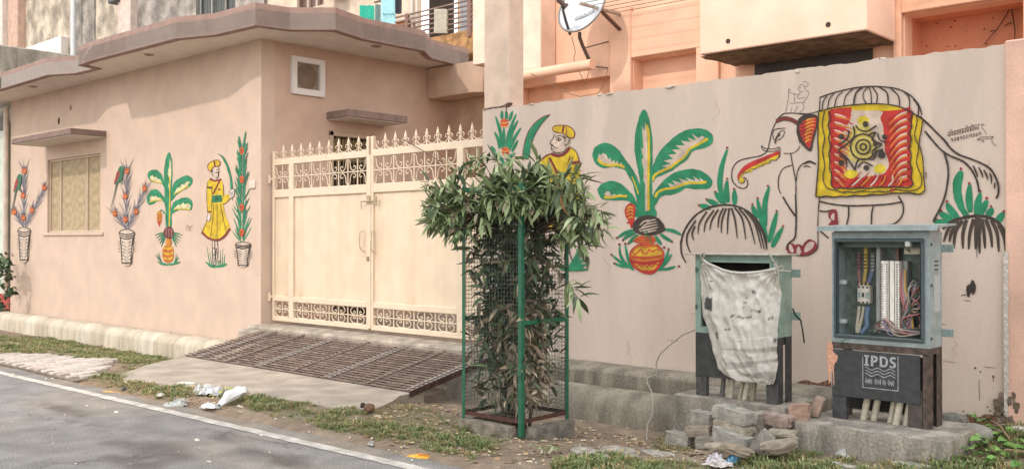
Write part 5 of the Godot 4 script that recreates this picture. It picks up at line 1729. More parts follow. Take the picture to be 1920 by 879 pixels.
# ------------------------------------------------------------------ background
func build_background() -> void:
	var a := placed("stained_apartment_block", "stained cream apartment block behind the corner house at top left", "apartment building", Vector3(-28, 0, -16))
	var Z := -15.0
	var cm := mat("e0d2be", 0.92, 0.34, 6.0, 0.15, 0.8, 0.0, 0.0, "cloud")
	var gm := mat("c2b9b0", 0.92, 0.34, 5.0, 0.15, 0.8, 0.0, 0.0, "cloud")
	var pm := mat("dcb9a6", 0.9, 0.1, 1.5)
	var wx := func(px: float, z: float) -> float: return at_z(px, 40, z).x
	var mb := MB.new()
	mb.span(Vector3(wx.call(18, Z), 0, Z - 6.0), Vector3(wx.call(262, Z), 16, Z))
	part("wall", mb, cm, a)
	mb = MB.new()
	mb.span(Vector3(wx.call(-260, Z), 0, Z - 6.0), Vector3(wx.call(18, Z), 16, Z - 1.2))
	part("balcony_recess", mb, mat("b3968a", 0.9, 0.2), a)
	mb = MB.new()
	mb.span(Vector3(wx.call(18, Z), 0, Z), Vector3(wx.call(27, Z), 16, Z + 0.5), 0.02)
	part("pilaster", mb, mat("e9dcd2", 0.9, 0.1), a)
	mb = MB.new()
	mb.span(Vector3(wx.call(27, Z), 0, Z), Vector3(wx.call(46, Z), 16, Z + 0.3), 0.02)
	part("pilaster", mb, pm, a)
	mb = MB.new()
	mb.span(Vector3(wx.call(238, Z), 0, Z), Vector3(wx.call(262, Z), 16, Z + 0.35), 0.02)
	part("pilaster", mb, mat("e6d2c6", 0.9, 0.1), a)
	mb = MB.new()
	var y0 := at_z(88, 75, Z + 0.3).y
	mb.span(Vector3(wx.call(46, Z), 0, Z), Vector3(wx.call(128, Z), y0, Z + 0.3), 0.02)
	part("white_parapet", mb, mat("f1ece6", 0.9, 0.05), a)
	mb = MB.new()
	mb.tube([Vector3(wx.call(136, Z + 0.35), 0, Z + 0.35), Vector3(wx.call(136, Z + 0.35), 16, Z + 0.35)], 0.085, 14)
	part("down_pipe", mb, mat("e3e8ec", 0.35, 0.03), a)
	mb = MB.new()
	mb.span(Vector3(wx.call(142, Z), 0, Z), Vector3(wx.call(178, Z), 16, Z + 0.05), 0.01)
	part("soot_strip", mb, gm, a)
	mb = MB.new()
	var q := at_z(219, 6, Z + 0.3)
	mb.box(Vector3(q.x, q.y + 0.45, Z + 0.25), Vector3(0.62, 0.9, 0.5), Basis.IDENTITY, 0.03)
	part("air_vent_box", mb, mat("5b6468", 0.6), a)
	mb = MB.new()
	var wl: float = wx.call(372, Z)
	var wr: float = wx.call(446, Z)
	var wy := at_z(410, 32, Z).y
	holed(mb, wx.call(262, Z), wx.call(500, Z), 0, 16, [Rect2(wl, wy, wr - wl, 2.4)], 0.3, Transform3D(Basis.IDENTITY, Vector3(0, 0, Z + 0.1)))
	part("grey_wall", mb, gm, a)
	mb = MB.new()
	mb.span(Vector3(wl, wy, Z - 0.1), Vector3(wr, wy + 2.4, Z - 0.05))
	var wd := part("window", mb, mat("4a4f4e", 0.25), a)
	for k in 4:
		mb = MB.new()
		var xx := lerpf(wl, wr, (k + 0.04) / 3.1)
		mb.span(Vector3(xx, wy, Z - 0.05), Vector3(xx + 0.09, wy + 2.4, Z + 0.02), 0.01)
		part("mullion", mb, mat("c5c2bd", 0.6), wd)
	for k in 14:
		mb = MB.new()
		var xx := lerpf(wl, wr, (k + 0.5) / 14.0)
		mb.tube([Vector3(xx, wy, Z + 0.04), Vector3(xx, wy + 2.4, Z + 0.04)], 0.014, 5)
		part("grille_bar", mb, mat("6a6e6c", 0.6), wd)
	# cream part to the right with the barred window and the balcony
	var b := placed("cream_apartment_block", "cream house with a railed balcony hung with washing, behind the roof edge", "apartment building", Vector3(-18, 0, -16))
	var bm := mat("e3cfba", 0.9, 0.12, 2.0, 0.08, 0.4, 0.15)
	mb = MB.new()
	wl = wx.call(556, Z)
	wr = wx.call(606, Z)
	wy = at_z(580, 15, Z).y
	holed(mb, wx.call(500, Z), wx.call(772, Z), 0, 14, [Rect2(wl, wy, wr - wl, 1.9)], 0.3, Transform3D(Basis.IDENTITY, Vector3(0, 0, Z)))
	part("wall", mb, bm, b)
	mb = MB.new()
	mb.span(Vector3(wl, wy, Z - 0.2), Vector3(wr, wy + 1.9, Z - 0.15))
	wd = part("window", mb, mat("7a5f56", 0.5), b)
	for k in 4:
		mb = MB.new()
		var xx := lerpf(wl, wr, k / 3.0)
		mb.span(Vector3(xx - 0.04, wy, Z - 0.15), Vector3(xx + 0.04, wy + 1.9, Z - 0.06), 0.01)
		part("window_post", mb, mat("cdbcae" if k % 3 else "8a7468", 0.6), wd)
	mb = MB.new()
	q = at_z(630, -2, Z)
	mb.span(q + Vector3(-0.1, 0.0, 0), q + Vector3(0.55, 0.25, 0.45), 0.03)
	part("window_hood", mb, mat("8f857c", 0.9, 0.3), b)
	var ZB := -14.0
	mb = MB.new()
	mb.span(Vector3(wx.call(480, ZB + 0.9), 6.55, ZB + 0.4), Vector3(wx.call(546, ZB + 0.9), 6.62 + 0.35, ZB + 0.9), 0.03)
	part("weathered_ledge", mb, mat("8d8178", 0.95, 0.5, 0.8, 0.3, 0.3, 0.2, 0.0, "cloud"), b)
	# balcony recess, doors, floor
	mb = MB.new()
	mb.span(Vector3(wx.call(772, Z), 4, Z - 1.7), Vector3(-9.0, 14, Z - 1.5))
	part("recess_wall", mb, bm, b)
	mb = MB.new()
	mb.span(Vector3(at_z(803, 20, Z - 1.4).x, 5.8, Z - 1.5), Vector3(at_z(846, 20, Z - 1.4).x, 9.0, Z - 1.42))
	part("dark_door", mb, mat("4e4643", 0.5), b)
	mb = MB.new()
	mb.span(Vector3(at_z(862, 20, Z - 1.4).x, 5.8, Z - 1.5), Vector3(at_z(874, 20, Z - 1.4).x, 9.0, Z - 1.42))
	part("curtain", mb, mat("aeb6c4", 0.8), b)
	for px in [772, 781]:
		mb = MB.new()
		mb.tube([at_z(px, 60, ZB - 0.1), at_z(px, -30, ZB - 0.1)], 0.03, 8)
		part("white_post", mb, mat("e8e2dc", 0.5), b)
	mb = MB.new()
	mb.span(Vector3(-15.6, 5.35, Z - 1.5), Vector3(-13.2, 5.87, ZB), 0.03)
	part("balcony_slab", mb, mat("cf9f6c", 0.92, 0.3, 1.6, 0.2, 0.3, 0.1, 0.0, "cloud"), b)
	mb = MB.new()
	mb.span(Vector3(-15.7, 4.2, Z - 1.5), Vector3(-13.2, 5.35, ZB - 0.5), 0.02)
	part("lower_wall", mb, mat("cfc0a9", 0.9, 0.3), b)
	for k in 6:
		mb = MB.new()
		mb.span(Vector3(-16.35, 6.45 - k * 0.105, ZB + 0.0), Vector3(-13.5, 6.485 - k * 0.105, ZB + 0.03), 0.004)
		part("rail_bar", mb, mat("8e7468", 0.6, 0.2), b)
	for px in [763, 881]:
		mb = MB.new()
		var p := at_z(px, 50, ZB)
		mb.span(Vector3(p.x - 0.05, 5.7, ZB - 0.04), Vector3(p.x + 0.05, 6.5, ZB + 0.035), 0.01)
		part("rail_post", mb, mat("8a6a5e", 0.7), b)
	mb = MB.new()
	var r0 := at_z(741, 50, ZB).x
	var r1 := at_z(761, 50, ZB).x
	mb.span(Vector3(r0, 5.6, ZB - 0.3), Vector3(r1, 6.38, ZB), 0.02)
	part("brick_stub", mb, mat("bd8158", 0.9, 0.3, 0.3, 0.2, 0.1), b)
	mb = MB.new()
	mb.span(Vector3(at_z(720, 50, ZB).x, 6.05, ZB - 0.05), Vector3(r0, 6.15, ZB), 0.01)
	part("line_pole", mb, mat("7d675c", 0.7), b)
	mb = MB.new()
	mb.span(Vector3(at_z(700, 50, ZB).x, 6.93, ZB - 0.05), Vector3(at_z(742, 50, ZB).x, 6.97, ZB), 0.01)
	part("line_pole", mb, mat("7d675c", 0.7), b)
	# corrugated sheet and washing
	cloth_panel(816, 838, 17, 62, ZB + 0.05, "d9d3c3", 0.05, 6.0, "corrugated_sheet", "pale corrugated sheet tied to the balcony railing", "sheet")
	cloth_panel(674, 702, 10, 40, ZB + 0.02, "2db49a", 0.03, 2.0, "hanging_towel", "green towel hung out to dry, leftmost of the washing", "towel")
	cloth_panel(703, 713, 8, 46, ZB + 0.02, "6f8a86", 0.03, 1.0, "hanging_scarf", "grey patterned scarf hanging beside the green towel", "scarf")
	cloth_panel(714, 742, -4, 44, ZB + 0.02, "a9dfea", 0.03, 1.5, "hanging_shirt", "pale blue cloth with dark print hung out to dry", "shirt")
	cloth_panel(741, 753, -6, 26, ZB + 0.04, "343741", 0.03, 1.5, "hanging_trousers", "dark garment hung out right of the pale blue cloth", "garment")
	var pt := Paint.new()
	pt.host = self
	pt.z = ZB + 0.06
	pt.fr(660, 0, 6.76)
	for k in 7:
		pt.L("3f6c84", 6.0, [390 + k * 20, 165 + (k % 3) * 6, 400 + k * 20, 190 - (k % 2) * 12, 412 + k * 20, 172])
	var sh := get_node("hanging_shirt")
	var pr := part("print", pt.mb, mat("ffffff", 0.8), sh)
	# weathered parapet of the neighbour's roof, running back from the street
	mb = MB.new()
	mb.span(Vector3(-24.3, 0.0, -16.0), Vector3(-24.0, 6.09, -8.2), 0.03)
	single("roof_parapet", mb, mat("c6bcad", 0.95, 0.4, 3.0, 0.15, 0.6, 0.0, 0.0, "streak"), "weathered grey roof parapet left of the house, streaked with dark stains", "parapet")
	# pale green neighbour house at the far left edge
	var nb := placed("pale_green_house", "pale green house front with red plinth at the left edge of the photo", "house", Vector3(-23, 0, WALL))
	mb = MB.new()
	mb.span(Vector3(-27, 0.36, -8.1), Vector3(-21.47, 4.0, WALL))
	part("wall", mb, mat("d3dfd0", 0.85, 0.08), nb)
	mb = MB.new()
	mb.span(Vector3(-27, -0.3, -8.1), Vector3(-21.36, 0.36, WALL + 0.02), 0.01)
	part("red_plinth", mb, mat("c4574a", 0.85, 0.25, 0.4), nb)
	mb = MB.new()
	mb.tube([Vector3(-21.43, 0.36, WALL + 0.06), Vector3(-21.43, 4.3, WALL + 0.06)], 0.055, 12)
	part("down_pipe", mb, mat("d9c8b8", 0.6, 0.15), nb)
	mb = MB.new()
	mb.span(Vector3(-23.5, 3.85, WALL), Vector3(-21.5, 4.15, WALL + 0.03))
	part("dark_lintel", mb, mat("4b4342", 0.6), nb)
	# apartment block across the street; it keeps the right part of the lane in shade
	var t := placed("street_side_tower", "tall apartment block standing across the lane, out of the picture", "apartment building", Vector3(-4, 0, 34))
	mb = MB.new()
	holed(mb, -9.15, 0.8, 0, 37.6, tower_holes(), 0.3, Transform3D(Basis(Vector3(-1, 0, 0), Vector3(0, 1, 0), Vector3(0, 0, -1)), Vector3(-8.35, 0, 30)))
	mb.span(Vector3(-9.15, 0, 30.3), Vector3(0.8, 37.6, 40))
	part("wall", mb, mat("cdbba8", 0.9, 0.1), t)

func tower_holes() -> Array:
	var o := []
	for j in 11:
		for i in 3:
			o.append(Rect2(-8.0 + i * 3.0, 1.4 + j * 3.2, 1.4, 1.5))
	return o
func cloth_panel(x0: float, x1: float, y0: float, y1: float, z: float, hex: String, amp: float, waves: float, called: String, label: String, cat: String) -> void:
	var rows := []
	for j in 9:
		var row := []
		for i in 25:
			var p := at_z(lerpf(x0, x1, i / 24.0), lerpf(y1, y0, j / 8.0), z)
			p.z += amp * sin(i / 24.0 * TAU * waves) + amp * 0.6 * noise.get_noise_2d(p.x * 200.0, p.y * 60.0)
			row.append(p)
		rows.append(row)
	var mb := MB.new()
	mb.grid(rows)
	single(called, mb, mat(hex, 0.85, 0.1, 0.4, 0.1, 0.1), label, cat)

# ------------------------------------------------------------------ tree guard and shrub
func build_tree_guard() -> void:
	var X0 := -5.42
	var X1 := -4.785
	var Z0 := -5.335
	var Z1 := -5.90
	var top := 1.93
	var g := placed("tree_guard", "green square steel tree guard with wire mesh round a bushy shrub", "tree guard", Vector3((X0 + X1) / 2, 0.1, (Z0 + Z1) / 2))
	var gm := mat("236c4f", 0.5, 0.15, 0.5, 0.12, 0.1, 0.03)
	for p in [[X0, Z0], [X1, Z0], [X0, Z1], [X1, Z1]]:
		var mb := MB.new()
		var sx := 1.0 if p[0] == X0 else -1.0
		var sz := -1.0 if p[1] == Z0 else 1.0
		var w := 0.036 if p[0] == X1 and p[1] == Z0 else 0.034
		mb.span(Vector3(p[0], 0.02, p[1]), Vector3(p[0] + sx * w, top, p[1] + sz * 0.005), 0.0015)
		mb.span(Vector3(p[0], 0.02, p[1] + sz * 0.006), Vector3(p[0] + sx * 0.005, top, p[1] + sz * w), 0.0015)
		part("corner_post", mb, gm, g)
	for y in [0.12, 0.86, 1.88]:
		for s in 4:
			var mb := MB.new()
			var m := gm if y > 0.5 else mat("6e4438", 0.8, 0.3, 0.3, 0.3, 0.06)
			if y == 0.86 and s == 0:
				continue
			match s:
				0: mb.span(Vector3(X0 + 0.03, y, Z0 - 0.004), Vector3(X1 - 0.03, y + 0.032, Z0 - 0.012))
				1: mb.span(Vector3(X1 - 0.012, y, Z1 + 0.03), Vector3(X1 - 0.004, y + 0.032, Z0 - 0.03))
				2: mb.span(Vector3(X0 + 0.03, y, Z1 + 0.004), Vector3(X1 - 0.03, y + 0.032, Z1 + 0.012))
				3: mb.span(Vector3(X0 + 0.004, y, Z1 + 0.03), Vector3(X0 + 0.012, y + 0.032, Z0 - 0.03))
			part("cross_rail", mb, m, g)
	var wm := mat("76807a", 0.45, 0.3, 0.4, 0.1, 0.1, 0.0, 0.5)
	for s in 4:
		var mb := MB.new()
		var A := [Vector3(X0, 0, Z0 - 0.016), Vector3(X1 - 0.016, 0, Z0), Vector3(X1, 0, Z1 + 0.016), Vector3(X0 + 0.016, 0, Z1)][s] as Vector3
		var Bv := [Vector3(X1, 0, Z0 - 0.016), Vector3(X1 - 0.016, 0, Z1), Vector3(X0, 0, Z1 + 0.016), Vector3(X0 + 0.016, 0, Z0)][s] as Vector3
		var l := A.distance_to(Bv)
		var d := (Bv - A).normalized()
		var nv := int(l / 0.031)
		for k in range(1, nv):
			var q := A + d * (l * k / nv)
			mb.tube([q + Vector3.UP * 0.13, q + Vector3.UP * (0.55 + 0.0) + d * 0.004 * noise.get_noise_1d(k * 99.0), q + Vector3.UP * 1.1 + d * 0.006 * noise.get_noise_1d(k * 199.0), q + Vector3.UP * 1.85], 0.0016, 3)
		for k in 55:
			var y := 0.135 + k * 0.0312
			var o := Vector3(0, 0, 0.004)
			mb.tube([A + Vector3.UP * y, A + d * l * 0.5 + Vector3.UP * (y + 0.006 * noise.get_noise_1d(k * 77.0 + s * 50.0)), Bv + Vector3.UP * y], 0.0016, 3)
		part("wire_mesh", mb, wm, g, "", "stuff")
	# rough concrete blocks at its foot
	var spec := [[Vector3(-5.13, 0.03, -5.315), Vector3(0.66, 0.16, 0.11), 0.02, "whitish concrete footing block under the tree guard's left face", "a89c8c"], [Vector3(-4.72, 0.02, -5.6), Vector3(0.13, 0.19, 0.56), -0.06, "grey concrete footing block under the tree guard's right face", "8f887c"], [Vector3(-5.45, 0.02, -5.62), Vector3(0.1, 0.15, 0.5), 0.03, "low concrete footing block on the tree guard's gate side, mostly hidden", "9b9183"]]
	for s in spec:
		var mb := MB.new()
		rock(mb, s[0], s[1], s[1].x * 7.0, 0.1, Basis(Vector3.UP, s[2]), 9, 0.92)
		single("footing_block", mb, mat(s[4], 0.95, 0.3, 0.8, 0.22, 0.2, 0.3, 0.0, "cloud"), s[3], "concrete block", "footing blocks of the tree guard")

func leaf_mesh(droop: float, wide: float, fold: float) -> ArrayMesh:   # a lance-shaped leaf of length 1 along +z
	var mb := MB.new()
	var sp := []
	var wd := [0.08, 0.75, 1.0, 0.72, 0.06]
	for i in 5:
		var t := i / 4.0
		sp.append(Vector3(0, -droop * t * t, t * (1.0 - 0.2 * droop * t)))
	var rows := []
	for i in 5:
		var w: float = wd[i] * wide * 0.5
		rows.append([sp[i] + Vector3(-w, fold * w, 0), sp[i], sp[i] + Vector3(w, fold * w, 0)])
	rows.reverse()
	mb.grid(rows)
	return mb.mesh()

func leaf_mat(hex: String) -> StandardMaterial3D:
	var key := "leaf " + hex
	if mat_cache.has(key):
		return mat_cache[key]
	var m := StandardMaterial3D.new()
	m.albedo_color = Color(hex)
	m.vertex_color_use_as_albedo = true
	m.roughness = 0.42
	m.backlight_enabled = true
	m.backlight = Color(hex) * 0.35
	mat_cache[key] = m
	return m

func many(called: String, parent: Node3D, mesh: Mesh, m: Material, where: Array, tints: Array) -> MultiMeshInstance3D:
	var mm := MultiMesh.new()
	mm.transform_format = MultiMesh.TRANSFORM_3D
	mm.use_colors = true
	mm.mesh = mesh
	mm.instance_count = where.size()
	for i in where.size():
		mm.set_instance_transform(i, where[i])
		mm.set_instance_color(i, tints[i % tints.size()] if tints.size() < where.size() else tints[i])
	var o := MultiMeshInstance3D.new()
	var nm := called
	var k := 0
	while parent.has_node(nm):
		k += 1
		nm = "%s_%03d" % [called, k]
	o.name = nm
	o.multimesh = mm
	o.material_override = m
	parent.add_child(o, true)
	o.set_meta("kind", "stuff")
	if parent != self and parent.has_meta("offset"):
		o.position = -(parent.get_meta("offset") as Vector3)
	return o

func aim(d: Vector3, roll: float) -> Basis:
	var z := d.normalized()
	var x := Vector3.UP.cross(z)
	if x.length() < 0.05:
		x = Vector3.RIGHT
	x = x.normalized().rotated(z, roll)
	return Basis(x, z.cross(x), z)

func build_shrub() -> void:
	var s := placed("caged_shrub", "leafy shrub with long drooping leaves overflowing the green tree guard", "shrub", Vector3(-5.1, 0.05, -5.62))
	var r := RandomNumberGenerator.new()
	r.seed = 77
	var ctr := Vector3(-5.12, 1.70, -5.62)
	# stems
	var bark := mat("7c6a58", 0.9, 0.3, 0.2, 0.3, 0.05, 0.2)
	for k in 9:
		var mb := MB.new()
		var p := Vector3(-5.1 + r.randf_range(-0.09, 0.09), 0.0, -5.62 + r.randf_range(-0.09, 0.09))
		var path := [p]
		for i in 7:
			p += Vector3(r.randf_range(-0.07, 0.07), 0.24, r.randf_range(-0.06, 0.06))
			path.append(p)
		mb.tube(path, r.randf_range(0.013, 0.028), 7, 0.006)
		part("stem", mb, bark, s)
	for k in 16:
		var mb := MB.new()
		var p := Vector3(r.randf_range(-5.32, -4.86), r.randf_range(0.5, 1.2), r.randf_range(-5.82, -5.42))
		var d := Vector3(r.randf_range(-1, 1), r.randf_range(-0.4, 0.8), r.randf_range(-1, 1)).normalized() * 0.11
		var path := [p]
		for i in 3:
			p += d + Vector3(r.randf_range(-0.04, 0.04), r.randf_range(-0.05, 0.03), r.randf_range(-0.04, 0.04))
			p.x = clampf(p.x, -5.4, -4.8)
			p.z = clampf(p.z, -5.88, -5.36)
			path.append(p)
		mb.tube(path, 0.008, 5, 0.004)
		part("dead_twig", mb, mat("9a8468", 0.9, 0.3, 0.2), s)
	var shapes := [leaf_mesh(0.15, 0.2, 0.25), leaf_mesh(0.4, 0.24, 0.35), leaf_mesh(0.7, 0.2, 0.2), leaf_mesh(-0.15, 0.28, 0.45)]
	var all := []     # [transform, tone, nearness]
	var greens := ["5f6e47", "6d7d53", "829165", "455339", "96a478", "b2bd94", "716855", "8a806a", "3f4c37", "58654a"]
	var tips := []
	for k in 250:
		var az := r.randf() * TAU
		var f := sqrt(r.randf())
		var p := ctr + Vector3(cos(az) * f * 0.56, 0, sin(az) * f * 0.50)
		p.y = 1.62 + 0.44 * sqrt(maxf(0.0, 1.0 - f * f * 0.8)) * r.randf_range(0.35, 1.0)
		var d := Vector3(cos(az) * f, 0.65 * (1.0 - f) + r.randf_range(-0.1, 0.35), sin(az) * f)
		var lat := (p - ctr).dot(rgt)
		# shoots hang out far on the left side, less on the right
		if lat < -0.22:
			p += -rgt * 0.26 * r.randf() + Vector3(0, -0.16 * r.randf(), 0)
		elif lat > 0.3:
			p += rgt * 0.12 * r.randf() + Vector3(0, -0.2 * r.randf(), 0)
		tips.append([p, d])
	# a few long shoots on the right
	for q in [[1120, 420], [1135, 432], [1100, 470], [1078, 545], [1128, 395], [1090, 440], [1085, 560], [800, 365], [795, 345], [815, 385], [835, 400], [828, 360], [1012, 300], [960, 292], [905, 300], [1062, 330], [1078, 345], [1092, 330], [1070, 385], [1100, 352], [1088, 372], [1105, 388], [1080, 405], [1096, 412], [1060, 360], [1112, 405], [1075, 425], [1040, 330], [1050, 345], [1030, 345], [870, 310], [850, 325], [890, 296], [930, 294]]:
		var p := at_z(q[0], q[1], -5.45)
		tips.append([p, (p - ctr).normalized() + Vector3(0, -0.3, 0)])
	var twigs := MB.new()
	for t in tips:
		var tip: Vector3 = t[0]
		var d: Vector3 = t[1]
		var inner := ctr.lerp(tip, 0.35) + Vector3(0, -0.1, 0)
		twigs.tube([inner, inner.lerp(tip, 0.5) + Vector3(0, 0.04, 0), tip], 0.006, 4, 0.003)
		var cnt := r.randi_range(10, 16)
		var age := r.randf()
		for i in cnt:
			var a := TAU * i / cnt * 1.62 + r.randf()
			var side := d.cross(Vector3(0.3, 1, 0.2)).normalized().rotated(d.normalized(), a)
			var ld := (d * r.randf_range(0.1, 0.9) + side * r.randf_range(0.6, 1.1) + Vector3(0, r.randf_range(-0.75, 0.75) - 0.25 * (1.0 - clampf((tip.y - 1.6) * 2.5, 0, 1)), 0)).normalized()
			var len := r.randf_range(0.06, 0.17) * (1.0 if r.randf() < 0.85 else 1.2)
			var at := tip - d * r.randf_range(0.0, 0.09) + side * 0.01
			var tone := clampi(int(r.randf() * 3.0 + age * 3.0), 0, 5) if r.randf() < 0.92 else 7
			all.append([Transform3D(aim(ld, r.randf_range(-0.7, 0.7)).scaled_local(Vector3(len, len, len)), at), tone, (at + ld * len * 0.6 - EYE).dot(fwd) + r.randf() * 0.12])
	part("twig", twigs, bark, s, "", "stuff")
	# leaves hanging inside the guard
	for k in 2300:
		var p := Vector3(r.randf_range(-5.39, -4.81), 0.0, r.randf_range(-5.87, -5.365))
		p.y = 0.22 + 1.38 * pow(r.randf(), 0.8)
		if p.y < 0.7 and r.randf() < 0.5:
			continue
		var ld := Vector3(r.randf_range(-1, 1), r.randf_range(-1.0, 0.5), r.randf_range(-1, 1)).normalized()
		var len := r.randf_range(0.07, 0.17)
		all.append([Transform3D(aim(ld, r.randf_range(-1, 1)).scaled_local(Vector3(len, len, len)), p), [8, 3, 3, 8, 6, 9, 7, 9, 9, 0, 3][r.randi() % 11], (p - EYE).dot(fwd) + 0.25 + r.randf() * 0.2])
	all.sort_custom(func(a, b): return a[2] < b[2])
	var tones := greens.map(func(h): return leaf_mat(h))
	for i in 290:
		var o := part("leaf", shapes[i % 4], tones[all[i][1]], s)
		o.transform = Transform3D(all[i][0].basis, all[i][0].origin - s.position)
	for sh in 4:
		var w := []
		var c := []
		for i in range(290, all.size()):
			if i % 4 == sh:
				w.append(all[i][0])
				c.append(lin(greens[all[i][1]]))
		many("crown", s, shapes[sh], leaf_mat("ffffff"), w, c)
	# dried leaves caught in the mesh
	var w2 := []
	var c2 := []
	for k in 1000:
		var p := Vector3(r.randf_range(-5.35, -4.84), r.randf_range(0.25, 1.0), r.randf_range(-5.8, -5.40))
		var q := r.randf()
		if q < 0.55:
			p = Vector3(-4.87 + r.randf_range(-0.09, 0.06), 0.3 + 0.72 * r.randf(), -5.52 + r.randf_range(-0.12, 0.12))
		var ld := Vector3(r.randf_range(-1, 1), r.randf_range(-1.1, 0.2), r.randf_range(-1, 1)).normalized()
		var len := r.randf_range(0.06, 0.15)
		w2.append(Transform3D(aim(ld, r.randf_range(-1.5, 1.5)).scaled_local(Vector3(len, len, len)), p))
		c2.append(lin(["94826c", "7f6f5c", "a5947c", "746654", "b0a08a"][r.randi() % 5]))
	many("dry_leaves", s, shapes[1], leaf_mat("ffffff"), w2, c2)
	var o := part("brown_leaf", shapes[1], leaf_mat("9c6742"), s, "dead brown leaf hanging on the shrub's right side")
	var at := at_z(1052, 362, -5.2)
	o.transform = Transform3D(aim(Vector3(0.05, -1, 0.1), 1.2).scaled_local(Vector3(0.26, 0.19, 0.19)), at - s.position)

# ------------------------------------------------------------------ feeder cabinets
func cabinet_shell(x0: float, x1: float, y0: float, y1: float, zf: float, dep: float, hole: Rect2, m: Material, parent: Node3D) -> MeshInstance3D:
	var mb := MB.new()
	holed(mb, x0, x1, y0, y1, [hole], 0.012, Transform3D(Basis.IDENTITY, Vector3(0, 0, zf)))
	for x in [x0, x1 - 0.012]:
		mb.span(Vector3(x, y0, zf - dep), Vector3(x + 0.012, y1, zf - 0.012))
	mb.span(Vector3(x0 + 0.012, y0, zf - dep), Vector3(x1 - 0.012, y0 + 0.012, zf - 0.012))
	mb.span(Vector3(x0 + 0.012, y1 - 0.012, zf - dep), Vector3(x1 - 0.012, y1, zf - 0.012))
	mb.span(Vector3(x0 + 0.012, y0 + 0.012, zf - dep), Vector3(x1 - 0.012, y1 - 0.012, zf - dep + 0.012))
	return part("housing", mb, m, parent)

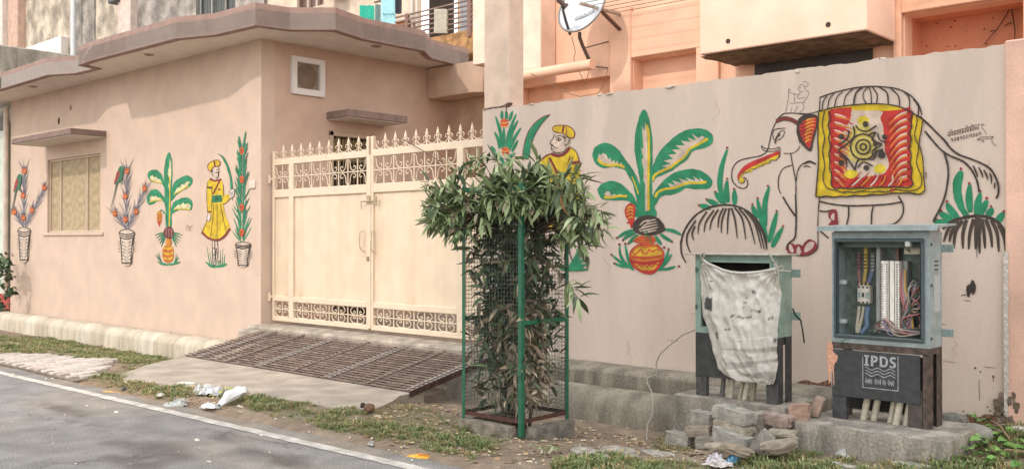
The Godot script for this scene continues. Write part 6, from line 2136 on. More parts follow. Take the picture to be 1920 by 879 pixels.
func build_open_cabinet() -> void:
	var x0 := -2.885
	var x1 := -2.215
	var zf := -6.5
	var c := placed("open_feeder_cabinet", "open grey-green electrical cabinet full of breakers and tangled wires, marked IPDS", "electrical cabinet", Vector3(-2.55, 0.25, -6.6))
	var teal := mat("98a6a6", 0.5, 0.12, 0.6, 0.1, 0.2, 0.02)
	var dark := mat("46484a", 0.6, 0.2, 0.4, 0.15, 0.1, 0.03)
	var brown := mat("6b5a51", 0.8, 0.35, 0.3, 0.25, 0.1, 0.1)
	var dep := 0.235
	var hole := Rect2(x0 + 0.035, 0.835, 0.585, 0.66)
	var sh := cabinet_shell(x0, x1, 0.785, 1.555, zf, dep, hole, teal, c)
	var mb := MB.new()
	# sloping roof plate with turned-down lips
	mb.prism(PackedVector2Array([Vector2(zf + 0.075, 1.578), Vector2(zf - dep - 0.06, 1.60), Vector2(zf - dep - 0.06, 1.612), Vector2(zf + 0.075, 1.596), Vector2(zf + 0.078, 1.562), Vector2(zf + 0.07, 1.562)]), Transform3D(Basis(Vector3(0, 0, 1), Vector3(0, 1, 0), Vector3(-1, 0, 0)), Vector3.ZERO), -(x0 - 0.075), -(x1 + 0.075))
	mb.span(Vector3(x0 + 0.01, 1.555, zf - dep + 0.01), Vector3(x1 - 0.01, 1.582, zf - 0.01))
	part("roof", mb, teal, c)
	# black rubber gasket and bright rim
	mb = MB.new()
	var e := 0.016
	var hz := zf + 0.018
	for q in [[hole.position.x - e, hole.position.y - e, hole.end.x + e, hole.position.y + 0.008], [hole.position.x - e, hole.end.y - 0.008, hole.end.x + e, hole.end.y + e], [hole.position.x - e, hole.position.y + 0.008, hole.position.x + 0.008, hole.end.y - 0.008], [hole.end.x - 0.008, hole.position.y + 0.008, hole.end.x + e, hole.end.y - 0.008]]:
		mb.span(Vector3(q[0], q[1], zf - 0.03), Vector3(q[2], q[3], hz), 0.006)
	part("gasket", mb, mat("46565a", 0.5, 0.1, 0.3), c)
	mb = MB.new()
	for q in [[0.0, 0.0, 0.585, 0.01], [0.0, 0.65, 0.585, 0.66], [0.0, 0.01, 0.01, 0.65], [0.575, 0.01, 0.585, 0.65]]:
		mb.span(Vector3(hole.position.x + q[0] + 0.006, hole.position.y + q[1] + 0.004, zf - 0.02), Vector3(hole.position.x + q[2] - 0.004, hole.position.y + q[3] - 0.004, hz + 0.004), 0.002)
	part("rim", mb, mat("a9b7b6", 0.4, 0.15, 0.3, 0.1, 0.1, 0.0, 0.3), c)
	mb = MB.new()
	mb.span(Vector3(x0 + 0.013, 0.80, zf - dep + 0.013), Vector3(x1 - 0.013, 1.54, zf - dep + 0.02))
	part("back_plate", mb, mat("82928a", 0.6, 0.25, 0.3, 0.1, 0.1), c)
	# inside, placed by fractions of the opening (u to the right, v up) and depth from the front
	var at := func(u: float, v: float, w: float) -> Vector3: return Vector3(hole.position.x + u * hole.size.x, hole.position.y + v * hole.size.y, zf - w)
	var bx := func(called: String, u0: float, v0: float, u1: float, v1: float, w0: float, w1: float, hex: String, bev: float):
		var b := MB.new()
		b.span(at.call(u0, v0, w1), at.call(u1, v1, w0), bev)
		return part(called, b, mat(hex, 0.55, 0.1, 0.2, 0.08, 0.05), c)
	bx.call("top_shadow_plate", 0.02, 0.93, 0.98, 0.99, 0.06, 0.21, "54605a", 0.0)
	bx.call("cable_duct", 0.395, 0.05, 0.445, 0.97, 0.12, 0.2, "9b9d9a", 0.003)
	bx.call("cable_duct", 0.71, 0.05, 0.765, 0.79, 0.12, 0.2, "9a9c98", 0.003)
	bx.call("mounting_strip", 0.59, 0.3, 0.635, 0.98, 0.17, 0.2, "6f5a4e", 0.002)
	bx.call("mounting_strip", 0.86, 0.2, 0.915, 0.78, 0.15, 0.19, "54504a", 0.002)
	for k in 3:
		var u: float = [0.485, 0.59, 0.65][k]
		var wd: float = [0.088, 0.05, 0.05][k]
		var st: MeshInstance3D = bx.call("terminal_strip", u, 0.07 if k == 0 else 0.05, u + wd, 0.79, 0.07, 0.17, "efebe2", 0.002)
		if k != 1:
			mb = MB.new()
			for j in 27:
				for q in ([0.15, 0.85] if k == 0 else [0.5]):
					mb.box(at.call(u + wd * q, 0.09 + j * 0.0256, 0.068), Vector3(0.007, 0.008, 0.006))
			part("screw_holes", mb, mat("4b4a46", 0.7), st, "", "stuff")
	mb = MB.new()
	for j in 30:
		for q in [0.49, 0.69]:
			mb.box(at.call(q, 0.07 + j * 0.024, 0.15), Vector3(0.018, 0.006, 0.03), Basis(Vector3.BACK, 0.3))
	part("ribbed_clip", mb, mat("5d564c", 0.7), c, "", "stuff")
	# moulded-case breaker with its three busbars
	var br: MeshInstance3D = bx.call("breaker", 0.165, 0.33, 0.315, 0.525, 0.12, 0.19, "cfcabf", 0.006)
	mb = MB.new()
	for j in 3:
		for v in [0.345, 0.507]:
			mb.box(at.call(0.19 + j * 0.05, v, 0.118), Vector3(0.014, 0.012, 0.006))
	mb.box(at.call(0.24, 0.425, 0.117), Vector3(0.012, 0.03, 0.012))
	part("terminals", mb, mat("3c3b38", 0.6), br)
	mb = MB.new()
	for u in [0.188, 0.292]:
		mb.box(at.call(u, 0.425, 0.118), Vector3(0.02, 0.04, 0.006))
	part("rating_plate", mb, mat("8ea3a0", 0.6), br)
	var cols := ["7f565a", "a38d4c", "5a6588"]
	for j in 3:
		var u := 0.155 + j * 0.085
		var bb: MeshInstance3D = bx.call("busbar", u, 0.68, u + 0.042, [0.88, 0.93, 0.87][j], 0.13, 0.15, ["7d5a5c", "b69a48", "8f918d"][j], 0.002)
		mb = MB.new()
		for k in 5:
			mb.box(at.call(u + 0.021, 0.71 + k * 0.036, 0.127), Vector3(0.024, 0.008, 0.008), Basis.IDENTITY, 0.002)
		part("bolt_row", mb, mat("3a3936", 0.5), bb)
		mb = MB.new()
		mb.bar(at.call(u + 0.021, 0.69, 0.135), at.call(0.19 + j * 0.055, 0.56, 0.13), 0.024, 0.008, 0.002, Vector3.BACK)
		part("phase_sleeve", mb, mat(cols[j], 0.5), c)
		mb = MB.new()
		mb.tube([at.call(0.19 + j * 0.05, 0.56, 0.13), at.call(0.19 + j * 0.05, 0.515, 0.13)], 0.008, 6)
		part("lug", mb, mat("b59a78", 0.4, 0.1, 0.2, 0.1, 0.1, 0.0, 0.5), c)
	for j in 3:
		mb = MB.new()
		mb.tube([at.call(0.185 + j * 0.055, 0.30, 0.13), at.call(0.18 + j * 0.05, 0.2, 0.12), at.call(0.17 + j * 0.035 + (0.06 if j == 2 else 0.0), 0.1, 0.11), at.call([0.17, 0.19, 0.23][j], 0.02, 0.11)], [0.012, 0.012, 0.019][j], 8)
		part("heavy_cable", mb, mat(["b5ad9c", "b0a895", "5a728c"][j], 0.5), c)
	# socket, lock tab, hinges, label
	var so: MeshInstance3D = bx.call("socket_plate", 0.735, 0.86, 0.965, 0.965, 0.1, 0.16, "b9b5a2", 0.004)
	mb = MB.new()
	for q in [[0.775, 0.905], [0.795, 0.905], [0.785, 0.93], [0.805, 0.89]]:
		mb.tube([at.call(q[0], q[1], 0.102), at.call(q[0], q[1], 0.097)], 0.006, 6)
	part("socket_holes", mb, mat("35332f", 0.7), so)
	bx.call("lock_tab", 0.82, 0.94, 0.875, 0.995, -0.02, 0.03, "c9cac6", 0.003)
	for v in [0.56, 0.145]:
		bx.call("hinge", 0.015, v - 0.022, 0.1, v + 0.022, 0.02, 0.05, "a5adab", 0.003)
	# loose wires
	var r := RandomNumberGenerator.new()
	r.seed = 31
	var wc := ["b0807a", "8c666e", "b9a094", "a8a39b", "55514c", "7d8b8f", "566d67", "b3a68f", "7f7288", "a06c6a", "8f8b85", "444a48"]
	for k in 84:
		var u0 := r.randf_range(0.62, 0.8)
		var p: Array = []
		var v0 := r.randf_range(0.03, 0.2)
		if k < 6:
			p = [at.call(0.69 + k * 0.012, 0.70, 0.11), at.call(0.70 + k * 0.012, 0.55, 0.09), at.call(0.73 + k * 0.014, 0.38, 0.07), at.call(0.79 + k * 0.01, 0.25, 0.07), at.call(0.80 + k * 0.012, 0.04, 0.09)]
		elif k < 66:
			var top := r.randf_range(0.25, 0.6)
			p = [at.call(r.randf_range(0.7, 0.85), v0, 0.1), at.call(r.randf_range(0.74, 0.84), v0 + 0.15, r.randf_range(0.05, 0.12)), at.call(r.randf_range(0.82, 0.93), top, r.randf_range(0.05, 0.13)), at.call(r.randf_range(0.9, 0.97), top - r.randf_range(-0.05, 0.15), r.randf_range(0.08, 0.15)), at.call(r.randf_range(0.88, 0.97), r.randf_range(0.05, top - 0.1), 0.12)]
		else:
			p = [at.call(r.randf_range(0.3, 0.6), r.randf_range(0.03, 0.1), 0.1), at.call(r.randf_range(0.45, 0.65), r.randf_range(0.06, 0.2), 0.07), at.call(r.randf_range(0.6, 0.75), r.randf_range(0.02, 0.1), 0.06), at.call(r.randf_range(0.75, 0.95), r.randf_range(0.03, 0.12), 0.09)]
		var cv := Curve3D.new()
		for i in p.size():
			var t: Vector3 = (p[mini(i + 1, p.size() - 1)] - p[maxi(i - 1, 0)]) / 6.0
			cv.add_point(p[i], -t, t)
		var path := []
		var l := cv.get_baked_length()
		for i in 17:
			path.append(cv.sample_baked(l * i / 16.0, true))
		mb = MB.new()
		mb.tube(path, r.randf_range(0.0038, 0.0062), 5)
		part("wire", mb, mat(wc[k % wc.size()] if k >= 6 else ["b0746f", "9c4c56", "a87a74", "6f7a94", "b58f45", "a88a50"][k], 0.45, 0.0, 1.0, 0.0), c)
	mb = MB.new()
	mb.tube([at.call(0.0, 0.02, 0.0), at.call(0.1, 0.03, -0.02), at.call(0.13, -0.03, -0.02), at.call(0.03, -0.1, -0.02)], 0.003, 5)
	part("wire", mb, mat("2f6b62", 0.5), c)
	# right side: vents, bolts, sticker, lugs
	mb = MB.new()
	for k in 3:
		mb.box(Vector3(x1 + 0.002, 1.36 - k * 0.028, zf - 0.12), Vector3(0.006, 0.008, 0.06))
	part("side_louvre", mb, mat("33403f", 0.7), sh)
	mb = MB.new()
	mb.span(Vector3(x1, 1.02, zf - 0.185), Vector3(x1 + 0.003, 1.265, zf - 0.075))
	part("paper_sticker", mb, mat("cfd6d6", 0.7, 0.25, 0.06, 0.2, 0.03), sh)
	for q in [[1.44, 0.1], [0.87, 0.1]]:
		mb = MB.new()
		mb.span(Vector3(x1 + 0.0, q[0] - 0.022, zf - dep - 0.004), Vector3(x1 + 0.075, q[0] + 0.03, zf - dep + 0.004), 0.002)
		mb.tube([Vector3(x1 + 0.05, q[0], zf - dep + 0.004), Vector3(x1 + 0.05, q[0], zf - dep + 0.007)], 0.009, 8)
		part("wall_lug", mb, mat("97a8a6", 0.5), sh)
	for y in [1.47, 1.2, 0.85]:
		for x in [x1 + 0.004]:
			mb = MB.new()
			mb.box(Vector3(x, y, zf - 0.02), Vector3(0.012, 0.02, 0.016), Basis.IDENTITY, 0.003)
			part("bolt_head", mb, mat("4d5a5a", 0.5), sh)
	# base frame: legs, brown channel, black panel with the printed mark
	mb = MB.new()
	mb.span(Vector3(x0, 0.74, zf - dep), Vector3(x1, 0.785, zf + 0.004), 0.003)
	mb.span(Vector3(x1 - 0.05, 0.25, zf - 0.06), Vector3(x1, 0.74, zf - 0.004), 0.003)
	mb.span(Vector3(x1 - 0.008, 0.25, zf - dep), Vector3(x1, 0.74, zf - dep + 0.1), 0.002)
	part("base_frame", mb, brown, c)
	for q in [[x0, x0 + 0.1, "505052"], [x1 - 0.145, x1 - 0.052, "5f544e"]]:
		mb = MB.new()
		mb.span(Vector3(q[0], 0.25, zf - 0.045), Vector3(q[1], 0.5, zf - 0.003), 0.003)
		part("leg", mb, mat(q[2], 0.7, 0.25, 0.3, 0.2, 0.1, 0.05), c)
	for x in [x0, x1 - 0.05]:
		mb = MB.new()
		mb.span(Vector3(x, 0.25, zf - dep), Vector3(x + 0.05, 0.74, zf - dep + 0.05), 0.003)
		part("leg", mb, brown, c)
	mb = MB.new()
	var py1 := 0.735
	var py0 := 0.41
	mb.span(Vector3(x0 + 0.004, py0, zf - 0.002), Vector3(x1 - 0.062, py1, zf + 0.008), 0.002)
	var pn := part("front_panel", mb, mat("3f4144", 0.5, 0.22, 0.35, 0.15, 0.1, 0.03), c)
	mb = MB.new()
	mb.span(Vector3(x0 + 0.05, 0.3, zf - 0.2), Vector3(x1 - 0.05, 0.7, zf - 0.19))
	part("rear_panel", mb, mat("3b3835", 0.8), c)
	var white := mat("b9bec0", 0.6, 0.25, 0.08, 0.1, 0.03)
	var lx := x0 + 0.222
	var ly := 0.485
	mb = MB.new()
	var zz := zf + 0.0095
	for q in [[0, 0, 0.245, 0.005], [0, 0.005, 0.005, 0.215], [0.24, 0.005, 0.245, 0.235]]:
		mb.span(Vector3(lx + q[0], ly + q[1], zz - 0.002), Vector3(lx + q[2], ly + q[3], zz))
	part("logo_frame", mb, white, pn)
	mb = MB.new()
	for k in 3:
		var path := []
		for i in 25:
			var t := i / 24.0
			var y := ly + 0.135 - k * 0.021 + 0.0085 * sin(t * TAU * 2.4 + 1.6)
			path.append(Vector2(lx + 0.02 + t * 0.205, y))
		for i in 24:
			mb.oquad(Vector3(path[i].x, path[i].y - 0.003, zz), Vector3(path[i + 1].x, path[i + 1].y - 0.003, zz), Vector3(path[i + 1].x, path[i + 1].y + 0.003, zz), Vector3(path[i].x, path[i].y + 0.003, zz), Vector3.BACK)
	part("logo_waves", mb, white, pn)
	var tm := TextMesh.new()
	var sf := SystemFont.new()
	sf.font_names = PackedStringArray(["Droid Sans"])
	sf.font_weight = 700
	tm.font = sf
	tm.text = "IPDS"
	tm.font_size = 64
	tm.pixel_size = 0.00142
	tm.depth = 0.002
	var o := part("logo_lettering", tm, white, pn)
	o.position = Vector3(lx + 0.123, ly + 0.188, zz)
	o.scale = Vector3(1.12, 1.12, 1.0)
	# the small line of script under the waves
	mb = MB.new()
	var words := [[0.02, 0.068, 4], [0.082, 0.128, 3], [0.138, 0.162, 2], [0.174, 0.216, 3]]
	for wd in words:
		var a: float = lx + wd[0]
		var b: float = lx + wd[1]
		mb.span(Vector3(a, ly + 0.056, zz - 0.001), Vector3(b, ly + 0.0595, zz))
		for k in int(wd[2]):
			var x := lerpf(a, b, (k + 0.85) / wd[2])
			mb.span(Vector3(x - 0.0035, ly + 0.03, zz - 0.0012), Vector3(x, ly + 0.0555, zz - 0.0002))
			mb.box(Vector3(x - 0.008, ly + 0.041 + 0.004 * (k % 2), zz - 0.0006), Vector3(0.008, 0.0035, 0.001), Basis(Vector3.BACK, 0.5 * (1 if k % 2 else -1)))
			mb.box(Vector3(x - 0.0095, ly + 0.048, zz - 0.0006), Vector3(0.003, 0.01, 0.0011), Basis(Vector3.BACK, 0.3))
			if k % 2 == 0:
				mb.box(Vector3(x - 0.002, ly + 0.066, zz - 0.0006), Vector3(0.012, 0.0035, 0.001), Basis(Vector3.BACK, -0.6))
	part("logo_script", mb, white, pn)
	# salmon wall paint run over the panel's upper left corner
	var pt := Paint.new()
	pt.host = self
	pt.z = zf + 0.006
	pt.fr(1480, 640, 3.676)
	pt.F("e2a98c", [266, 12, 300, 15, 306, 70, 335, 95, 334, 130, 316, 155, 312, 230, 316, 290, 308, 300, 304, 215, 292, 205, 284, 280, 274, 275, 268, 150])
	part("paint_run", pt.mb, mat("ffffff", 0.7, 0.15, 0.1), pn)
	# white conduits
	for q in [[0.235, 0.275, 0.01], [0.30, 0.33, 0.03], [0.42, 0.45, 0.02], [0.475, 0.49, -0.03], [0.53, 0.555, 0.0]]:
		mb = MB.new()
		mb.tube([Vector3(x0 + q[0] - 0.045, 0.24, zf - 0.07 - q[2]), Vector3(x0 + q[0], 0.5, zf - 0.08 - q[2])], 0.023, 12)
		part("conduit", mb, mat("cfc6b2", 0.5, 0.15, 0.2, 0.1, 0.06), c)
	plinth("cabinet_plinth", Vector3(-3.02, -0.05, -6.92), Vector3(-2.0, 0.25, -6.2), "long concrete plinth under the open IPDS cabinet")

func plinth(called: String, a: Vector3, b: Vector3, label: String) -> void:
	var mb := MB.new()
	# a slab with worn, slightly wavy faces
	var N := 26
	for face in 3:
		var rows := []
		for j in 9:
			var row := []
			for i in N + 1:
				var u := float(i) / N
				var v := j / 8.0
				var p := Vector3.ZERO
				match face:
					0: p = Vector3(lerpf(a.x, b.x, u), lerpf(a.y, b.y, v), b.z)
					1: p = Vector3(lerpf(a.x, b.x, u), b.y, lerpf(b.z, a.z, v))
					2: p = Vector3(b.x, lerpf(a.y, b.y, v), lerpf(b.z, a.z, u))
				var k := 0.007 * noise.get_noise_3dv(p * 130.0) + 0.006 * noise.get_noise_3dv(p * 420.0)
				var ed := 0.0
				if p.y > b.y - 0.001 and (p.z > b.z - 0.001 or p.x > b.x - 0.001):
					ed = -0.006
				row.append(p + Vector3(k * 0.6 + (ed if p.x > b.x - 0.001 else 0.0), k * 0.5 + ed, k + (ed if p.z > b.z - 0.001 else 0.0)))
			rows.append(row)
		mb.grid(rows)
	mb.oquad(a, Vector3(a.x, a.y, b.z), Vector3(a.x, b.y, b.z), Vector3(a.x, b.y, a.z), Vector3.LEFT)
	mb.oquad(a, Vector3(b.x, a.y, a.z), Vector3(b.x, b.y, a.z), Vector3(a.x, b.y, a.z), Vector3.FORWARD)
	single(called, mb, mat("bdb4a7", 0.93, 0.3, 1.3, 0.22, 0.3, 0.3, 0.0, "streak"), label, "plinth")

func build_covered_cabinet() -> void:
	var x0 := -3.995
	var x1 := -3.30
	var zf := -6.5
	var dep := 0.23
	var c := placed("covered_feeder_cabinet", "smaller green electrical cabinet hung with a dirty white sack cloth", "electrical cabinet", Vector3(-3.65, 0.29, -6.6))
	var teal := mat("9ab3a6", 0.5, 0.12, 0.6, 0.1, 0.2, 0.02)
	var blk := mat("4b4d4e", 0.6, 0.25, 0.4, 0.2, 0.12, 0.04)
	var hole := Rect2(x0 + 0.06, 0.83, 0.58, 0.5)
	cabinet_shell(x0, x1, 0.78, 1.385, zf, dep, hole, teal, c)
	var mb := MB.new()
	mb.span(Vector3(x0 - 0.06, 1.385, zf - dep - 0.04), Vector3(x1 + 0.05, 1.398, zf + 0.06), 0.003)
	part("roof", mb, mat("c9c3b4", 0.6, 0.2, 0.3), c)
	mb = MB.new()
	mb.span(Vector3(hole.position.x - 0.012, hole.end.y - 0.002, zf), Vector3(hole.end.x + 0.012, hole.end.y + 0.014, zf + 0.018), 0.003)
	mb.span(Vector3(hole.position.x - 0.014, hole.position.y, zf), Vector3(hole.position.x, hole.end.y, zf + 0.018), 0.003)
	mb.span(Vector3(hole.end.x, hole.position.y, zf), Vector3(hole.end.x + 0.014, hole.end.y, zf + 0.018), 0.003)
	part("rim", mb, mat("9db8a9", 0.5), c)
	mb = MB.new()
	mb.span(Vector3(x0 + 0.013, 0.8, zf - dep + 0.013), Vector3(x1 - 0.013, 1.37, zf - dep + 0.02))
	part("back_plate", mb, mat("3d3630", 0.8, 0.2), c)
	for q in [[1.25, 0.05], [0.93, 0.05]]:
		mb = MB.new()
		mb.span(Vector3(x1, q[0] - 0.03, zf - dep - 0.004), Vector3(x1 + 0.07, q[0] + 0.03, zf - dep + 0.004), 0.002)
		part("wall_lug", mb, mat("9ab3a6", 0.5), c)
	for q in [[x0 + 0.012, 1.27], [x0 + 0.012, 0.98], [x1 + 0.003, 0.84]]:
		mb = MB.new()
		mb.box(Vector3(q[0], q[1], zf + 0.006), Vector3(0.018, 0.04, 0.016), Basis.IDENTITY, 0.004)
		part("hinge_stub", mb, mat("5f7d74", 0.5), c)
	mb = MB.new()
	mb.span(Vector3(x0, 0.44, zf - 0.012), Vector3(x1 - 0.002, 0.78, zf + 0.002), 0.003)
	part("front_panel", mb, blk, c)
	mb = MB.new()
	mb.span(Vector3(x1 - 0.012, 0.29, zf - dep), Vector3(x1, 0.78, zf - dep + 0.09), 0.002)
	mb.span(Vector3(x1 - 0.012, 0.29, zf - 0.09), Vector3(x1, 0.78, zf - 0.013), 0.002)
	mb.span(Vector3(x0, 0.72, zf - dep), Vector3(x1 - 0.013, 0.775, zf - 0.013), 0.002)
	part("side_frame", mb, blk, c)
	for x in [x0, x1 - 0.095]:
		mb = MB.new()
		mb.span(Vector3(x, 0.29, zf - 0.05), Vector3(x + 0.093, 0.44, zf - 0.004), 0.003)
		part("leg", mb, mat("60605e", 0.8, 0.25, 0.3, 0.2, 0.1, 0.05), c)
	for q in [[0.21, 0.22, 0.018, "6a6660"], [0.26, 0.27, 0.012, "c9bfa8"], [0.285, 0.30, 0.02, "d6cdb9"], [0.36, 0.40, 0.016, "c4b79e"], [0.40, 0.45, 0.021, "d8d0bd"], [0.47, 0.485, 0.02, "a89c88"]]:
		mb = MB.new()
		mb.tube([Vector3(x0 + q[0] - 0.01, 0.27, zf - 0.05), Vector3(x0 + q[1], 0.56, zf - 0.08)], q[2], 12)
		part("conduit", mb, mat(q[3], 0.5, 0.2, 0.2, 0.15, 0.06), c)
	plinth("cabinet_plinth", Vector3(-4.15, -0.08, -7.0), Vector3(-3.2, 0.29, -6.42), "pale concrete plinth under the cloth-covered cabinet, behind stacked blocks")
	# the sack cloth, tied at both upper corners
	var lft := [[124, 118], [112, 190], [108, 260], [116, 340], [120, 420], [124, 500], [126, 580], [150, 630], [176, 700], [192, 780], [205, 860], [222, 920], [240, 990], [262, 1030], [290, 1060], [335, 1085]]
	var rit := [[738, 196], [745, 240], [752, 300], [768, 370], [776, 410], [770, 480], [766, 560], [756, 640], [748, 720], [746, 800], [745, 879], [744, 930], [742, 980], [738, 1040], [730, 1100], [718, 1148]]
	var rows := []
	var cols := []
	var nj := 90
	var ni := 70
	for j in nj:
		var v := float(j) / (nj - 1)
		var row := []
		var cr := []
		var f := v * 15.0
		var k := mini(int(f), 14)
		var la := Vector2(lft[k][0], lft[k][1]).lerp(Vector2(lft[k + 1][0], lft[k + 1][1]), f - k)
		var ra := Vector2(rit[k][0], rit[k][1]).lerp(Vector2(rit[k + 1][0], rit[k + 1][1]), f - k)
		for i in ni:
			var u := float(i) / (ni - 1)
			var q := la.lerp(ra, u)
			var sag := sin(PI * pow(u, 0.85)) * 74.0 * (1.0 - v * 0.85)
			q.y += sag
			if v > 0.9:
				q.y += 10.0 * noise.get_noise_1d(u * 800.0)
			var p := at_z(1290.0 + q.x / 4.395, 460.0 + q.y / 4.395, zf + 0.05)
			# swags near the top, creases down the left, crumple all over
			var z := 0.014 * sin((v * 34.0 + 9.0 * sin(PI * u)) * 1.0) * clampf(0.35 - v, 0, 1) * 2.6 * sin(PI * u)
			z += 0.02 * noise.get_noise_2d(u * 130.0, v * 90.0) + 0.012 * noise.get_noise_2d(u * 380.0 + 40.0, v * 300.0)
			if v > 0.55:
				z += 0.006 * sin(v * 260.0 + 6.0 * noise.get_noise_1d(u * 300.0)) * clampf((u - 0.15) * 3.0, 0, 1)
			z += 0.035 * exp(-pow((u - 0.14 - 0.1 * v) * 14.0, 2.0)) * clampf(v * 2.0, 0, 1)
			z += 0.03 * sin(PI * v) * sin(PI * u)
			z += 0.009 * noise.get_noise_2d(u * 900.0, v * 700.0) + 0.02 * absf(noise.get_noise_2d(u * 220.0 + v * 160.0, v * 60.0 + 300.0))
			var ar := atan2(v, 1.02 - u)
			var al := atan2(v, u + 0.02)
			z += 0.013 * sin(ar * 21.0) * exp(-2.6 * Vector2(1.0 - u, v).length()) + 0.011 * sin(al * 19.0) * exp(-2.8 * Vector2(u, v).length())
			z += 0.012 * (1.0 - 3.0 * absf(noise.get_noise_2d(u * 260.0 - v * 90.0, v * 150.0 + u * 60.0 + 700.0)))
			p.z += z
			row.append(p)
			var c2 := lin("e8e3da")
			var st := noise.get_noise_2d(u * 60.0 + 200.0, v * 60.0) * 0.5 + 0.5
			c2 = c2.lerp(lin("bdb4a9"), clampf(st * 1.8 - 0.8, 0, 0.6))
			var gx := q.x
			var gy := q.y
			if gx > 150 and gx < 230 and gy > 425 + (gx - 150) * 0.1 and gy < 520 + (gx - 150) * 0.25:
				c2 = lin("5d5a58")
			if v > 0.62 and u > 0.2 and noise.get_noise_2d(u * 45.0, v * 900.0) > 0.12:
				c2 = c2.lerp(lin("8b847e"), 0.5)
			for m in [[545, 540, 66, 9], [375, 582, 30, 7], [430, 588, 110, 6], [325, 686, 60, 8], [455, 500, 30, 5], [470, 470, 26, 4], [478, 430, 22, 4], [200, 295, 20, 5], [190, 350, 16, 8], [540, 385, 34, 16], [255, 740, 28, 34], [710, 780, 36, 22], [680, 600, 30, 12], [620, 620, 20, 6]]:
				if gx > m[0] and gx < m[0] + m[2] and absf(gy - m[1] + 4.0 * sin(gx * 0.05)) < m[3] and noise.get_noise_2d(gx * 12.0, gy * 14.0) > -0.25:
					c2 = c2.lerp(lin("4d4844"), 0.85)
			cr.append(c2)
		rows.append(row)
		cols.append(cr)
	rows.reverse()
	cols.reverse()
	mb = MB.new()
	mb.grid(rows, cols)
	var cl := single("sack_cloth", mb, mat("ffffff", 0.9, 0.12, 0.3, 0.22, 0.03, 0.08), "dirty white woven sack tied over the front of the smaller cabinet", "cloth")
	mb = MB.new()
	var hem := []
	for i in ni:
		hem.append(rows[nj - 1][i] + Vector3(0, 0.004, 0.004))
	mb.tube(hem, 0.011, 6)
	part("rolled_hem", mb, mat("dcd7ce", 0.9, 0.15, 0.1), cl)
	mb = MB.new()
	for a in [[[1318, 487], [1314, 478], [1320, 473]], [[1318, 487], [1322, 476], [1322, 473]], [[1458, 503], [1452, 492], [1446, 480], [1442, 474]], [[1458, 503], [1468, 498], [1470, 504], [1462, 509], [1456, 502]], [[1460, 505], [1458, 498], [1448, 488]], [[1459, 506], [1461, 520], [1461, 540]], [[1444, 512], [1452, 527], [1462, 542]], [[1460, 508], [1472, 508], [1484, 509]]]:
		var path := []
		for q in a:
			path.append(at_z(q[0], q[1], zf + 0.065))
		mb.tube(path, 0.005, 5)
	part("tie_string", mb, mat("c2b9a8", 0.8), cl)
	# loose wires
	mb = MB.new()
	var path := []
	for q in [[1304, 618], [1280, 628], [1255, 648], [1238, 664], [1231, 680], [1231, 700]]:
		path.append(at_z(q[0], q[1], -6.8))
	for q in [[1229, 704], [1215, 708], [1213, 716], [1222, 734], [1225, 750], [1224, 775], [1215, 795], [1213, 815], [1214, 838]]:
		path.append(at_z(q[0], q[1], -6.7 + 0.4 * clampf((q[1] - 704.0) / 130.0, 0, 1)))
	mb.tube(path, 0.0055, 6)
	single("grey_wire", mb, mat("b8aea2", 0.5), "thin grey wire hanging from the covered cabinet down to the ground", "wire")
	mb = MB.new()
	path = []
	for q in [[1487, 578], [1492, 590], [1502, 600], [1506, 620], [1509, 643]]:
		path.append(at_z(q[0], q[1], -6.72))
	mb.tube(path, 0.006, 6)
	single("black_cable_end", mb, mat("37332f", 0.6), "short black cable end dangling right of the covered cabinet", "cable")

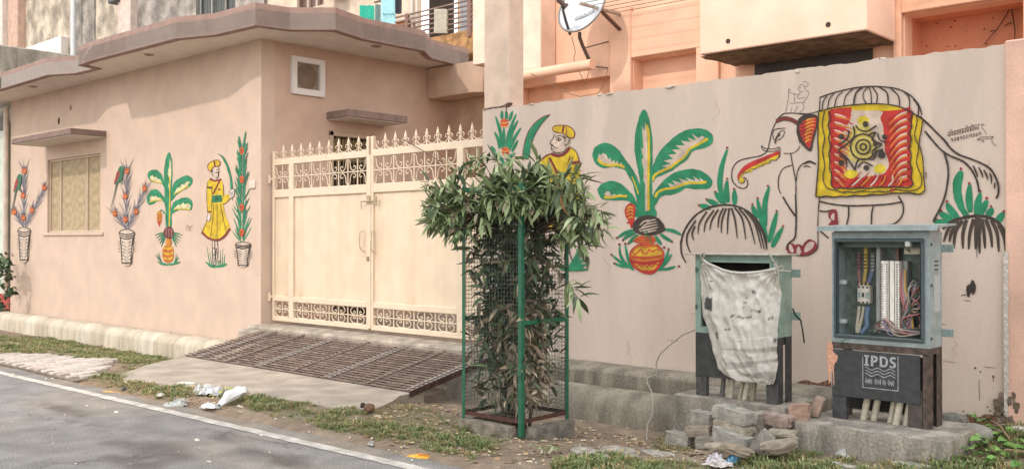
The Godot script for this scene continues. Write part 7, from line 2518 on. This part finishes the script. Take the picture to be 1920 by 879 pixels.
# ------------------------------------------------------------------ rubble, litter, plants
func build_rubble() -> void:
	# px, py of its centre, z of its centre, size (x, y, z), yaw, roll, colour, broken, label, kind
	var list := [
		[1275, 823, -6.02, 0.20, 0.10, 0.13, 0.1, -0.12, "a7a194", 0.08, "grey concrete block lowest at the left foot of the pile"],
		[1322, 829, -5.99, 0.13, 0.09, 0.12, 0.5, 0.05, "a39b8d", 0.12, "small grey block half sunk at the pile's foot, second from left"],
		[1314, 808, -6.05, 0.20, 0.085, 0.12, 0.12, 0.12, "a1927d", 0.1, "stained grey block with a brown broken end, left side of the pile"],
		[1321, 783, -6.15, 0.20, 0.10, 0.13, -0.1, -0.05, "a8a093", 0.1, "grey block in the pile's upper left, leaning on the plinth"],
		[1374, 823, -5.93, 0.30, 0.115, 0.13, -0.1, -0.2, "b1aba0", 0.07, "long pale grey block tilted in the middle of the pile's foot"],
		[1377, 802, -6.0, 0.30, 0.085, 0.14, -0.1, -0.14, "b3a58e", 0.12, "sandy tan block under the topmost block"],
		[1378, 777, -6.03, 0.32, 0.1, 0.16, -0.12, -0.1, "a9a498", 0.06, "broad grey block topmost on the pile below the conduits"],
		[1431, 829, -5.9, 0.11, 0.17, 0.09, 0.2, -0.6, "9d978b", 0.06, "grey block standing on its corner right of the pile"],
		[1425, 790, -6.2, 0.12, 0.14, 0.2, 0.1, 0.05, "ac9f8e", 0.08, "tan block end behind the pile's right side"],
		[1462, 787, -6.2, 0.21, 0.085, 0.13, -0.05, -0.03, "b59a8c", 0.12, "faded red brick lying right of the grey blocks"],
		[1468, 813, -6.05, 0.2, 0.06, 0.13, 0.2, 0.1, "a29580", 0.45, "jagged mortar lump under the faded red brick"],
		[1462, 838, -5.85, 0.26, 0.09, 0.15, 0.2, 0.3, "9c8c78", 0.4, "brown earthy lump at the pile's right foot"],
		[1350, 838, -5.7, 0.2, 0.05, 0.12, 0.1, 0.05, "b0a08c", 0.4, "flat broken mortar slab before the pile"],
		[1382, 843, -5.66, 0.26, 0.055, 0.13, -0.1, -0.05, "97846d", 0.45, "brown broken slab behind the blue plastic bag"],
		[1499, 776, -6.3, 0.15, 0.15, 0.12, 0.3, 0.02, "b8927a", 0.14, "upright orange brick against the left end of the long plinth"],
		[1534, 761, -6.45, 0.075, 0.14, 0.11, 0.2, -0.35, "b3937f", 0.1, "small reddish brick leaning behind the orange brick"]]
	for q in list:
		var p := at_z(q[0], q[1], q[2])
		p.y = maxf(p.y, ground_height(p.x, p.z) + q[4] * 0.32)
		var mb := MB.new()
		var b := Basis(Vector3.UP, q[6]) * Basis(Vector3.BACK, q[7])
		rock(mb, Vector3.ZERO, Vector3(q[3], q[4], q[5]) * 1.12, q[0] * 0.1, q[9] + 0.06, b, 8 if q[9] < 0.3 else 8, 0.96 if q[9] < 0.3 else 0.45)
		var o := single("concrete_block" if q[0] < 1440 and q[9] < 0.3 else ("brick" if q[9] < 0.2 else "rubble_lump"), mb, mat(Color(q[8]).lightened(0.16).to_html(false), 0.95, 0.25, 0.6, 0.2, 0.15, 0.3, 0.0, "cloud"), q[10], "block" if q[9] < 0.3 else "rubble", "blocks and rubble piled before the covered cabinet")
		o.position = p
	# pale rubble strip lying in the grass
	var strips := [[1110, 852, 0.36, 0.05, 0.16, "left part of the pale mortar slab lying by the bare earth"], [1165, 850, 0.34, 0.06, 0.18, "middle part of the pale mortar slab by the grey wire"], [1232, 852, 0.3, 0.045, 0.14, "right part of the pale mortar slab below the grey wire"], [1578, 876, 0.3, 0.05, 0.1, "pale flat stone at the bottom edge before the long plinth"], [1720, 878, 0.4, 0.05, 0.1, "long pale kerb stone at the bottom edge right of centre"]]
	for q in strips:
		var p := on_ground(q[0], q[1])
		var mb := MB.new()
		rock(mb, Vector3.ZERO, Vector3(q[2], q[3], q[4]), q[0] * 0.07, 0.4, Basis(Vector3.UP, -0.15), 9, 0.3)
		var o := single("mortar_slab", mb, mat("c4bcb0", 0.95, 0.3, 0.5, 0.2, 0.1, 0.3, 0.0, "cloud"), q[5], "slab")
		o.position = p + Vector3(0, 0.005, 0)
	var mb := MB.new()
	rock(mb, Vector3.ZERO, Vector3(0.24, 0.13, 0.2), 8.0, 0.06, Basis(Vector3.BACK, -0.12), 9, 0.1)
	var o := single("round_stone", mb, mat("a3a097", 0.85, 0.2, 0.2, 0.2, 0.06), "smooth grey round stone beside the right end of the long plinth", "stone")
	o.position = at_y(1830, 812, 0.2)
	mb = MB.new()
	rock(mb, Vector3.ZERO, Vector3(0.22, 0.1, 0.12), 3.0, 0.4, Basis.IDENTITY, 7, 0.2)
	o = single("rubble_lump", mb, mat("8c8b82", 0.9, 0.3, 0.2), "grey broken stone at the wall foot behind the long plinth", "rubble")
	o.position = at_z(1788, 788, -7.3)
	mb = MB.new()
	rock(mb, Vector3.ZERO, Vector3(0.13, 0.12, 0.1), 5.0, 0.35, Basis.IDENTITY, 7, 0.2)
	rock(mb, Vector3(0.1, 0.0, 0.02), Vector3(0.1, 0.1, 0.1), 6.0, 0.2, Basis.IDENTITY, 7, 0.2)
	o = single("white_rubble", mb, mat("d8d2c8", 0.9, 0.25, 0.15), "whitish broken lumps at the foot of the pink wall, far right", "rubble")
	o.position = at_z(1908, 812, -7.4)

func crumple(mb: MB, s: Vector3, sd: float, b := Basis.IDENTITY) -> void:    # a thin crumpled sheet heaped on the ground
	var rows := []
	var n := 22
	for j in n:
		var row := []
		for i in n:
			var u := 2.0 * i / (n - 1) - 1.0
			var v := 2.0 * j / (n - 1) - 1.0
			var q := Vector2(u * sqrt(1.0 - v * v * 0.5), v * sqrt(1.0 - u * u * 0.5))
			var a := noise.get_noise_3d(u * 95.0, v * 95.0, sd * 40.0)
			var c := noise.get_noise_3d(u * 190.0 + 300.0, v * 190.0, sd * 40.0)
			var e := noise.get_noise_3d(u * 95.0, v * 95.0 + 500.0, sd * 40.0)
			var h := (1.0 - q.length_squared() * 0.9) * (0.6 + 0.6 * (1.0 - 2.6 * absf(a))) * 0.62 + 0.4 * c
			row.append(b * Vector3((q.x + e * 0.55) * s.x * 0.5, maxf(h, 0.02 + 0.05 * absf(c)) * s.y - s.y * 0.3, (-q.y + c * 0.5) * s.z * 0.5))
		rows.append(row)
	mb.grid(rows)

func build_litter() -> void:
	var white := mat("e9e9ea", 0.45, 0.08, 0.2, 0.08, 0.05)
	var list := [
		["plastic_bag", 388, 741, 0.20, 0.13, 0.15, "f3f3f4", "crumpled white plastic bag on the grass below the paper scrap", "bag"],
		["plastic_bag", 371, 736, 0.10, 0.09, 0.09, "f3f3f4", "small white plastic tuft left of the crumpled bag", "bag"],
		["plastic_bag", 405, 743, 0.12, 0.11, 0.12, "f3f3f4", "white plastic crumple beside the yellowed weeds", "bag"],
		["plastic_bag", 330, 764, 0.24, 0.10, 0.13, "cdd0cb", "greyish plastic bag lying across the white road line", "bag"],
		["plastic_bag", 345, 755, 0.12, 0.05, 0.08, "c9b7aa", "dirty torn wrapper behind the greyish bag", "wrapper"],
		["paper_scrap", 300, 743, 0.16, 0.03, 0.07, "e5ddd0", "pale paper scrap at the road edge left of the bags", "paper"],
		["paper_scrap", 307, 749, 0.06, 0.02, 0.04, "e5ddd0", "tiny pale paper scrap under the road-edge paper", "paper"],
		["plastic_bag", 391, 766, 0.17, 0.06, 0.1, "f3f3f4", "flat white plastic piece touching the large white bag", "bag"],
		["dark_wrapper", 232, 734, 0.07, 0.05, 0.05, "4a4450", "small dark wrapper on the road edge near the yellow packet", "wrapper"],
		["plastic_bag", 1340, 869, 0.16, 0.09, 0.12, "dcd6dc", "lilac-white plastic bag in the grass before the pile", "bag"],
		["blue_packet", 1376, 868, 0.15, 0.08, 0.1, "7fc3e4", "light blue and white plastic packet before the pile", "packet"],
		["plastic_bag", 1347, 877, 0.2, 0.06, 0.09, "e2d9d6", "pale plastic sheet at the bottom edge below the lilac bag", "bag"],
		["plastic_bag", 1580, 858, 0.1, 0.07, 0.07, "d5d3d0", "small white plastic scrap before the long plinth", "bag"],
		["earth_clod", 692, 774, 0.11, 0.09, 0.1, "7a5c48", "brown clod lying on the apron's lower edge", "clod"],
		["earth_clod", 680, 767, 0.05, 0.06, 0.05, "4a3d38", "small dark clod touching the brown clod's left", "clod"],
		["crushed_can", 695, 836, 0.09, 0.04, 0.05, "b9b6b2", "crushed silver can on the road beside the line", "can"],
		["white_chip", 1018, 852, 0.05, 0.03, 0.04, "d8cdbf", "pale chip on the bare earth right of the tree guard", "chip"]]
	for q in list:
		var p := on_ground(q[1], q[2])
		var mb := MB.new()
		if q[0] == "earth_clod":
			rock(mb, Vector3.ZERO, Vector3(q[3], q[4], q[5]), q[1] * 0.13, 0.35, Basis.IDENTITY, 8, 0.1)
		else:
			crumple(mb, Vector3(q[3], q[4] * 1.1, q[5]) * 0.95, q[1] * 0.13, Basis(Vector3.UP, q[1] * 0.7))
		var o := single(q[0], mb, mat(q[6], 0.5 if q[0] != "earth_clod" else 0.95, 0.15, 0.1, 0.1, 0.05), q[7], q[8])
		o.position = p + Vector3(0, q[4] * 0.3 + 0.01, 0)
	# the long white bag reaching up into the grass
	var mb := MB.new()
	var a := on_ground(408, 772)
	var b := on_ground(462, 752) + Vector3(0, 0.05, 0)
	var rows := []
	for i in 15:
		var t := i / 14.0
		var c := a.lerp(b, t) + Vector3(0, 0.05 + 0.035 * sin(t * PI), 0)
		var row := []
		for k in 13:
			var an := TAU * k / 12.0
			var rr := (0.016 + 0.042 * sin(PI * pow(t, 1.3) * 0.92 + 0.12))
			var d := Vector3(0.55 * cos(an), 0.9 * sin(an), -0.75 * cos(an))
			var w := 1.0 + 0.9 * noise.get_noise_3d(t * 260.0, cos(an) * 90.0, sin(an) * 90.0)
			var pp := c + d * rr * w
			pp.y = maxf(pp.y, 0.012)
			row.append(pp)
		rows.append(row)
	mb.grid(rows)
	single("plastic_bag", mb, mat("f3f4f5", 0.4, 0.08, 0.2, 0.1, 0.05), "largest white plastic bag, stretched from the road edge into the grass", "bag")
	# flat papers and yellow packets
	for q in [["folded_paper", 349, 720, 0.20, 0.012, 0.07, 0.5, "ebe8e4", "white folded paper lying at the apron edge", "paper"], ["yellow_packet", 203, 739, 0.26, 0.025, 0.10, 0.35, "f0a93c", "orange-yellow packet on the white line at left", "packet"], ["yellow_packet", 783, 862, 0.19, 0.035, 0.09, 0.9, "efb02c", "yellow packet with orange patch at the road's bottom edge", "packet"]]:
		var p := on_ground(q[1], q[2])
		var m2 := MB.new()
		var rws := []
		for j in 2:
			for lay in 1:
				pass
		for j in 9:
			var row := []
			for i in 12:
				var u := i / 11.0 - 0.5
				var v := j / 8.0 - 0.5
				row.append(Vector3(u * q[3], q[4] * (1.0 - 3.2 * u * u) * (1.0 - 3.2 * v * v) * (0.8 + 0.5 * noise.get_noise_2d(u * 500.0, v * 500.0)) + 0.006, -v * q[5]))
			rws.append(row)
		m2.grid(rws)
		m2.box(Vector3(0, 0.004, 0), Vector3(q[3] * 0.98, 0.005, q[5] * 0.98))
		var o := single(q[0], m2, mat(q[7], 0.45, 0.1, 0.1, 0.08, 0.04), q[8], q[9])
		o.position = p + Vector3(0, 0.006, 0)
		o.rotation.y = q[6]
		if q[1] == 783:
			m2 = MB.new()
			rws = []
			for j in 5:
				var row := []
				for i in 7:
					var u := 0.02 + 0.4 * i / 6.0
					var v := -0.25 + 0.5 * j / 4.0
					row.append(Vector3(u * q[3], q[4] * (1.0 - 3.2 * u * u) * (1.0 - 3.2 * v * v) * (0.8 + 0.5 * noise.get_noise_2d(u * 500.0, v * 500.0)) + 0.009, -v * q[5]))
				rws.append(row)
			m2.grid(rws)
			part("orange_patch", m2, mat("e8862a", 0.5), o)

func tuft_mesh(sd: int, n: int, h: float, spread: float) -> ArrayMesh:
	var r := RandomNumberGenerator.new()
	r.seed = sd
	var mb := MB.new()
	for k in n:
		var a := r.randf() * TAU
		var o := Vector3(cos(a), 0, sin(a)) * r.randf() * spread * 0.5
		var d := Vector3(cos(a + r.randf_range(-1, 1)), 0, sin(a + r.randf_range(-1, 1))) * r.randf_range(0.15, 0.9)
		var hh := h * r.randf_range(0.5, 1.1)
		var w := Vector3(-d.z, 0, d.x).normalized() * r.randf_range(0.045, 0.085)
		var p1 := o + Vector3(d.x * hh * 0.4, hh * 0.62, d.z * hh * 0.4)
		var p2 := o + Vector3(d.x * hh, hh * (0.95 - 0.35 * d.length()), d.z * hh)
		mb.col = Color.WHITE * r.randf_range(0.75, 1.15)
		mb.quad(o - w, o + w, p1 + w * 0.8, p1 - w * 0.8)
		mb.tri(p1 - w * 0.8, p1 + w * 0.8, p2)
	return mb.mesh()

func build_grass() -> void:
	var r := RandomNumberGenerator.new()
	r.seed = 404
	var patches := grass_patches()
	var meshes := [tuft_mesh(1, 9, 1.0, 0.9), tuft_mesh(2, 11, 1.0, 1.1), tuft_mesh(3, 8, 1.0, 1.3)]
	var w := [[], [], []]
	var c := [[], [], []]
	var greens := ["74844f", "818c5b", "697a47", "8d9465"]
	var dry := ["a99a6e", "b5a27a", "98915f", "a08f68"]
	for pa in patches:
		var poly := plot(pa[0])
		var lo := poly[0]
		var hi := poly[0]
		for q in poly:
			lo = lo.min(q)
			hi = hi.max(q)
		var cnt := int((hi.x - lo.x) * (hi.y - lo.y) * pa[1] * 0.72)
		for k in cnt:
			var q := Vector2(r.randf_range(lo.x, hi.x), r.randf_range(lo.y, hi.y))
			var dn := noise.get_noise_2d(q.x * 130.0, q.y * 130.0) + 0.5 * noise.get_noise_2d(q.x * 420.0, q.y * 420.0)
			if dn < -0.26 + r.randf() * 0.2 or not inside(poly, q + Vector2(noise.get_noise_2d(q.x * 300.0, q.y * 300.0), noise.get_noise_2d(q.y * 300.0, q.x * 300.0)) * 0.12):
				continue
			var h: float = pa[3] * 0.78 * r.randf_range(0.55, 1.25) * clampf(0.9 + dn, 0.6, 1.4)
			var i := r.randi() % 3
			w[i].append(Transform3D(Basis(Vector3.UP, r.randf() * TAU).scaled(Vector3(h * 1.1, h, h * 1.1)), Vector3(q.x, ground_height(q.x, q.y) + (0.006 if q.y > -4.5 else -0.002), q.y)))
			var isdry: bool = r.randf() < pa[2] + 0.2 - dn * 0.35
			c[i].append(lin(dry[r.randi() % 4] if isdry else greens[r.randi() % 4]) * r.randf_range(0.8, 1.15))
	var root := Node3D.new()
	var m := leaf_mat("ffffff")
	m.roughness = 0.8
	m.backlight = Color(0.16, 0.2, 0.08)
	for i in 3:
		var o := many(numbered("grass"), self, meshes[i], m, w[i], c[i])
		tag(o, "", "", "", "stuff")
	# dry leaf litter and small stones on the bare earth
	var chips := MB.new()
	chips.quad(Vector3(-0.5, 0.0, -0.25), Vector3(0.5, 0.06, -0.2), Vector3(0.45, 0.0, 0.3), Vector3(-0.4, 0.12, 0.22))
	w = []
	c = []
	var areas := [[[640, 750, 860, 760, 860, 800, 930, 850, 900, 870, 700, 830, 640, 800], 260], [[880, 850, 980, 815, 1080, 800, 1290, 830, 1330, 860, 1060, 872, 940, 868], 300], [[230, 715, 420, 735, 470, 780, 300, 748, 200, 724], 220], [[1230, 835, 1420, 835, 1480, 860, 1320, 870], 330], [[1800, 805, 1900, 795, 1920, 879, 1780, 879], 200], [[-40, 636, 100, 630, 330, 676, 300, 690, 100, 660], 100]]
	var lt := ["b39a77", "9c7f5c", "c4b08e", "8a6d50", "a98b66", "7a6650", "d1c2a8"]
	for ar in areas:
		var poly := plot(ar[0])
		var lo := poly[0]
		var hi := poly[0]
		for q in poly:
			lo = lo.min(q)
			hi = hi.max(q)
		for k in int((hi.x - lo.x) * (hi.y - lo.y) * ar[1]):
			var q := Vector2(r.randf_range(lo.x, hi.x), r.randf_range(lo.y, hi.y))
			if not inside(poly, q):
				continue
			var s := r.randf_range(0.012, 0.045)
			w.append(Transform3D((Basis(Vector3.UP, r.randf() * TAU) * Basis(Vector3.RIGHT, r.randf_range(-0.5, 0.5))).scaled(Vector3(s, s, s)), Vector3(q.x, ground_height(q.x, q.y) + 0.006, q.y)))
			c.append(lin(lt[r.randi() % 7]) * r.randf_range(0.8, 1.1))
	many(numbered("leaf_litter"), self, chips.mesh(), mat("ffffff", 0.95, 0.0, 1.0, 0.0), w, c)
	var peb := MB.new()
	rock(peb, Vector3.ZERO, Vector3.ONE, 2.0, 0.4, Basis.IDENTITY, 2, 0.2)
	w = []
	c = []
	for k in 1500:
		var px := r.randf_range(0, 1920)
		var py := r.randf_range(700, 878)
		var p := on_ground(px, py)
		if p.z < -7.0 or (p.z > -4.45 and r.randf() < 0.85) or (p.x < -6.5 and p.z < -5.2 and p.x > -11.3):
			continue
		var s := r.randf_range(0.006, 0.022)
		if r.randf() < 0.05:
			s *= 2.0
		w.append(Transform3D(Basis(Vector3.UP, r.randf() * TAU).scaled(Vector3(s, s * 0.7, s)), Vector3(p.x, (0.008 if p.z > -4.45 else p.y), p.z)))
		c.append(lin(["b5a999", "9c9082", "cfc6b8", "8d7b68", "dcd5c9"][r.randi() % 5]))
	many(numbered("pebbles"), self, peb.mesh(), mat("ffffff", 0.95, 0.0, 1.0, 0.0), w, c)

func build_weeds() -> void:
	var r := RandomNumberGenerator.new()
	r.seed = 12
	var leaf := leaf_mesh(0.35, 0.75, 0.25)
	var slim := leaf_mesh(0.3, 0.26, 0.2)
	# broad-leaved weeds: px, py, how many leaves, size, spread
	var list := [
		[1815, 838, 26, 0.075, 0.16, "low broad-leaved weed nearest the right end of the long plinth", 0],
		[1852, 848, 34, 0.08, 0.2, "spreading broad-leaved weed in the middle of the right corner", 0],
		[1893, 832, 30, 0.075, 0.2, "broad-leaved weed near the foot of the pink wall", 0],
		[1800, 866, 22, 0.06, 0.16, "small weed at the bottom edge right of the plinth", 0],
		[1905, 868, 24, 0.07, 0.18, "broad-leaved weed in the bottom right corner", 0],
		[1832, 784, 14, 0.07, 0.1, "young green weed growing against the wall above the round stone", 0],
		[1760, 792, 10, 0.05, 0.07, "small weed at the wall foot behind the open cabinet", 0],
		[418, 742, 16, 0.05, 0.12, "yellowing weed beside the crumpled white bag", 2],
		[1018, 853, 8, 0.13, 0.06, "pale wilted weed with long leaves on the bare earth", 1]]
	for q in list:
		var p := on_ground(q[0], q[1])
		if q[1] < 800 and q[0] > 1700:
			p = at_z(q[0], q[1] + 6, -7.55)
			p.y = ground_height(p.x, -7.55)
		var o := thing("weed", q[5], "weed", p, "weeds on the verge" if q[0] > 1700 else "")
		var stem := MB.new()
		stem.tube([Vector3(0, -0.02, 0), Vector3(0.005, 0.06, 0.0), Vector3(-0.01, 0.12, 0.01)], 0.004, 5, 0.002)
		part("stem", stem, leaf_mat("6d7a4a"), o)
		var tones := [["4f7a35", "5f8a42", "6e964a", "41682d"], ["b7c49a", "a8b88a", "c9cdb0", "b3bd95"], ["c3b54e", "a9a545", "8f9a48", "d2c25c"]][q[6]] as Array
		for k in int(q[2]):
			var a := r.randf() * TAU
			var rad: float = q[4] * sqrt(r.randf())
			var at := Vector3(cos(a) * rad, r.randf_range(0.015, 0.11) * (1.0 - 0.5 * rad / q[4]), sin(a) * rad)
			var d := Vector3(cos(a + r.randf_range(-0.8, 0.8)), r.randf_range(-0.05, 0.7 if q[6] != 1 else 1.2), sin(a + r.randf_range(-0.8, 0.8)))
			var s: float = q[3] * r.randf_range(0.6, 1.15)
			var l := part("leaf", slim if q[6] == 1 else leaf, leaf_mat(tones[r.randi() % 4]), o)
			l.transform = Transform3D(aim(d, r.randf_range(-0.4, 0.4)).scaled_local(Vector3(s, s, s)), at)
	# fallen dry fronds at bottom right
	for q in [[[1895, 838, 1875, 822, 1858, 800, 1850, 815], "long dry tan stalk curving over the weeds at bottom right"], [[1920, 862, 1890, 870, 1866, 862, 1850, 850], "thick dry tan stalk lying at the bottom right edge"]]:
		var mb := MB.new()
		var path := []
		var a: Array = q[0]
		for i in range(0, a.size(), 2):
			var g := on_ground(a[i], a[i + 1])
			path.append(g + Vector3(0, 0.05 + 0.02 * (i % 4), 0))
		mb.tube(path, 0.009, 6, 0.004)
		single("dry_stalk", mb, mat("a48a68", 0.8, 0.2, 0.2), q[1], "stalk")
	# leafy plant by the far left wall
	var sp := placed("leafy_bush", "dark leafy bush at the left edge before the pale green house", "bush", Vector3(-21.9, -0.2, -7.3))
	var mb := MB.new()
	mb.tube([Vector3(-22.0, -0.3, -7.4), Vector3(-21.9, 0.5, -7.35), Vector3(-21.8, 1.2, -7.3)], 0.02, 6, 0.008)
	part("stem", mb, mat("6a5848", 0.9), sp)
	for k in 170:
		var c := [at_z(4, 500, -7.3), at_z(-6, 520, -7.3), at_z(8, 490, -7.3), at_z(12, 506, -7.3), at_z(2, 575, -7.3), at_z(18, 545, -7.35), at_z(-8, 478, -7.3)][k % 7] as Vector3
		var at := c + Vector3(r.randf_range(-1, 1), r.randf_range(-1, 1), r.randf_range(-0.6, 0.6)) * (0.16 if k % 7 != 5 else 0.08)
		var d := Vector3(r.randf_range(-1, 1), r.randf_range(-0.9, 0.4), r.randf_range(-1, 1))
		var s := r.randf_range(0.08, 0.15)
		var l := part("leaf", leaf, leaf_mat(["36472f", "425637", "2c3b28", "546a45"][r.randi() % 4]), sp)
		l.transform = Transform3D(aim(d, r.randf_range(-1, 1)).scaled_local(Vector3(s, s, s)), at - sp.position)

# ------------------------------------------------------------------ the scene
func _ready() -> void:
	rng.seed = 2024
	noise.seed = 7
	noise.frequency = 0.01
	noise.fractal_octaves = 3
	# camera
	var cam := Camera3D.new()
	cam.name = "camera"
	cam.position = EYE
	cam.rotation = Vector3(deg_to_rad(0.3355), deg_to_rad(42.45), 0)
	cam.fov = 2.0 * rad_to_deg(atan(439.5 / FOCAL))
	cam.near = 0.1
	cam.far = 2000.0
	add_child(cam)
	fwd = -cam.transform.basis.z
	rgt = cam.transform.basis.x
	upv = cam.transform.basis.y
	# hazy bright sky, low warm sun over the lane, exposure
	var sky := ProceduralSkyMaterial.new()
	sky.sky_top_color = Color("d3d6d8")
	sky.sky_horizon_color = Color("f3eee8")
	sky.sky_curve = 0.2
	sky.sky_energy_multiplier = 1.57
	sky.ground_bottom_color = Color("9a8d80")
	sky.ground_horizon_color = Color("d8cfc4")
	sky.sun_angle_max = 30.0
	var env := Environment.new()
	env.background_mode = Environment.BG_SKY
	env.sky = Sky.new()
	env.sky.sky_material = sky
	env.tonemap_mode = Environment.TONE_MAPPER_LINEAR
	env.tonemap_exposure = 1.1
	env.ssao_enabled = true
	env.ssil_enabled = true
	env.sdfgi_enabled = true
	var we := WorldEnvironment.new()
	we.name = "environment"
	we.environment = env
	add_child(we)
	var sun := DirectionalLight3D.new()
	sun.name = "sun"
	sun.light_color = Color("fff1e3")
	sun.light_energy = 0.52
	sun.light_angular_distance = 2.0
	sun.shadow_enabled = true
	add_child(sun)
	sun.look_at_from_position(Vector3.ZERO, Vector3(0.02, -0.66, -0.75), Vector3.UP)
	# setting, then structures, then objects
	build_ground()
	build_paving()
	build_house()
	build_right_wall()
	build_pink_building()
	build_background()
	build_gate()
	build_ramp()
	build_dish()
	build_tree_guard()
	build_shrub()
	build_open_cabinet()
	build_covered_cabinet()
	build_rubble()
	build_litter()
	build_weeds()
	build_grass()
